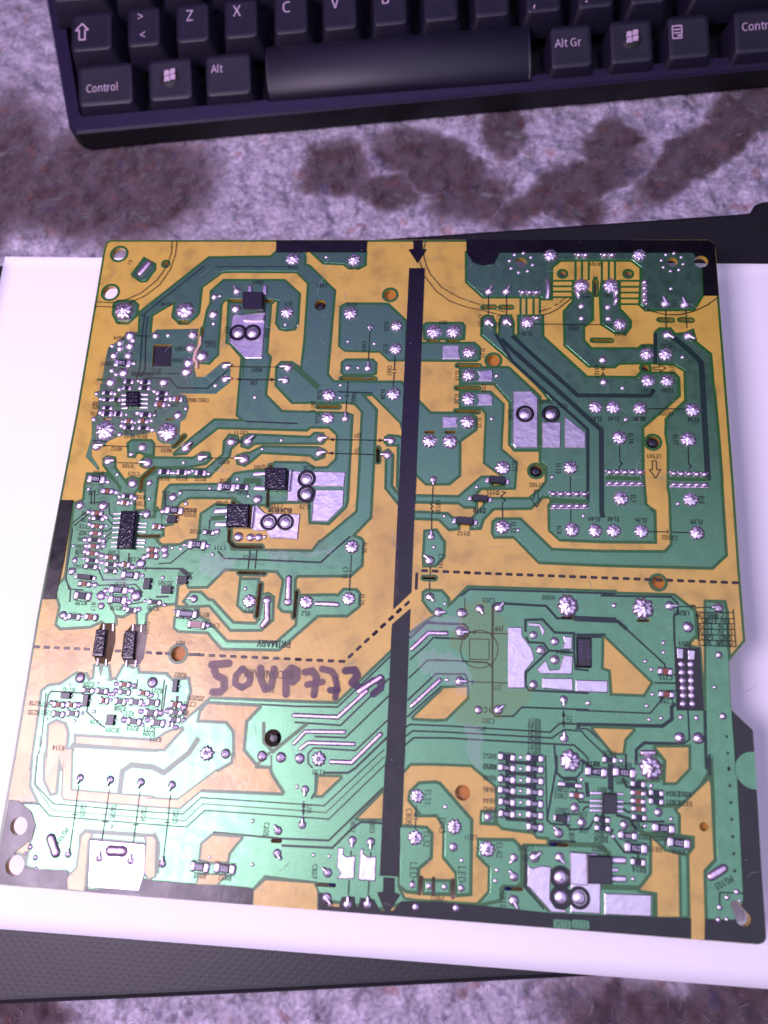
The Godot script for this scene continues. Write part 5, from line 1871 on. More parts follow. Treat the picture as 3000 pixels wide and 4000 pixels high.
	joint("lead", 51.04, 43.69, 2.32, 90)
	joint("lead", 51.07, 53.71, 2.41, -90)
	joint("lead", 33.75, 47.24, 2.71, -40)
	joint("lead", 23.27, 40.19, 2.76, 0)
	joint("lead", 23.28, 26.84, 2.81, 0)
	joint("dome", 80.87, 51.87, 2.95)
	joint("dome", 85.58, 51.76, 3.09)
	joint("dome", 92.19, 29.89, 1.96)
	joint("dome", 92.23, 45.84, 1.92)
	joint("lead", -78.96, 71.2, 2.22, 110)
	joint("lead", -70.45, 71.18, 2.33, 110)
	joint("lead", -61.84, 71.27, 2.32, 110)
	joint("lead", -79.02, 90.51, 1.91, -90)
	joint("lead", -70.27, 90.85, 2.27, -90)
	joint("lead", -61.74, 90.97, 2.26, -90)
	joint("lead", -53.14, 71.47, 2.3, 110)
	joint("lead", -53.14, 91.08, 2.24, -90)
	joint("lead", -23.13, 81.12, 2.34, -130)
	joint("lead", -22.85, 86.63, 2.33, 50)
	joint("lead", -16.84, 70.5, 2.24, 90)
	joint("lead", -16.85, 79.25, 2.22, -90)
	joint("lead", -3.39, 82.24, 2.3, 90)
	joint("lead", 1.47, 82.27, 2.3, 90)
	joint("lead", -9.23, 90.39, 2.41, -140)
	joint("lead", -9.02, 96.27, 2.63, 50)
	joint("lead", -3.56, 97.4, 2.61, -90)
	joint("lead", 1.53, 97.05, 2.61, -90)
	joint("dome", 13.79, 96.84, 2.11)
	joint("dome", 12.74, 91.76, 1.89)
	joint("dome", 16.98, 91.69, 1.77)
	joint("dome", 22.82, 82.12, 2.5)
	joint("dome", 31.56, 74.32, 2.5)
	joint("dome", 16.89, 91.8, 1.77)
	joint("dome", 20.88, 91.64, 1.76)
	joint("dome", 25.1, 91.68, 1.99)
	joint("dome", 23.95, 96.35, 2.1)
	joint("lead", 38.29, 83.64, 2.34, 130)
	joint("lead", 38.33, 88.09, 2.56, -130)
	joint("lead", 43.43, 83.2, 2.8, -40)
	joint("lead", 49.7, 82.79, 2.56, 50)
	joint("lead", 49.51, 77.1, 2.58, -130)
	joint("lead", 38.27, 93.66, 2.77, 60)
	joint("dome", 92.87, 87.93, 1.45)
	joint("dome", 90.46, 89.35, 1.34)
	joint("dome", 88.54, 91.67, 1.45)
	joint("dome", 88.04, 94.5, 1.44)
	joint("dome", 90.03, 94.25, 1.11)
	joint("dome", 93.4, 89.87, 0.78)
	joint("dome", -89.82, 89.38, 1.54)
	joint("dome", -87.92, 91.89, 1.53)
	joint("dome", -87.29, 94.58, 1.27)
	joint("dome", -90.92, 91.05, 1.03)
	joint("dome", -83.53, 44.58, 3.11)
	joint("dome", -62.4, 44.82, 3.2)
	joint("dome", -73.26, 48.54, 1.6)
	joint("dome", 53.68, 70.75, 2.55)
	joint("dome", 55.39, 74.18, 2.54)
	joint("dome", 66.04, 74.07, 2.51)
	joint("dome", 74.63, 70.58, 2.32)
	joint("ring", 49.99, 87.48, 3.45)
	joint("ring", 50, 92.08, 3.42)
	joint("ring", 54.48, 91.85, 3.41)
	joint("ring", -23.65, -16.5, 3.49)
	joint("ring", -23.39, -11.73, 3.47)
	joint("ring", -33.81, -2.76, 3.26)
	joint("ring", -28.85, -2.93, 3.25)
	joint("ring", -49.83, -64.8, 3.61)
	joint("ring", -45.18, -64.85, 3.59)
	joint("ring", 40.4, -38.78, 3.42)
	joint("ring", 48.03, -38.94, 3.4)
	joint("dome", -92.25, -6.17, 2.9)
	joint("dome", -85.01, -6.26, 3.17)
	joint("dome", -63.93, -9.69, 2.57)
	joint("dome", -71.16, -4.09, 2.85)
	joint("dome", -90.93, 10.83, 1.99)
	joint("dome", -91.23, 14.06, 2.54)
	joint("dome", -70.68, 10.9, 3.07)
	joint("dome", -64.15, 6.47, 2.52)
	joint("dome", -70.66, 20.52, 3.59)
	joint("dome", -81.19, 20.96, 3.06)
	joint("dome", -80.71, 23.93, 2.22)
	joint("dome", -91.63, 27.1, 2.51)
	joint("dome", -63.78, 8.14, 2.23)
	joint("test", -58.23, -68.01, 1.52)
	joint("test", -72.61, -63.7, 1.68)
	joint("test", -57.28, -78.1, 1.23)
	joint("test", -34.86, -67.93, 1.34)
	joint("test", -23.67, -92.68, 1.37)
	joint("test", -14.46, -62.3, 1.31)
	joint("test", -6.11, -61.61, 1.31)
	joint("test", -10.66, -53.26, 1.15)
	joint("test", -30.81, -67.65, 0.71)
	joint("test", -6.09, -61.61, 1.31)
	joint("test", 31.87, -51.31, 1.4)
	joint("test", 87.07, -58.36, 1.35)
	joint("test", 84.76, -81.73, 1.39)
	joint("test", -42.1, -42.73, 1.46)
	joint("test", -15.68, -47.29, 1.29)
	joint("test", -15.53, -43.1, 1.14)
	joint("test", -32.5, -28.7, 1.28)
	joint("test", -38.06, -25.7, 1.14)
	joint("test", -44.72, -15.89, 1.27)
	joint("test", -40.76, -10.62, 1.12)
	joint("test", 30.62, -37.07, 1.24)
	joint("test", 26.69, -15.53, 1.21)
	joint("test", 69.17, -47.92, 1.49)
	joint("test", 69.81, -37.79, 1.47)
	joint("test", 48.34, -19.29, 1.19)
	joint("test", 83.5, -12.24, 1.28)
	joint("test", 14.84, 2.91, 1.06)
	joint("test", 18.56, 19.08, 1.04)
	joint("test", 17.57, -6.44, 1.07)
	joint("test", 38.71, -2.86, 1.18)
	joint("test", 57.11, -7.74, 1.17)
	joint("test", -38.78, 17.19, 1.22)
	joint("test", -49.48, 7.47, 1.11)
	joint("test", -59.26, 6.15, 1.25)
	joint("test", -34.63, 1.63, 1.24)
	joint("test", -40.77, -10.69, 1.12)
	joint("test", 19.6, 40, 1.01)
	joint("test", 19.87, 39.99, 1.13)
	joint("test", 57.24, 44.33, 0.97)
	joint("test", 39.85, 59.03, 1.09)
	joint("test", 77.81, 27.31, 1.22)
	joint("test", 77.75, 29.95, 1.22)
	joint("test", 72.82, 32.5, 1.22)
	joint("test", 74.32, 34.58, 1.15)
	joint("test", 74.36, 41.11, 1.14)
	joint("test", 72.81, 44.19, 1.2)
	joint("test", 57.59, 44.22, 1.37)
	joint("test", 73.27, 47.67, 1.2)
	joint("test", 76.36, 47.18, 1.19)
	joint("test", 81.42, 46.65, 1.34)
	joint("test", 85.42, 46.58, 1.33)
	joint("test", 90.54, 38.43, 1.19)
	joint("test", 20.48, 72.51, 1.33)
	joint("test", 25.04, 85.17, 1.18)
	joint("test", 34.01, 86.86, 1.29)
	joint("test", 33.69, 89.37, 1.28)
	joint("test", 39.89, 59.16, 1.09)
	joint("test", 39.91, 61.95, 1.08)
	joint("test", 39.93, 64.83, 1.08)
	joint("test", 39.94, 67.46, 1.08)
	joint("test", 39.96, 70.3, 1.07)
	joint("test", 39.86, 73.24, 1.07)
	joint("test", -19.02, 69.93, 1.12)
	joint("test", -13.31, 86.35, 1.09)
	joint("test", -9.17, 86.41, 0.97)
	joint("test", -30.16, 79.17, 1.12)
	joint("test", -29.19, 89.73, 1.1)
	joint("test", -40.7, 88.69, 0.99)
	joint("test", 55.55, 63.74, 1.09)
	joint("test", 65.81, 58.46, 1.19)
	joint("test", 73.15, 64.22, 1.17)
	joint("test", 77.83, 71.95, 1.06)
	joint("test", 63.27, 77, 1.16)
	joint("test", 71.23, 74.02, 1.16)
	joint("test", 67.84, 86.61, 1.14)
	joint("test", -68.35, 82.82, 1.02)
	joint("test", -82.41, -53.64, 1.52)
	joint("test", -89.33, -51.1, 1.67)
	joint("test", -87.73, -49.67, 1.52)
	joint("test", -55.03, -46.41, 1.62)
	joint("test", -61.94, -20.74, 1.3)
	joint("test", -82.09, -16.3, 1.31)
	joint("test", -84.63, -13.85, 1.6)
	joint("test", -90.37, -11.45, 1.31)
	joint("test", -93.02, -42.84, 1.51)
	joint("test", -92.51, -34.19, 1.8)
	joint("test", -83.37, -29.29, 1.63)
	joint("test", -63.5, -38.4, 1.33)
	joint("test", -52.77, -12.73, 1.28)
	joint("test", -59.54, -7.72, 1.42)
	joint("test", -61.68, -11, 1.42)
	joint("test", -71, -8.96, 1.14)
	joint("test", -59.54, -7.79, 1.13)
	joint("test", -82.85, 0.04, 1)
	joint("test", -82.96, 2.9, 1)
	joint("test", -82.65, 5.73, 0.99)
	joint("test", -92.11, 6.5, 1)
	joint("test", -61.83, 5.97, 1.12)
	joint("test", -59.12, 6.29, 1.11)
	joint("test", -63.54, 14.91, 1.25)
	joint("test", -90.36, -11.38, 1.31)
	joint("test", -86.29, 46.77, 0.95)
	joint("test", -91.25, 56.29, 0.94)
	joint("test", -83.14, 56.36, 1.07)
	joint("test", -77.97, 53.58, 1.2)
	joint("test", -70.23, 53.42, 0.8)
	joint("test", -72.9, 44.83, 0.81)
	joint("test", -75.63, 44.71, 0.94)
	joint("test", -78.02, 45.85, 0.94)
	joint("test", -60.43, 48.4, 1.06)
	joint("via", 92.79, 50.93, 0.88)
	joint("via", 92.81, 55.06, 0.87)
	joint("via", 92.8, 58.74, 0.87)
	joint("via", 92.8, 59.13, 0.93)
	joint("via", 92.84, 63.08, 0.92)
	joint("via", 92.81, 67.11, 0.92)
	joint("via", 92.72, 71.13, 0.91)
	joint("via", 92.73, 75.18, 0.95)
	joint("via", 92.68, 79.18, 0.95)
	joint("via", 92.64, 83.15, 0.94)
	joint("test", 82.19, 32.82, 2)
	joint("test", 84.67, 32.71, 2.11)
	joint("test", 82.21, 34.96, 1.99)
	joint("test", 84.62, 34.85, 2.11)
	joint("test", 82.22, 37.09, 1.99)
	joint("test", 84.57, 36.97, 2.1)
	joint("test", 82.25, 39.05, 1.98)
	joint("test", 84.52, 38.94, 2.1)
	joint("test", 82.27, 41.01, 1.98)
	joint("test", 84.48, 40.89, 2.09)
	joint("test", 82.1, 43.17, 1.97)
	joint("test", 84.57, 43.04, 1.97)

func data_print() -> void:
	blk("stripe", [3.51,-88.57,8.5,-88.59,8.94,-7.37,8.73,-15.21,8.94,16.32,4.09,21.4,3.83,-15.06,3.95,-7.21])
	blk("stripe", [8.89,20.93,8.92,25.16,9.33,63.55,9.22,60.3,9.22,90.04,4.21,90.16,4.02,60.6,4.28,63.84,3.93,26.68,4.05,25.57,6.03,23.67])
	blk("arrow", [4.38,-98.96,7.39,-98.96,7.52,-95.67,8.87,-95.57,6.11,-90.35,2.95,-95.49,4.53,-95.67])
	blk("arrow", [5.19,90.48,8.09,90.38,8.27,93.79,9.78,94.23,6.48,99.38,3.73,94.1,5.25,93.78])
	blk("border", [-40.79,-98.89,-10.58,-98.89,-10.61,-94.43,-40.36,-94.38])
	blk("border", [21.4,-99.14,96.83,-98.97,98.32,-97.96,98.66,-96.62,98.7,-79.24,94.31,-79.21,94.46,-89.31,91.95,-94.44,32.26,-94.34,30.56,-90.43,27.07,-89.57,23.82,-90.74,21.67,-94.32])
	blk("border", [-98.63,-7.59,-94.41,-7.72,-94.65,-6.54,-94.31,0.43,-94.19,10.95,-94.68,22.61,-98.61,22.77])
	blk("border", [-98.06,77.95,-95.4,78.03,-91.56,80.17,-89.35,83.55,-89.69,87.29,-91.91,89.28,-93.92,91.02,-89.85,94.63,-78.36,94.32,-77.92,99,-96.52,98.81,-98.88,98.63,-98.26,90.15])
	blk("border", [-58.24,95.04,-55.93,95.29,-43.47,95.45,-37.07,95.34,-28.35,95.41,-28.15,99.76,-57.8,99.62,-72.96,99.11,-73.07,98.45,-58.34,97.78])
	blk("border", [-11.27,95.12,-9.58,95.23,-8.64,98.19,-5.77,98.2,-5.23,95.79,-1.91,95.46,-1.51,97.91,-0.8,97.86,-0.47,95.58,3.11,95.76,4.68,98.33,7.97,98.1,9.97,95.72,18.62,95.23,31.5,95.34,47.32,95.84,60.55,95.4,73.63,94.97,69.25,95.09,81.52,94.64,81.28,99.08,69.1,99.5,31.59,100.08,-11.03,99.64])
	blk("border", [94.85,55.47,99.72,55.2,99.3,77.41,99.2,97.28,98.56,98.55,97,99.16,84.35,99.2,84.77,94.52,91.89,94.33,94.3,89.6])
	blk("border", [94.52,44.54,95.22,45.09,99.47,48.97,99.5,58.36,94.6,58.64])
	blk("block", [80.59,28.37,87.19,28.37,87.36,44.68,80.41,44.98])
	dsh(26, [97.8,9.99,24.55,10.03])
	dsh(5, [24.53,9.98,12.47,9.91])
	dsh(3, [10.3,11.47,10.3,14.54,10.04,17.47])
	dsh(5, [7.91,19.53,-0.57,28.24])
	dsh(7, [5.7,21.6,-7.08,34.75])
	dsh(5, [-9.42,36.44,-21.66,36.51])
	dsh(10, [-21.74,36.47,-49.41,36.57])
	dsh(2, [-52.23,36.57,-50.63,36.49])
	dsh(2, [-58.95,36.63,-61.64,36.67])
	dsh(2, [-61.67,36.62,-64.65,36.63])
	dsh(1, [-73.77,36.59,-73.77,36.59])
	dsh(6, [-82.98,36.49,-97.92,36.53])
	stain(Color(0.66, 0.62, 0.22, 0.12), 0.32, [24.32,17.73,31.79,18.46,35.43,22.97,35.78,31.6,36.15,42.01,43.07,41.17,41.11,45.17,36.71,48.29,30.85,51,23.22,51.89,21.42,49.58,27.17,40.99,24.7,32.63,19.33,31.36,22.44,24.57])
	stain(Color(0.86, 0.84, 0.90, 0.12), 0.4, [16.29,32.01,22.94,33.21,27.17,40.99,25.26,44.52,21.46,42.75,18.08,39.46,12.46,38.23,11.23,33.26])
	stain(Color(0.86, 0.84, 0.90, 0.12), 0.4, [25.2,51.79,28.89,51.59,29.98,56.76,29.12,62.41,26.69,62.55,25.57,56.53])
	stain(Color(0.86, 0.84, 0.90, 0.12), 0.38, [11.76,24.2,14.81,22.77,22.55,22.95,25.2,26.44,17.53,26.78,9.96,30.2,8.79,27.17])
	stain(Color(0.86, 0.84, 0.90, 0.12), 0.35, [-52.71,7.17,-41.44,8.97,-43.6,11.8,-46.7,13.57,-51.63,13.76,-53.2,9.96])
	stain(Color(0.86, 0.84, 0.90, 0.12), 0.35, [-34.09,5.65,-23.88,6.66,-13.24,4.06,-14.69,6.32,-23.77,8.03,-31.94,8.06])
	stain(Color(0.80, 0.66, 0.55, 0.12), 0.3, [-48.21,36.56,-32.49,36.85,-19.13,36.73,-7.66,36.69,-12.27,44.45,-18.33,46.25,-45.25,47.87,-49.51,43.29])
	stain(Color(0.80, 0.66, 0.55, 0.12), 0.34, [-92.38,33.36,-82.05,32.09,-80.26,39.63,-86.17,43.55,-91.5,47.42,-94.32,45.5,-94.83,38.23])
	stain(Color(0.80, 0.66, 0.55, 0.12), 0.34, [-61.54,25.6,-57.64,30.21,-50.92,32,-36.6,35.5,-50.4,36.15,-55.62,33.27,-62.3,32])
	stain(Color(0.86, 0.84, 0.90, 0.12), 0.3, [-81.64,14.65,-74.33,14.65,-71.14,17.27,-75.46,18.27,-80.13,17.08])
	stain(Color(0.62, 0.50, 0.42, 0.07), 0.26, [-92.04,29.54,-73.52,30.85,-60.15,28.66,-52.74,31.5,-52.15,36.16,-78.15,36.34,-97.63,35.65,-96.75,31.35])
	stain(Color(0.62, 0.50, 0.42, 0.07), 0.26, [-33.9,2.03,-17.54,-2.46,-14.36,3.55,-22.75,7.17,-33.13,7])
	stain(Color(0.62, 0.50, 0.42, 0.07), 0.26, [-45.59,49.39,-31.22,49.4,-34.53,54.99,-34.78,62.29,-25.78,65.57,-38.43,66.3,-37.48,56.38,-47.11,54.19])
	stain(Color(0.62, 0.50, 0.42, 0.07), 0.26, [-3.76,-9.13,3.99,-6.55,4.96,17.94,-0.62,26.04,-3.5,12.95])
	stain(Color(0.62, 0.50, 0.42, 0.07), 0.26, [-100.33,66.48,-93.95,66.12,-92.57,77.62,-97.8,77.94])
	stain(Color(0.62, 0.50, 0.42, 0.07), 0.26, [-94.28,-55.25,-62.24,-51.86,-62.45,-34.85,-71.97,-29.1,-91.54,-27.4])
	hw(2.23, [-46.02,39.16,-41.31,38.55])
	hw(2.06, [-45.2,40.53,-44.36,42.02,-42.14,42.93,-41.75,45.18,-42.78,46.49,-44.87,46.6])
	hw(1.74, [-37.2,39.76,-38.84,41.75,-38.85,44.03,-36.91,44.94])
	hw(1.72, [-36.77,44.98,-34.93,43.83,-34.69,42.3,-36.06,40.6,-37.25,39.84])
	hw(1.99, [-32.1,39.39,-31.66,42.41,-30.22,45.11,-28.73,44.28,-28.33,41.74,-28.28,39.46])
	hw(2.07, [-24.27,46.06,-24.78,40.55,-23.35,38.96,-21.72,39.64,-21.68,41.66,-22.76,42.72])
	hw(1.97, [-19.47,39.91,-17.55,39.44,-16.12,41.14,-16.35,43.16,-16.51,45.91])
	hw(1.81, [-18.54,43.27,-14.47,42.31])
	hw(1.81, [-14.75,38.8,-12.12,39.3,-10.98,40.63])
	hw(1.7, [-10.95,41.13,-10.27,43.35,-10.56,46.35])
	hw(1.8, [-12.12,44.44,-10.07,44.34])
	hw(2.06, [-8.26,38.99,-5.71,38.61,-4.84,40.08,-6.24,42.15,-4.12,43.29])
	hw(2.04, [-2.59,43.22,-0.4,41.36,1.87,40.75,1.75,43.25,-0.19,44.83])
	ln(0.22, 0, [-74.33,-98.6,-74.15,-93.62,-75.23,-87.64,-77.92,-82.07,-82.32,-77.92,-87.22,-75.14,-92.64,-73.73,-98.62,-73.85])
	ln(0.22, 0, [-75.98,-98.6,-75.62,-93.97,-76.63,-88.69,-79.1,-83.8,-83.72,-78.94,-88.37,-76.5,-93.5,-75.26,-98.58,-75.56])
	ln(0.22, 0, [8.44,-98.79,7.9,-95.84,8.1,-92.41,9.13,-89,10.42,-86.29,14.12,-81.61,19.77,-78,26.19,-75.59])
	ln(0.22, 0, [6.83,-90.86,7.52,-88.65])
	ln(0.22, 0, [8.68,-85.44,12.41,-80.27,16.9,-76.66,22.76,-74.41,26.52,-73.72,33.42,-71.74])
	ln(0.2, 0, [31.11,-73.83,33.98,-73.04])
	ln(0.2, 0, [44.39,-73.14,48.22,-74.63])
	ln(0.2, 0, [49.21,-75.45,50.21,-75.95])
	ln(0.2, 0, [50.92,-76.61,52.63,-78.25])
	ln(0.25, 0, [45.38,-72.02,47.64,-72.69,49.91,-74,52.19,-75.97,54.47,-78.1])
	ln(0.25, 0, [75.33,-75.52,78.59,-73.62,82.96,-72.55,86.81,-72.58,90.99,-73.74,95.22,-76.01,98.39,-78.59])
	ln(0.3, 0, [-83.61,-63.4,-78.67,-63.29])
	ln(0.22, 0, [-82.85,-50.16,-66.88,-50.26])
	ln(0.22, 0, [-51.06,-52.93,-34.23,-53.04])
	ln(0.25, 3, [-48.8,-48.63,-36.32,-48.72])
	ln(0.25, 0, [-7.72,-65.62,-7.66,-56])
	ln(0.25, 0, [28.87,-78.89,28.91,-71.86])
	ln(0.25, 0, [34.48,-78.93,34.51,-71.59])
	ln(0.25, 0, [0.49,-57.71,0.6,-52.81])
	ln(0.2, 0, [0.03,-52.71,1.18,-52.6])
	ln(0.2, 0, [0.02,-51.71,1.23,-51.66])
	ln(0.25, 0, [0.57,-51.71,0.56,-48,0.61,-46.96])
	ln(0.25, 0, [-13.47,-48.58,-13.46,-38.07])
	ln(0.2, 0, [-14.28,-43.74,-12.7,-43.68])
	ln(0.25, 3, [-18.06,-29.2,-5.17,-29.37,-1.35,-29.34])
	ln(0.25, 1, [-18.01,-24.85,-4.89,-24.78,-4,-24.66])
	ln(0.25, 0, [13.88,-15.43,13.86,-10.32,13.94,-10.39,13.43,-9.67,13.99,-9.13,13.48,-8.41,14.04,-7.86,13.81,-6.87,13.93,-2.14])
	ln(0.22, 0, [43.12,-68.94,66.91,-68.88])
	ln(0.25, 0, [82.75,-73.98,82.64,-68.26])
	ln(0.25, 0, [88.75,-74.03,88.72,-68.02])
	ln(0.25, 0, [76.27,-41.33,81.06,-41.34])
	ln(0.25, 0, [82.12,-41.36,86.89,-41.41])
	ln(0.2, 0, [81.22,-42.03,81.16,-40.69])
	ln(0.2, 0, [81.88,-42.04,81.82,-40.71])
	ln(0.25, 0, [87.2,-29.48,87.07,-24.35,87.8,-23.52,86.98,-22.65])
	ln(0.25, 0, [67.71,-29.28,67.75,-24.39,68.47,-23.84,67.4,-22.96,67.64,-22.39])
	ln(0.25, 0, [53.51,-19.44,53.46,-14.92])
	ln(0.25, 0, [53.57,-9.69,53.5,-5.83])
	ln(0.25, 0, [34.15,-6.15,34.14,-10.89,34.93,-11.75,33.59,-12.84,34.9,-14.01,33.83,-14.26])
	ln(0.25, 0, [75.15,-3.71,80.23,-3.78])
	ln(0.2, 0, [80.25,-4.29,80.21,-3.29])
	ln(0.25, 0, [81.62,-3.77,86.3,-3.82])
	ln(0.25, 0, [14,8.51,14.04,10.92])
	ln(0.25, 0, [13.98,12.8,14,15.45])
	ln(0.25, 0, [-8.76,6.1,-8.69,11])
	ln(0.25, 0, [-8.76,11.54,-8.68,16.64])
	ln(0.2, 0, [-9.23,11.02,-8.16,10.98])
	ln(0.25, 0, [-87.67,-25.5,-79.97,-25.39])
	ln(0.25, 0, [-72.06,-25.59,-66.22,-25.59])
	ln(0.25, 0, [-82.67,-20.03,-75.07,-20.08])
	ln(0.25, 0, [-53.91,-22.3,-47.64,-22.47,-45.44,-22.47])
	ln(0.22, 0, [-79.01,73.24,-78.79,88.89])
	ln(0.22, 0, [-70.31,73.68,-70.36,86.29])
	ln(0.22, 0, [-61.72,73.88,-61.72,86.88])
	ln(0.22, 0, [-53.18,74.07,-53.01,89.27])
	ln(0.3, 0, [-53.78,80.91,-52.5,80.97])
	ln(0.3, 0, [-79.58,80.61,-78.28,80.6])
	ln(0.3, 0, [-70.94,81.94,-69.52,81.92])
	ln(0.3, 0, [-62.43,82.1,-60.96,82.06])
	ln(0.25, 3, [-16.96,73.52,-16.79,76.96])
	ln(0.3, 0, [-3.57,84.93,-3.51,85.82])
	ln(0.3, 0, [1.55,84.82,1.6,85.71])
	ln(0.3, 0, [-3.59,91.77,-3.6,95.03])
	ln(0.3, 0, [1.55,91.64,1.5,94.68])
	ln(0.25, 0, [12.85,72.75,12.84,75.14])
	ln(0.25, 0, [12.36,75.21,13.32,75.22])
	ln(0.25, 0, [12.39,75.96,13.36,75.96])
	ln(0.25, 0, [12.87,75.93,12.82,78.52])
	ln(0.22, 0, [25.62,28.66,30.95,28.54,31.09,34.08,25.75,34.21,25.62,28.66])
	ln(0.25, 1, [25.7,26.74,35.98,26.84])
	ln(0.25, 1, [25.53,40.25,36.01,40.1])
	ln(0.28, 3, [51.01,46.58,51.02,50.88])
	ln(0.22, 0, [33.46,31.13,33.31,32.48,32.82,33.74,32.03,34.84,30.98,35.7,29.77,36.27,28.45,36.51,27.13,36.4,25.89,35.95,24.81,35.19,23.96,34.16,23.42,32.94,23.2,31.61,23.34,30.26,23.82,28.98,24.62,27.86,25.67,26.98,26.9,26.4,28.23,26.16,29.57,26.28,30.83,26.75,31.91,27.53,32.74,28.57,33.27,29.8,33.46,31.13])
	ln(0.25, 0, [-38.61,5.82,-38.58,11.33])
	ln(0.25, 0, [-36.55,5.74,-36.54,11.26])
	ln(0.25, 0, [24.17,21.91,24.05,17.48])
	ln(0.3, 0, [31.52,46.87,31.54,48.08])
	ln(0.25, 0, [29.91,46.96,30.52,46.68,30.78,47.4,30.43,48.14,29.93,48.05])
	ln(0.22, 0, [76.82,-24.92,77.87,-24.95,78.02,-22.26,79.06,-22.29,77.52,-19.57,75.93,-22.2,76.79,-22.22,76.82,-24.92])
	ln(0.22, 0, [43.3,-15.04,44.36,-15.07,44.23,-12.39,45.15,-12.42,43.84,-9.87,42.3,-12.33,43.17,-12.36,43.3,-15.04])
	ln(0.22, 0, [78.4,-54.85,80.16,-54.88,80.06,-55.8,81.9,-54.6,80.22,-53.2,80.25,-53.96,78.37,-54.09,78.4,-54.85])
	ln(0.2, 0, [62.99,-54.45,64.08,-54.47,63.46,-53.53,62.99,-54.45])
	ln(0.2, 0, [62.93,-51.84,64.02,-51.86,63.44,-52.77,62.93,-51.84])
	ln(0.22, 0, [86.98,18.58,96.63,18.35])
	ln(0.22, 0, [87.15,20.3,96.75,20.04])
	ln(0.22, 0, [87.08,21.66,96.66,21.4])
	ln(0.22, 0, [86.99,23.18,96.56,22.94])
	ln(0.22, 0, [87.15,24.73,96.6,24.49])
	ln(0.22, 0, [87.07,26.17,96.65,26.05])
	ln(0.22, 0, [87.05,27.6,96.64,27.53])
	ln(0.22, 0, [87.12,19.2,87.12,27.6])
	ln(0.22, 0, [96.61,17.52,96.64,27.53])
	ln(0.22, 0, [92.03,17.78,91.81,21.46])
	ln(0.22, 0, [91.92,26.04,91.83,27.51])
	ln(0.25, 0, [81.76,17.25,85.46,17.17,85.85,16.64,85.94,17.4,86.46,16.74,86.66,17.58,87.41,17.34,91.34,17.12])
	ln(0.25, 0, [94.52,88.13,88.71,88.31,88.55,90.83])
	ln(0.2, 0, [-72.68,87.01,-71.43,86.82,-71.48,88.08,-72.51,88.83,-72.68,87.01])
	ln(0.2, 0, [-60.41,87.14,-58.87,87.27,-58.49,90.76,-59.13,90.68,-59.57,88.56,-60.42,87.94,-60.41,87.14])
	ln(0.2, 0, [-63.38,92.65,-61.73,93.56,-60.04,93.11])
	lb("G1", -89.37, -90.4, 120, 1)
	lb("EL14", -74.75, -74.91, 180, 1)
	lb("R604", -88.71, -62.5, 180, 1)
	lb("C601", -68.03, -58.99, 180, 1)
	lb("C600", -68.4, -54.91, 180, 1)
	lb("C604", -58.66, -61.4, 180, 1)
	lb("EL41", -58.2, -60.1, 180, 1)
	lb("IC11", -74.86, -51.42, 180, 1)
	lb("C602R602", -79, -49.74, 180, 1)
	lb("EL1", -53.73, -65.74, 90, 1)
	lb("EL15", -34.33, -88.84, 180, 1)
	lb("EL16", -14.15, -88.57, 180, 1)
	lb("Q601", -45.25, -83.12, 180, 1)
	lb("LA91", -24.22, -82.05, 180, 1)
	lb("EL3", -34.49, -75.41, 180, 1)
	lb("EL52", -14.16, -75.25, 180, 1)
	lb("C601", -9.25, -60.6, 90, 1)
	lb("R607", -42.51, -51.95, 180, 1)
	lb("J38", -42.95, -47.56, 180, 1)
	lb("EL62", -40.55, -64.91, 90, 1)
	lb("EL55", -2.65, -67.63, 90, 1)
	lb("EL27", -2.51, -59.89, 90, 1)
	lb("R51", 14.98, -69.22, 180, 1)
	lb("EL21", 27.39, -58.73, 90, 1)
	lb("C601", -0.95, -52.32, 90, 1)
	lb("EL19", 19.97, -51.11, 90, 1)
	lb("CY103", 26.6, -69.89, 90, 1)
	lb("CY101", 32.17, -69.63, 90, 1)
	lb("SK101", 62.05, -90.19, 180, 1)
	lb("EL36", 40.87, -65.56, 180, 1)
	lb("F101", 54.92, -67.79, 180, 1)
	lb("EL37", 68.9, -65.74, 180, 1)
	lb("EL35", 76.74, -61.93, 180, 1)
	lb("VA101", 61.6, -53.2, 90, 1)
	lb("SK1", 59.01, -78.95, 180, 1)
	lb("SK2", 65.21, -78.99, 180, 1)
	lb("EL32", 82.36, -62, 180, 1)
	lb("LF10", 83.64, -54.32, 90, 1)
	lb("CY1", 85.35, -76.56, 90, 1)
	lb("C602 R602", -60.32, -41.28, 180, 1)
	lb("R612", -83.67, -24.54, 180, 1)
	lb("R611", -67.82, -24.49, 180, 1)
	lb("R104", -79.16, -19.07, 180, 1)
	lb("C123", -77.03, -16.59, 180, 1)
	lb("R103", -49.48, -21.22, 180, 1)
	lb("R135", -67.3, -15.39, 180, 1)
	lb("R134", -61.84, -15.54, 180, 1)
	lb("R133", -56.11, -15.56, 180, 1)
	lb("R114", -48.24, -15.41, 180, 1)
	lb("R132", -88.14, -16.58, 180, 1)
	lb("R616 R617", -78.12, -28.8, 180, 1)
	lb("C615 C616", -78.32, -30.18, 180, 1)
	lb("R105", -74.07, -9.3, 180, 1)
	lb("C101", -73.77, -7.27, 180, 1)
	lb("D10", -65.86, -10.14, 90, 1)
	lb("Q105", -48.53, -8.07, 180, 1)
	lb("R106", -57.73, -5.76, 180, 1)
	lb("R10", -92.52, -36.06, 180, 1)
	lb("R9", -92.57, -38.26, 180, 1)
	lb("R8", -92.93, -39.52, 180, 1)
	lb("C603", -67.8, -39.56, 180, 1)
	lb("R601", -91.52, -53.34, 180, 1)
	lb("EL30", -22.05, -43.9, 90, 1)
	lb("D611", -23.75, -40, 90, 1)
	lb("EL29", -22, -36.06, 90, 1)
	lb("LB111", -45.35, -30.8, 180, 1)
	lb("00", -45.32, -27.93, 180, 1)
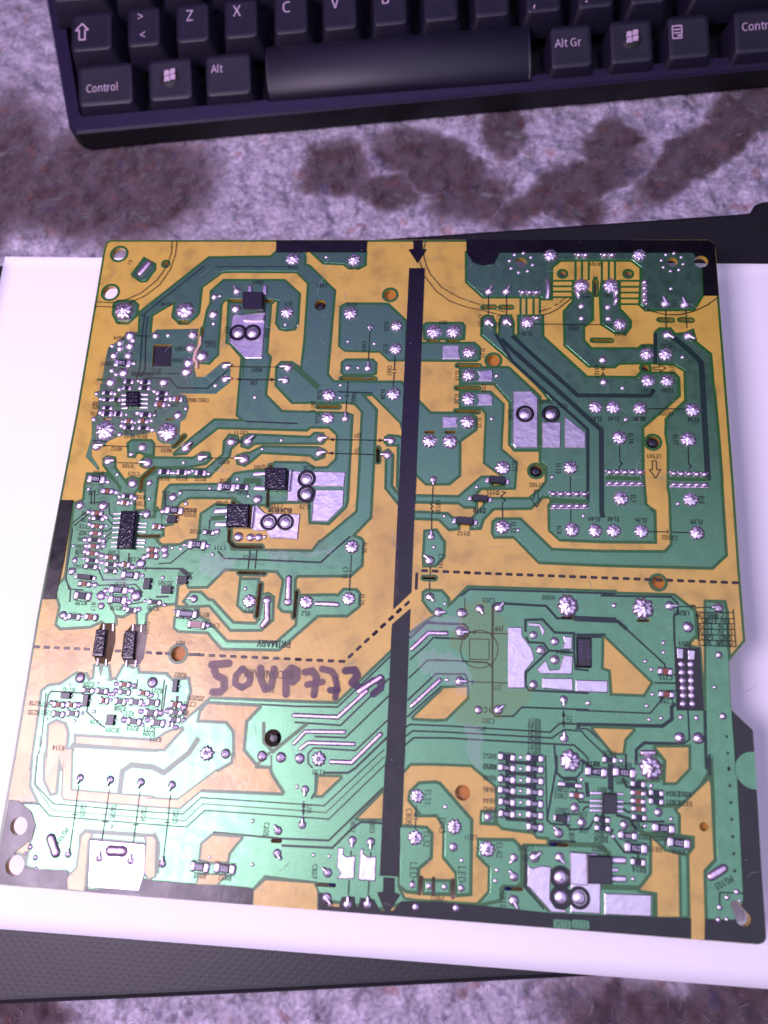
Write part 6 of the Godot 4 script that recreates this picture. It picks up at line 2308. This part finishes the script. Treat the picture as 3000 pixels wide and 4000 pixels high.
	lb("J31", -9.43, -30.67, 180, 1)
	lb("J1", -9.39, -25.79, 180, 1)
	lb("Q101", -38.32, -19.81, 180, 1)
	lb("EL58", -23.39, -20.02, 180, 1)
	lb("R140", -42.71, -11.72, 180, 1)
	lb("C110", -31.96, -7.96, 180, 1)
	lb("EL23", -23.48, -7.86, 180, 1)
	lb("EL24 EL59", -31, -6.62, 180, 1)
	lb("D602", -11.37, -43.03, 90, 1)
	lb("EL28", -2.47, -44.43, 90, 1)
	lb("EL20", 19.96, -43.34, 90, 1)
	lb("D10", 28.09, -47.16, 90, 1)
	lb("EL22", 26.8, -35.64, 90, 1)
	lb("EL40", 36.09, -38.54, 90, 1)
	lb("D111", 31.28, -13.91, 180, 1)
	lb("D110", 27.65, -8.51, 180, 1)
	lb("LB131", 15.6, -8.97, 90, 1)
	lb("TH101", 46.54, -42.96, 180, 1)
	lb("EL61", 51.3, -41.71, 180, 1)
	lb("EL47", 61.25, -37.75, 180, 1)
	lb("EL46", 66.21, -37.86, 180, 1)
	lb("EL18", 71.09, -31.82, 90, 1)
	lb("EL11", 37.4, -22.27, 90, 1)
	lb("EL13", 50.08, -21.91, 90, 1)
	lb("LF102", 43.7, -16.6, 180, 1)
	lb("EL7", 71.15, -13.37, 90, 1)
	lb("EL31", 73.42, -38.02, 180, 1)
	lb("EL51", 76.75, -47.16, 180, 1)
	lb("EL50", 82.11, -47.26, 180, 1)
	lb("EL31", 73.88, -38.03, 180, 1)
	lb("CX101", 81.39, -39.81, 180, 1)
	lb("EL34", 89.09, -38.07, 180, 1)
	lb("EL17", 83.78, -31.7, 90, 1)
	lb("LF101", 77.27, -26.36, 180, 1)
	lb("EL8", 90.08, -13.54, 90, 1)
	lb("C113", -89.55, 0.41, 180, 1)
	lb("C102", -89.35, 2.41, 180, 1)
	lb("R106", -89.45, 4.41, 180, 1)
	lb("C104", -89.52, 6.55, 180, 1)
	lb("C108", -89.54, 8.1, 180, 1)
	lb("R132", -89.49, 9.23, 180, 1)
	lb("R143", -89.35, 12.59, 180, 1)
	lb("C118", -89.5, -3.64, 180, 1)
	lb("R118", -89.16, -1.62, 180, 1)
	lb("C109", -79.44, 8.01, 180, 1)
	lb("C120", -73.08, 9.88, 180, 1)
	lb("R137", -76.16, 17.33, 180, 1)
	lb("R129", -86.81, 23.37, 180, 1)
	lb("R128", -76.18, 24.41, 180, 1)
	lb("ZD103", -56.91, 13.69, 180, 1)
	lb("ZD105", -62.49, 16.51, 180, 1)
	lb("R136", -65.17, 24.08, 180, 1)
	lb("R17", -83.16, 24.3, 90, 1)
	lb("C121", -88.54, -10.11, 180, 1)
	lb("Q103", -66.28, 29.73, 90, 1)
	lb("J", -69, 12.78, 180, 1)
	lb("Q102", -48.5, -8.05, 180, 1)
	lb("R112", -57.97, -5.68, 180, 1)
	lb("D103", -57.79, -4.24, 180, 1)
	lb("R120", -55.46, 0.81, 180, 1)
	lb("C111", -47.64, 5.45, 180, 1)
	lb("J2", -39.63, 7.93, 90, 1)
	lb("J28", -37.57, 7.86, 90, 1)
	lb("EL1", -37.16, 23.55, 180, 1)
	lb("EL2", -20.69, 23.64, 180, 1)
	lb("R115", -50.23, 25.18, 180, 1)
	lb("C109", -46.88, 28.21, 180, 1)
	lb("EL24 EL59", -30.83, -6.41, 180, 1)
	lb("EL26", -5.13, 3.91, 90, 1)
	lb("C115", -10.27, 11.47, 90, 1)
	lb("EL25", -4.98, 19.01, 90, 1)
	lb("D112", 23.18, -1.36, 180, 1)
	lb("C1131", 16.84, 7.05, 90, 1)
	lb("D110", 27.55, -8.22, 180, 1)
	lb("EL12", 37.39, -3.64, 90, 1)
	lb("EL9", 50.18, -3.39, 90, 1)
	lb("EL49", 60.08, -6.96, 180, 1)
	lb("HS99", 47.13, 16.2, 180, 1)
	lb("C203", 30.66, 17.71, 180, 1)
	lb("J19", 33.6, 25.55, 180, 1)
	lb("D111", 31.3, -13.95, 180, 1)
	lb("EL48", 65.39, -7.05, 180, 1)
	lb("EL36", 73.09, -6.9, 180, 1)
	lb("EL39", 88.37, -7, 180, 1)
	lb("CX102", 80.66, -2.15, 180, 1)
	lb("LB201", 82.91, 19.01, 180, 1)
	lb("R210", -86.2, 48.05, 180, 1)
	lb("R218", -95.54, 52.22, 180, 1)
	lb("C217", -91.82, 52.41, 180, 1)
	lb("R230", -95.33, 54.74, 180, 1)
	lb("R231", -91.57, 54.54, 180, 1)
	lb("C206", -80.94, 46.25, 180, 1)
	lb("R221", -60.76, 47.02, 180, 1)
	lb("R208", -70.66, 52.32, 180, 1)
	lb("R212", -68.07, 53.56, 180, 1)
	lb("IC201", -72.01, 58.25, 180, 1)
	lb("R213", -66.16, 57.44, 180, 1)
	lb("R211", -61.54, 57.43, 180, 1)
	lb("R209", -61.36, 58.65, 180, 1)
	lb("R311", -59.33, 60.01, 180, 1)
	lb("C216", -76.97, 56.4, 180, 1)
	lb("R314", -86.41, 63.72, 180, 1)
	lb("H01", -55.85, 33.54, 180, 1)
	lb("PRIMARY", -28.95, 32.51, 180, 1.5)
	lb("SECONDARY", -29.58, 40.91, 180, 1.6)
	lb("I01", -29.05, 45.05, 180, 1.3)
	lb("R202", -54.69, 42.4, 180, 1)
	lb("ZD201", -49.4, 48.46, 180, 1)
	lb("C213", -51.03, 50.17, 180, 1)
	lb("R8", -51.92, 52.46, 180, 1)
	lb("J19", 33.69, 25.48, 180, 1)
	lb("J21", 33.41, 41.41, 180, 1)
	lb("C201", 31.08, 50.27, 180, 1)
	lb("Q804", 51.02, 31.02, 180, 1)
	lb("R851", 43.33, 49.62, 180, 1)
	lb("R849", 43.33, 50.93, 180, 1)
	lb("R847", 43.33, 52.24, 180, 1)
	lb("R845", 43.34, 53.61, 180, 1)
	lb("R843", 43.34, 54.89, 180, 1)
	lb("R841", 43.34, 56.14, 180, 1)
	lb("R853", 43.34, 57.31, 180, 1)
	lb("R852", 31.73, 59.25, 180, 1)
	lb("R850", 31.78, 61.82, 180, 1)
	lb("J29", 52.57, 48.89, 90, 1)
	lb("3R3", 29.4, 52.4, 180, 0.9)
	lb("C211", 78.01, 36.54, 180, 1)
	lb("C210", 77.89, 42.67, 180, 1)
	lb("P201", 83.43, 27.36, 180, 1)
	lb("MS", 89.22, 26.79, 180, 1)
	lb("PDIM", 94.04, 26.88, 180, 1)
	lb("GND", 89.3, 25.39, 180, 1)
	lb("GND", 94.14, 25.32, 180, 1)
	lb("13.2V", 89.08, 23.83, 180, 1)
	lb("13.2V", 94.25, 23.6, 180, 1)
	lb("13.2V", 89.17, 22.26, 180, 1)
	lb("13.2V", 94.35, 22.03, 180, 1)
	lb("GND", 89.57, 20.74, 180, 1)
	lb("12V", 94.44, 20.52, 180, 1)
	lb("PWR-ON", 89.65, 19.34, 180, 1)
	lb("C", 93.62, 19.08, 180, 1)
	lb("R818", 58.45, 59.65, 180, 1)
	lb("R806", 62.82, 56.8, 180, 1)
	lb("R810", 66.59, 59.47, 180, 1)
	lb("D205", -76.82, 79.26, 90, 1)
	lb("D206", -68.4, 79.22, 90, 1)
	lb("D204", -60.01, 79.4, 90, 1)
	lb("PG101", -81.48, 86.08, 120, 1)
	lb("D203", -51.18, 79.43, 90, 1)
	lb("C205", -26.37, 80.99, 90, 1)
	lb("R838", -42.75, 93.25, 180, 1)
	lb("R837", -36.07, 93.29, 180, 1)
	lb("EL10", -13.59, 65.97, 180, 1)
	lb("J20", -15.32, 75.27, 90, 1)
	lb("D802", -3.51, 78.53, 90, 1)
	lb("C803", 1.6, 78.44, 90, 1)
	lb("C807", -12.75, 90.3, 90, 1)
	lb("EL33", 15.79, 70.4, 90, 1.2)
	lb("C806", 11.04, 75.59, 90, 1.2)
	lb("EL32", 15.84, 80.68, 90, 1.2)
	lb("LED+", 12.84, 88.82, 90, 1.5)
	lb("R850", 31.7, 61.96, 180, 1)
	lb("R848", 31.75, 64.73, 180, 1)
	lb("R846", 31.8, 67.61, 180, 1)
	lb("R844", 31.85, 70.34, 180, 1)
	lb("R842", 31.88, 72.49, 180, 1)
	lb("EL43", 19.8, 77.07, 90, 1.2)
	lb("L801", 27.15, 79.51, 180, 1)
	lb("EL42", 34.52, 82.13, 90, 1.2)
	lb("LED-", 25.14, 88.76, 90, 1.5)
	lb("LS801", 41.08, 81.16, 180, 1)
	lb("00", 41.1, 83.57, 180, 1)
	lb("ZD801", 50.05, 66.41, 180, 1)
	lb("C802", 50.04, 68.07, 180, 1)
	lb("D801", 50.37, 71.63, 180, 1)
	lb("P801", 19.1, 94.45, 180, 1)
	lb("C809", 52.77, 77.55, 90, 1)
	lb("C812", 35.61, 93.63, 90, 1)
	lb("R818", 58.58, 59.64, 180, 1)
	lb("R805", 65.76, 63.71, 180, 1)
	lb("IC801", 61.4, 65.96, 180, 1)
	lb("C804", 78.49, 65.88, 180, 1)
	lb("R802", 81.38, 65.8, 180, 1)
	lb("C801", 78.4, 67.94, 180, 1)
	lb("R820", 81.46, 68.03, 180, 1)
	lb("J38", 55.62, 72.31, 180, 1)
	lb("J34", 55.85, 76.09, 180, 1)
	lb("C805", 60.19, 76.83, 180, 1)
	lb("R804", 60.16, 78.02, 180, 1)
	lb("R803", 69.09, 74.8, 180, 1)
	lb("C803", 69.23, 73.68, 180, 1)
	lb("R807", 74.76, 76.72, 180, 1)
	lb("R801", 71.13, 76.68, 180, 1)
	lb("R813", 73.51, 79.34, 180, 1)
	lb("R808", 79.18, 79.52, 180, 1)
	lb("R814", 69.43, 84.37, 180, 1)
	lb("Q801", 59.54, 80.24, 180, 1)
	lb("PG103", 89.89, 86.02, 150, 1.1)

func data_small_parts() -> void:
	chip("optocoupler", 1.9, "wrinkled_epoxy", [-80.3,31.01,-77.14,30.87,-76.86,38.69,-80.29,38.59])
	chip("optocoupler", 1.9, "wrinkled_epoxy", [-71.76,30.97,-68.49,30.82,-67.98,38.92,-71.37,38.95])
	smd("r", 36.19, 59.25, 4.36, 1.94, 3)
	smd("r", 36.22, 61.93, 4.35, 1.93, 3, "1R0")
	smd("r", 36.25, 64.82, 4.33, 1.93, 3, "1R0")
	smd("r", 36.29, 67.57, 4.32, 1.92, 3, "1R0")
	smd("r", 36.32, 70.41, 4.3, 1.91, 3, "1R0")
	smd("r", 36.35, 73.28, 4.28, 1.9, 3, "1R0")
	smd("r", 43.51, 59.12, 4.34, 1.93, 3)
	smd("r", 43.51, 61.86, 4.32, 1.92, 3, "2R0")
	smd("r", 43.52, 64.74, 4.31, 1.91, 3, "2R0")
	smd("r", 43.52, 67.55, 4.29, 1.91, 3, "2R0")
	smd("r", 43.52, 70.36, 4.27, 1.9, 3, "2R0")
	smd("r", 43.53, 73.13, 4.26, 1.89, 3, "2R0")
	smd("r", 43.53, 76.03, 4.24, 1.89, 3, "2R0")
	smd("r", 59.23, 61.62, 5.64, 2.27, 3, "4R7")
	smd("r", 66.42, 61.39, 5.7, 2.36, 3, "333")
	smd("r", 62.76, 58.44, 3.66, 1.58, 3)
	smd("r", 69.85, 64.04, 3.62, 1.47, 3)
	smd("r", 69.86, 72.08, 3.67, 1.45, 3)
	smd("r", 74.34, 65.94, 3.69, 1.52, 3)
	smd("r", 74.25, 68, 3.68, 1.51, 3)
	smd("r", 75.81, 74.28, 5.56, 2.21, 3, "303")
	smd("r", 79.37, 77.52, 5.62, 2.44, 3, "333")
	smd("r", 68.75, 79.38, 5.56, 2.39, 3, "270")
	smd("r", 66.83, 76.59, 4.53, 1.93, 3, "000")
	smd("r", 69.21, 82.68, 3.62, 1.68, 3)
	smd("r", 60.56, 73.21, 3.79, 1.52, 3)
	smd("r", 60.61, 75.24, 3.78, 1.51, 3)
	smd("c", 69.77, 66.21, 3.7, 1.4, 3)
	smd("c", 69.71, 68.18, 3.69, 1.4, 3)
	smd("c", 69.8, 70.04, 3.68, 1.45, 3)
	smd("c", 54.21, 67.71, 3.64, 1.54, 3)
	smd("r", -43.01, 91.19, 5.07, 2.42, 3, "105")
	smd("r", -36.32, 91.13, 5.54, 2.51, 3, "105")
	smd("r", -54.53, 4.86, 5.43, 2.56, 3, "270")
	smd("r", -51.38, 0.95, 3.49, 1.45, 3)
	smd("r", -54.31, 25.22, 4.75, 2.44, 3, "000")
	smd("w", -51.63, 28.16, 5.13, 2.21, 3)
	smd("r", -47.68, -13.17, 5.51, 2.6, 3, "2R2")
	smd("r", -42.88, -13.31, 3.81, 1.75, 3)
	smd("r", -88.39, -14.48, 5.69, 2.48, 3, "000")
	smd("r", -86.03, -53.42, 5.63, 2.5, 3, "120")
	smd("r", -67.44, -17.46, 3.32, 1.79, 3)
	smd("r", -61.95, -17.46, 3.3, 1.78, 3)
	smd("r", -56.2, -17.48, 3.43, 1.83, 3)
	smd("r", -83.11, -47.18, 3.17, 1.57, 3)
	smd("r", -77.66, -47.12, 3.46, 1.74, 3)
	smd("r", -83.37, -44.94, 2.86, 1.44, 3)
	smd("r", -77.67, -45.04, 3.75, 1.5, 3)
	smd("r", -89.45, -43.23, 3.47, 1.39, 3)
	smd("r", -71.74, -43.41, 4.02, 1.49, 3)
	smd("r", -71.63, -41.52, 3.57, 1.43, 3)
	smd("r", -88.45, -36, 3.44, 1.79, 3)
	smd("r", -84.72, -36.08, 2.83, 1.79, 3)
	smd("r", -75.92, -36.05, 3.56, 1.72, 3)
	smd("r", -80.76, -31.66, 3.55, 1.48, 3)
	smd("r", -76.02, -31.62, 3.54, 1.47, 3)
	smd("r", -88.64, -38.12, 3.3, 1.32, 3)
	smd("r", -89.07, -40.86, 3.01, 1.26, 3)
	smd("r", -86.22, -40.92, 2.7, 1.26, 3)
	smd("r", -85.34, -11.01, 0, 0, 3)
	smd("c", -66.42, -41.47, 3.26, 1.78, 3)
	smd("c", -71.79, -39.48, 3.71, 1.78, 3)
	smd("c", -81.08, -33.76, 2.97, 1.48, 3)
	smd("c", -76.49, -33.86, 3.4, 1.48, 3)
	smd("c", -84.14, -10.75, 3.62, 1.59, 3)
	smd("r", -84.58, -10.82, 3.62, 1.51, 3)
	smd("r", -77.83, -9.41, 3.31, 1.5, 3)
	smd("r", -85.79, -2.17, 3.73, 1.29, 3)
	smd("r", -85.71, 4.48, 4.13, 1.48, 3)
	smd("r", -85.54, 10.68, 3.96, 1.47, 3)
	smd("r", -85.67, 12.53, 3.95, 1.47, 3)
	smd("r", -79.58, 11.66, 3.65, 1.46, 3)
	smd("r", -79.41, 13.6, 3.79, 1.4, 3)
	smd("r", -73.36, 14.61, 5.44, 2.29, 3, "000")
	smd("r", -62.78, -5.38, 5.52, 2.32, 3, "100")
	smd("r", -76.17, 19.11, 5.56, 2.33, 3, "220")
	smd("r", -75.99, 22.05, 5.68, 2.38, 3, "155")
	smd("r", -86.74, 21.32, 5.17, 2.4, 3)
	smd("r", -88.22, 27.43, 3.89, 1.72, 3)
	smd("r", -71.41, 24.8, 3.16, 1.54, 3)
	smd("r", -64.88, 22.23, 3.98, 1.43, 3)
	smd("r", -55.96, 25.24, 4.08, 2.28, 3, "000")
	smd("c", -78.23, -7.29, 2.58, 1.49, 3)
	smd("c", -86.34, -3.74, 3.6, 1.5, 3)
	smd("c", -85.68, 0.28, 3.72, 1.49, 3)
	smd("c", -85.76, 2.43, 3.71, 1.48, 3)
	smd("c", -85.67, 6.46, 3.83, 1.48, 3)
	smd("c", -85.75, 8.58, 3.83, 1.47, 3)
	smd("c", -79.91, 9.57, 3.66, 1.52, 3)
	smd("c", -75.07, 11.63, 2.66, 1.68, 3)
	smd("c", -67.74, 6.88, 3.64, 1.57, 3)
	smd("c", -67.49, 8.69, 3.63, 1.57, 3)
	smd("c", -67.33, -0.21, 2.83, 1.7, 3)
	smd("c", -83.06, 27.4, 3.73, 1.82, 3)
	smd("c", -86.63, 17.75, 3.93, 1.57, 3)
	smd("c", -70.18, 45.84, 3.48, 1.55, 3)
	smd("c", -64.51, 47.84, 3.46, 1.54, 3)
	smd("c", -75.52, 50.43, 2.54, 1.76, 3)
	smd("c", -88.32, 52.23, 3.5, 1.67, 3)
	smd("c", -84.68, 52.17, 2.95, 1.66, 3)
	smd("c", -100.08, 27.26, 0, 0, 3)
	smd("r", -70.01, 47.87, 3.47, 1.5, 3)
	smd("r", -70.82, 50.44, 3.46, 1.76, 3)
	smd("r", -66.28, 50.41, 3.72, 1.91, 3)
	smd("r", -61.5, 50.26, 3.84, 1.96, 3)
	smd("r", -61.51, 53.02, 3.95, 2, 3)
	smd("r", -66.04, 55.62, 4.22, 1.9, 3)
	smd("r", -59.29, 55.63, 3.93, 1.99, 3)
	smd("r", -88.13, 54.82, 3.62, 1.66, 3)
	smd("r", -84.02, 54.4, 3.61, 1.66, 3)
	smd("r", -80.65, 47.95, 3.5, 1.61, 3)
	smd("r", -76.6, 47.9, 3.49, 1.61, 3)
	smd("r", -54.55, 52.53, 3.67, 1.52, 3)
	smd("r", -54.81, 54.48, 3.66, 1.52, 3)
	smd("r", -55.68, 55.88, 1.57, 1.57, 3)
	smd("c", -54.95, 50.5, 3.42, 1.79, 3)
	smd("d", 32.56, -17.47, 4.42, 2.41, 3)
	smd("d", 27.66, -11.81, 4.41, 2.14, 3)
	smd("d", 23.49, -4.82, 4.52, 2.39, 3)
	smd("c", 77.87, 35.02, 3.78, 1.76, 3)
	smd("c", 77.91, 40.99, 3.91, 1.74, 3)
	smd("d", 50.24, 73.5, 2.59, 2.12, 3)
	smd("r", 52.57, 65.25, 5.94, 1.19, 3)
	smd("d", -86.81, 15.83, 4.22, 1.74, 3)
	sot(-62.98, -2.64, 2.82, 2.4, 0)
	sot(-57.37, 15.49, 2.89, 2.2, 0)
	sot(-61.65, 18.58, 3.03, 2.34, 0)
	sot(-67.7, 17, 2.08, 3.32, 90)
	sot(-86.6, 49.68, 2.7, 1.78, 0)
	sot(-80.6, 50.69, 1.61, 3.49, 90)
	sot(-72.7, 55.55, 2.25, 2.91, 90)
	sot(-55.56, 45.49, 1.46, 3.44, 90)
	chip("power_transistor", 2.3, "epoxy", [-49.35,-78.5,-42.63,-78.38,-42.17,-72.17,-48.74,-72.27])
	chip("power_transistor", 2.4, "wrinkled_epoxy", [-36.12,-19.07,-29.49,-19.11,-29,-12.14,-35.57,-12.08])
	chip("power_transistor", 2.4, "wrinkled_epoxy", [-46.27,-7.49,-39.65,-7.56,-39.13,-0.46,-45.94,-0.37])
	chip("power_transistor", 2.4, "epoxy", [56.43,81.71,62.47,81.49,62.31,87.95,56.32,88.25])
	chip("control_chip", 1.5, "wrinkled_epoxy", [-82.98,-43.36,-78.78,-43.44,-78.17,-38.25,-82.34,-38.16])
	chip("control_chip", 1.7, "wrinkled_epoxy", [-78.52,-4.43,-73.66,-4.59,-73.21,7.08,-78.14,7.26])
	chip("control_chip", 1.6, "epoxy", [60.5,66.77,64.22,66.54,64.09,71.51,60.39,71.74])
	lead(1.83, [-47.87,-81.91,-47.42,-78.17])
	lead(1.83, [-42.85,-82.11,-42.62,-78.21])
	lead(1.04, [-45.7,-79.2,-45.52,-78.36])
	lead(1.41, [-40.07,-17.49,-35.73,-17.91])
	lead(1.57, [-39.62,-13.12,-35.53,-13.1])
	lead(1.8, [-50.74,-5.48,-46.02,-6])
	lead(1.56, [-50,-1.59,-45.95,-1.64])
	lead(1.01, [-47.06,-4.03,-46.21,-4])
	lead(1.01, [-36.5,-15.75,-35.79,-15.71])
	lead(1.82, [62.31,82.64,66.45,82.42])
	lead(1.6, [62.2,86.96,66.32,86.76])
	lead(1.07, [62.25,84.91,64.39,84.81])
	lead(0.63, [-81.29,-3.76,-78.45,-4])
	lead(0.63, [-81.18,-2.32,-78.4,-2.56])
	lead(0.63, [-81.07,-0.89,-78.35,-1.12])
	lead(0.63, [-80.96,0.55,-78.3,0.31])
	lead(0.63, [-80.85,1.97,-78.26,1.74])
	lead(0.62, [-80.72,3.53,-78.19,3.3])
	lead(0.62, [-80.59,5.09,-78.12,4.86])
	lead(0.62, [-80.5,6.36,-78.09,6.13])
	lead(0.63, [-73.72,-4.01,-70.57,-3.97])
	lead(0.63, [-73.44,-1.14,-70.33,-1.1])
	lead(0.62, [-73.41,0,-70.33,0.04])
	lead(0.62, [-73.34,1.43,-70.3,1.46])
	lead(0.62, [-73.11,3.97,-70.1,4.01])
	lead(0.62, [-73.13,4.82,-70.15,4.86])
	lead(0.62, [-73.1,5.95,-70.16,5.99])
	lead(0.78, [-84.96,-42.52,-82.56,-42.57])
	lead(0.78, [-79,-42.89,-76,-42.82])
	lead(0.78, [-84.73,-41.01,-82.33,-41.06])
	lead(0.78, [-78.78,-41.38,-75.78,-41.31])
	lead(0.78, [-84.5,-39.53,-82.11,-39.58])
	lead(0.78, [-78.56,-39.9,-75.57,-39.84])
	lead(0.78, [-84.28,-38.12,-81.9,-38.17])
	lead(0.77, [-78.36,-38.5,-75.37,-38.43])
	lead(0.94, [57.46,66.95,60.8,66.75])
	lead(0.78, [64.12,66.74,66.16,66.65])
	lead(0.78, [57.43,68.83,60.75,68.63])
	lead(0.78, [64.07,68.62,66.11,68.53])
	lead(0.78, [57.41,70.05,60.73,69.85])
	lead(0.78, [64.03,69.84,66.07,69.75])
	lead(0.78, [57.39,71.17,60.7,70.97])
	lead(0.78, [64,70.96,66.04,70.87])
	lead(0.72, [-78.98,29.03,-78.71,31.41])
	lead(0.71, [-76.26,28.78,-75.99,31.16])
	lead(0.71, [-79.19,38.8,-78.96,40.87])
	lead(0.71, [-76.71,38.95,-76.49,41.01])
	lead(0.71, [-70.33,28.78,-70.09,31.16])
	lead(0.71, [-67.86,28.81,-67.62,31.18])
	lead(0.7, [-70.72,38.92,-70.51,40.98])
	lead(0.7, [-68.02,38.79,-67.83,40.85])

func data_glue() -> Array:
	return [-61.72,-63.01,-61.55,-60.38,-62.73,-57.76,-63.05,-55.48,-61.8,-53.88,-61.6,-52.28]
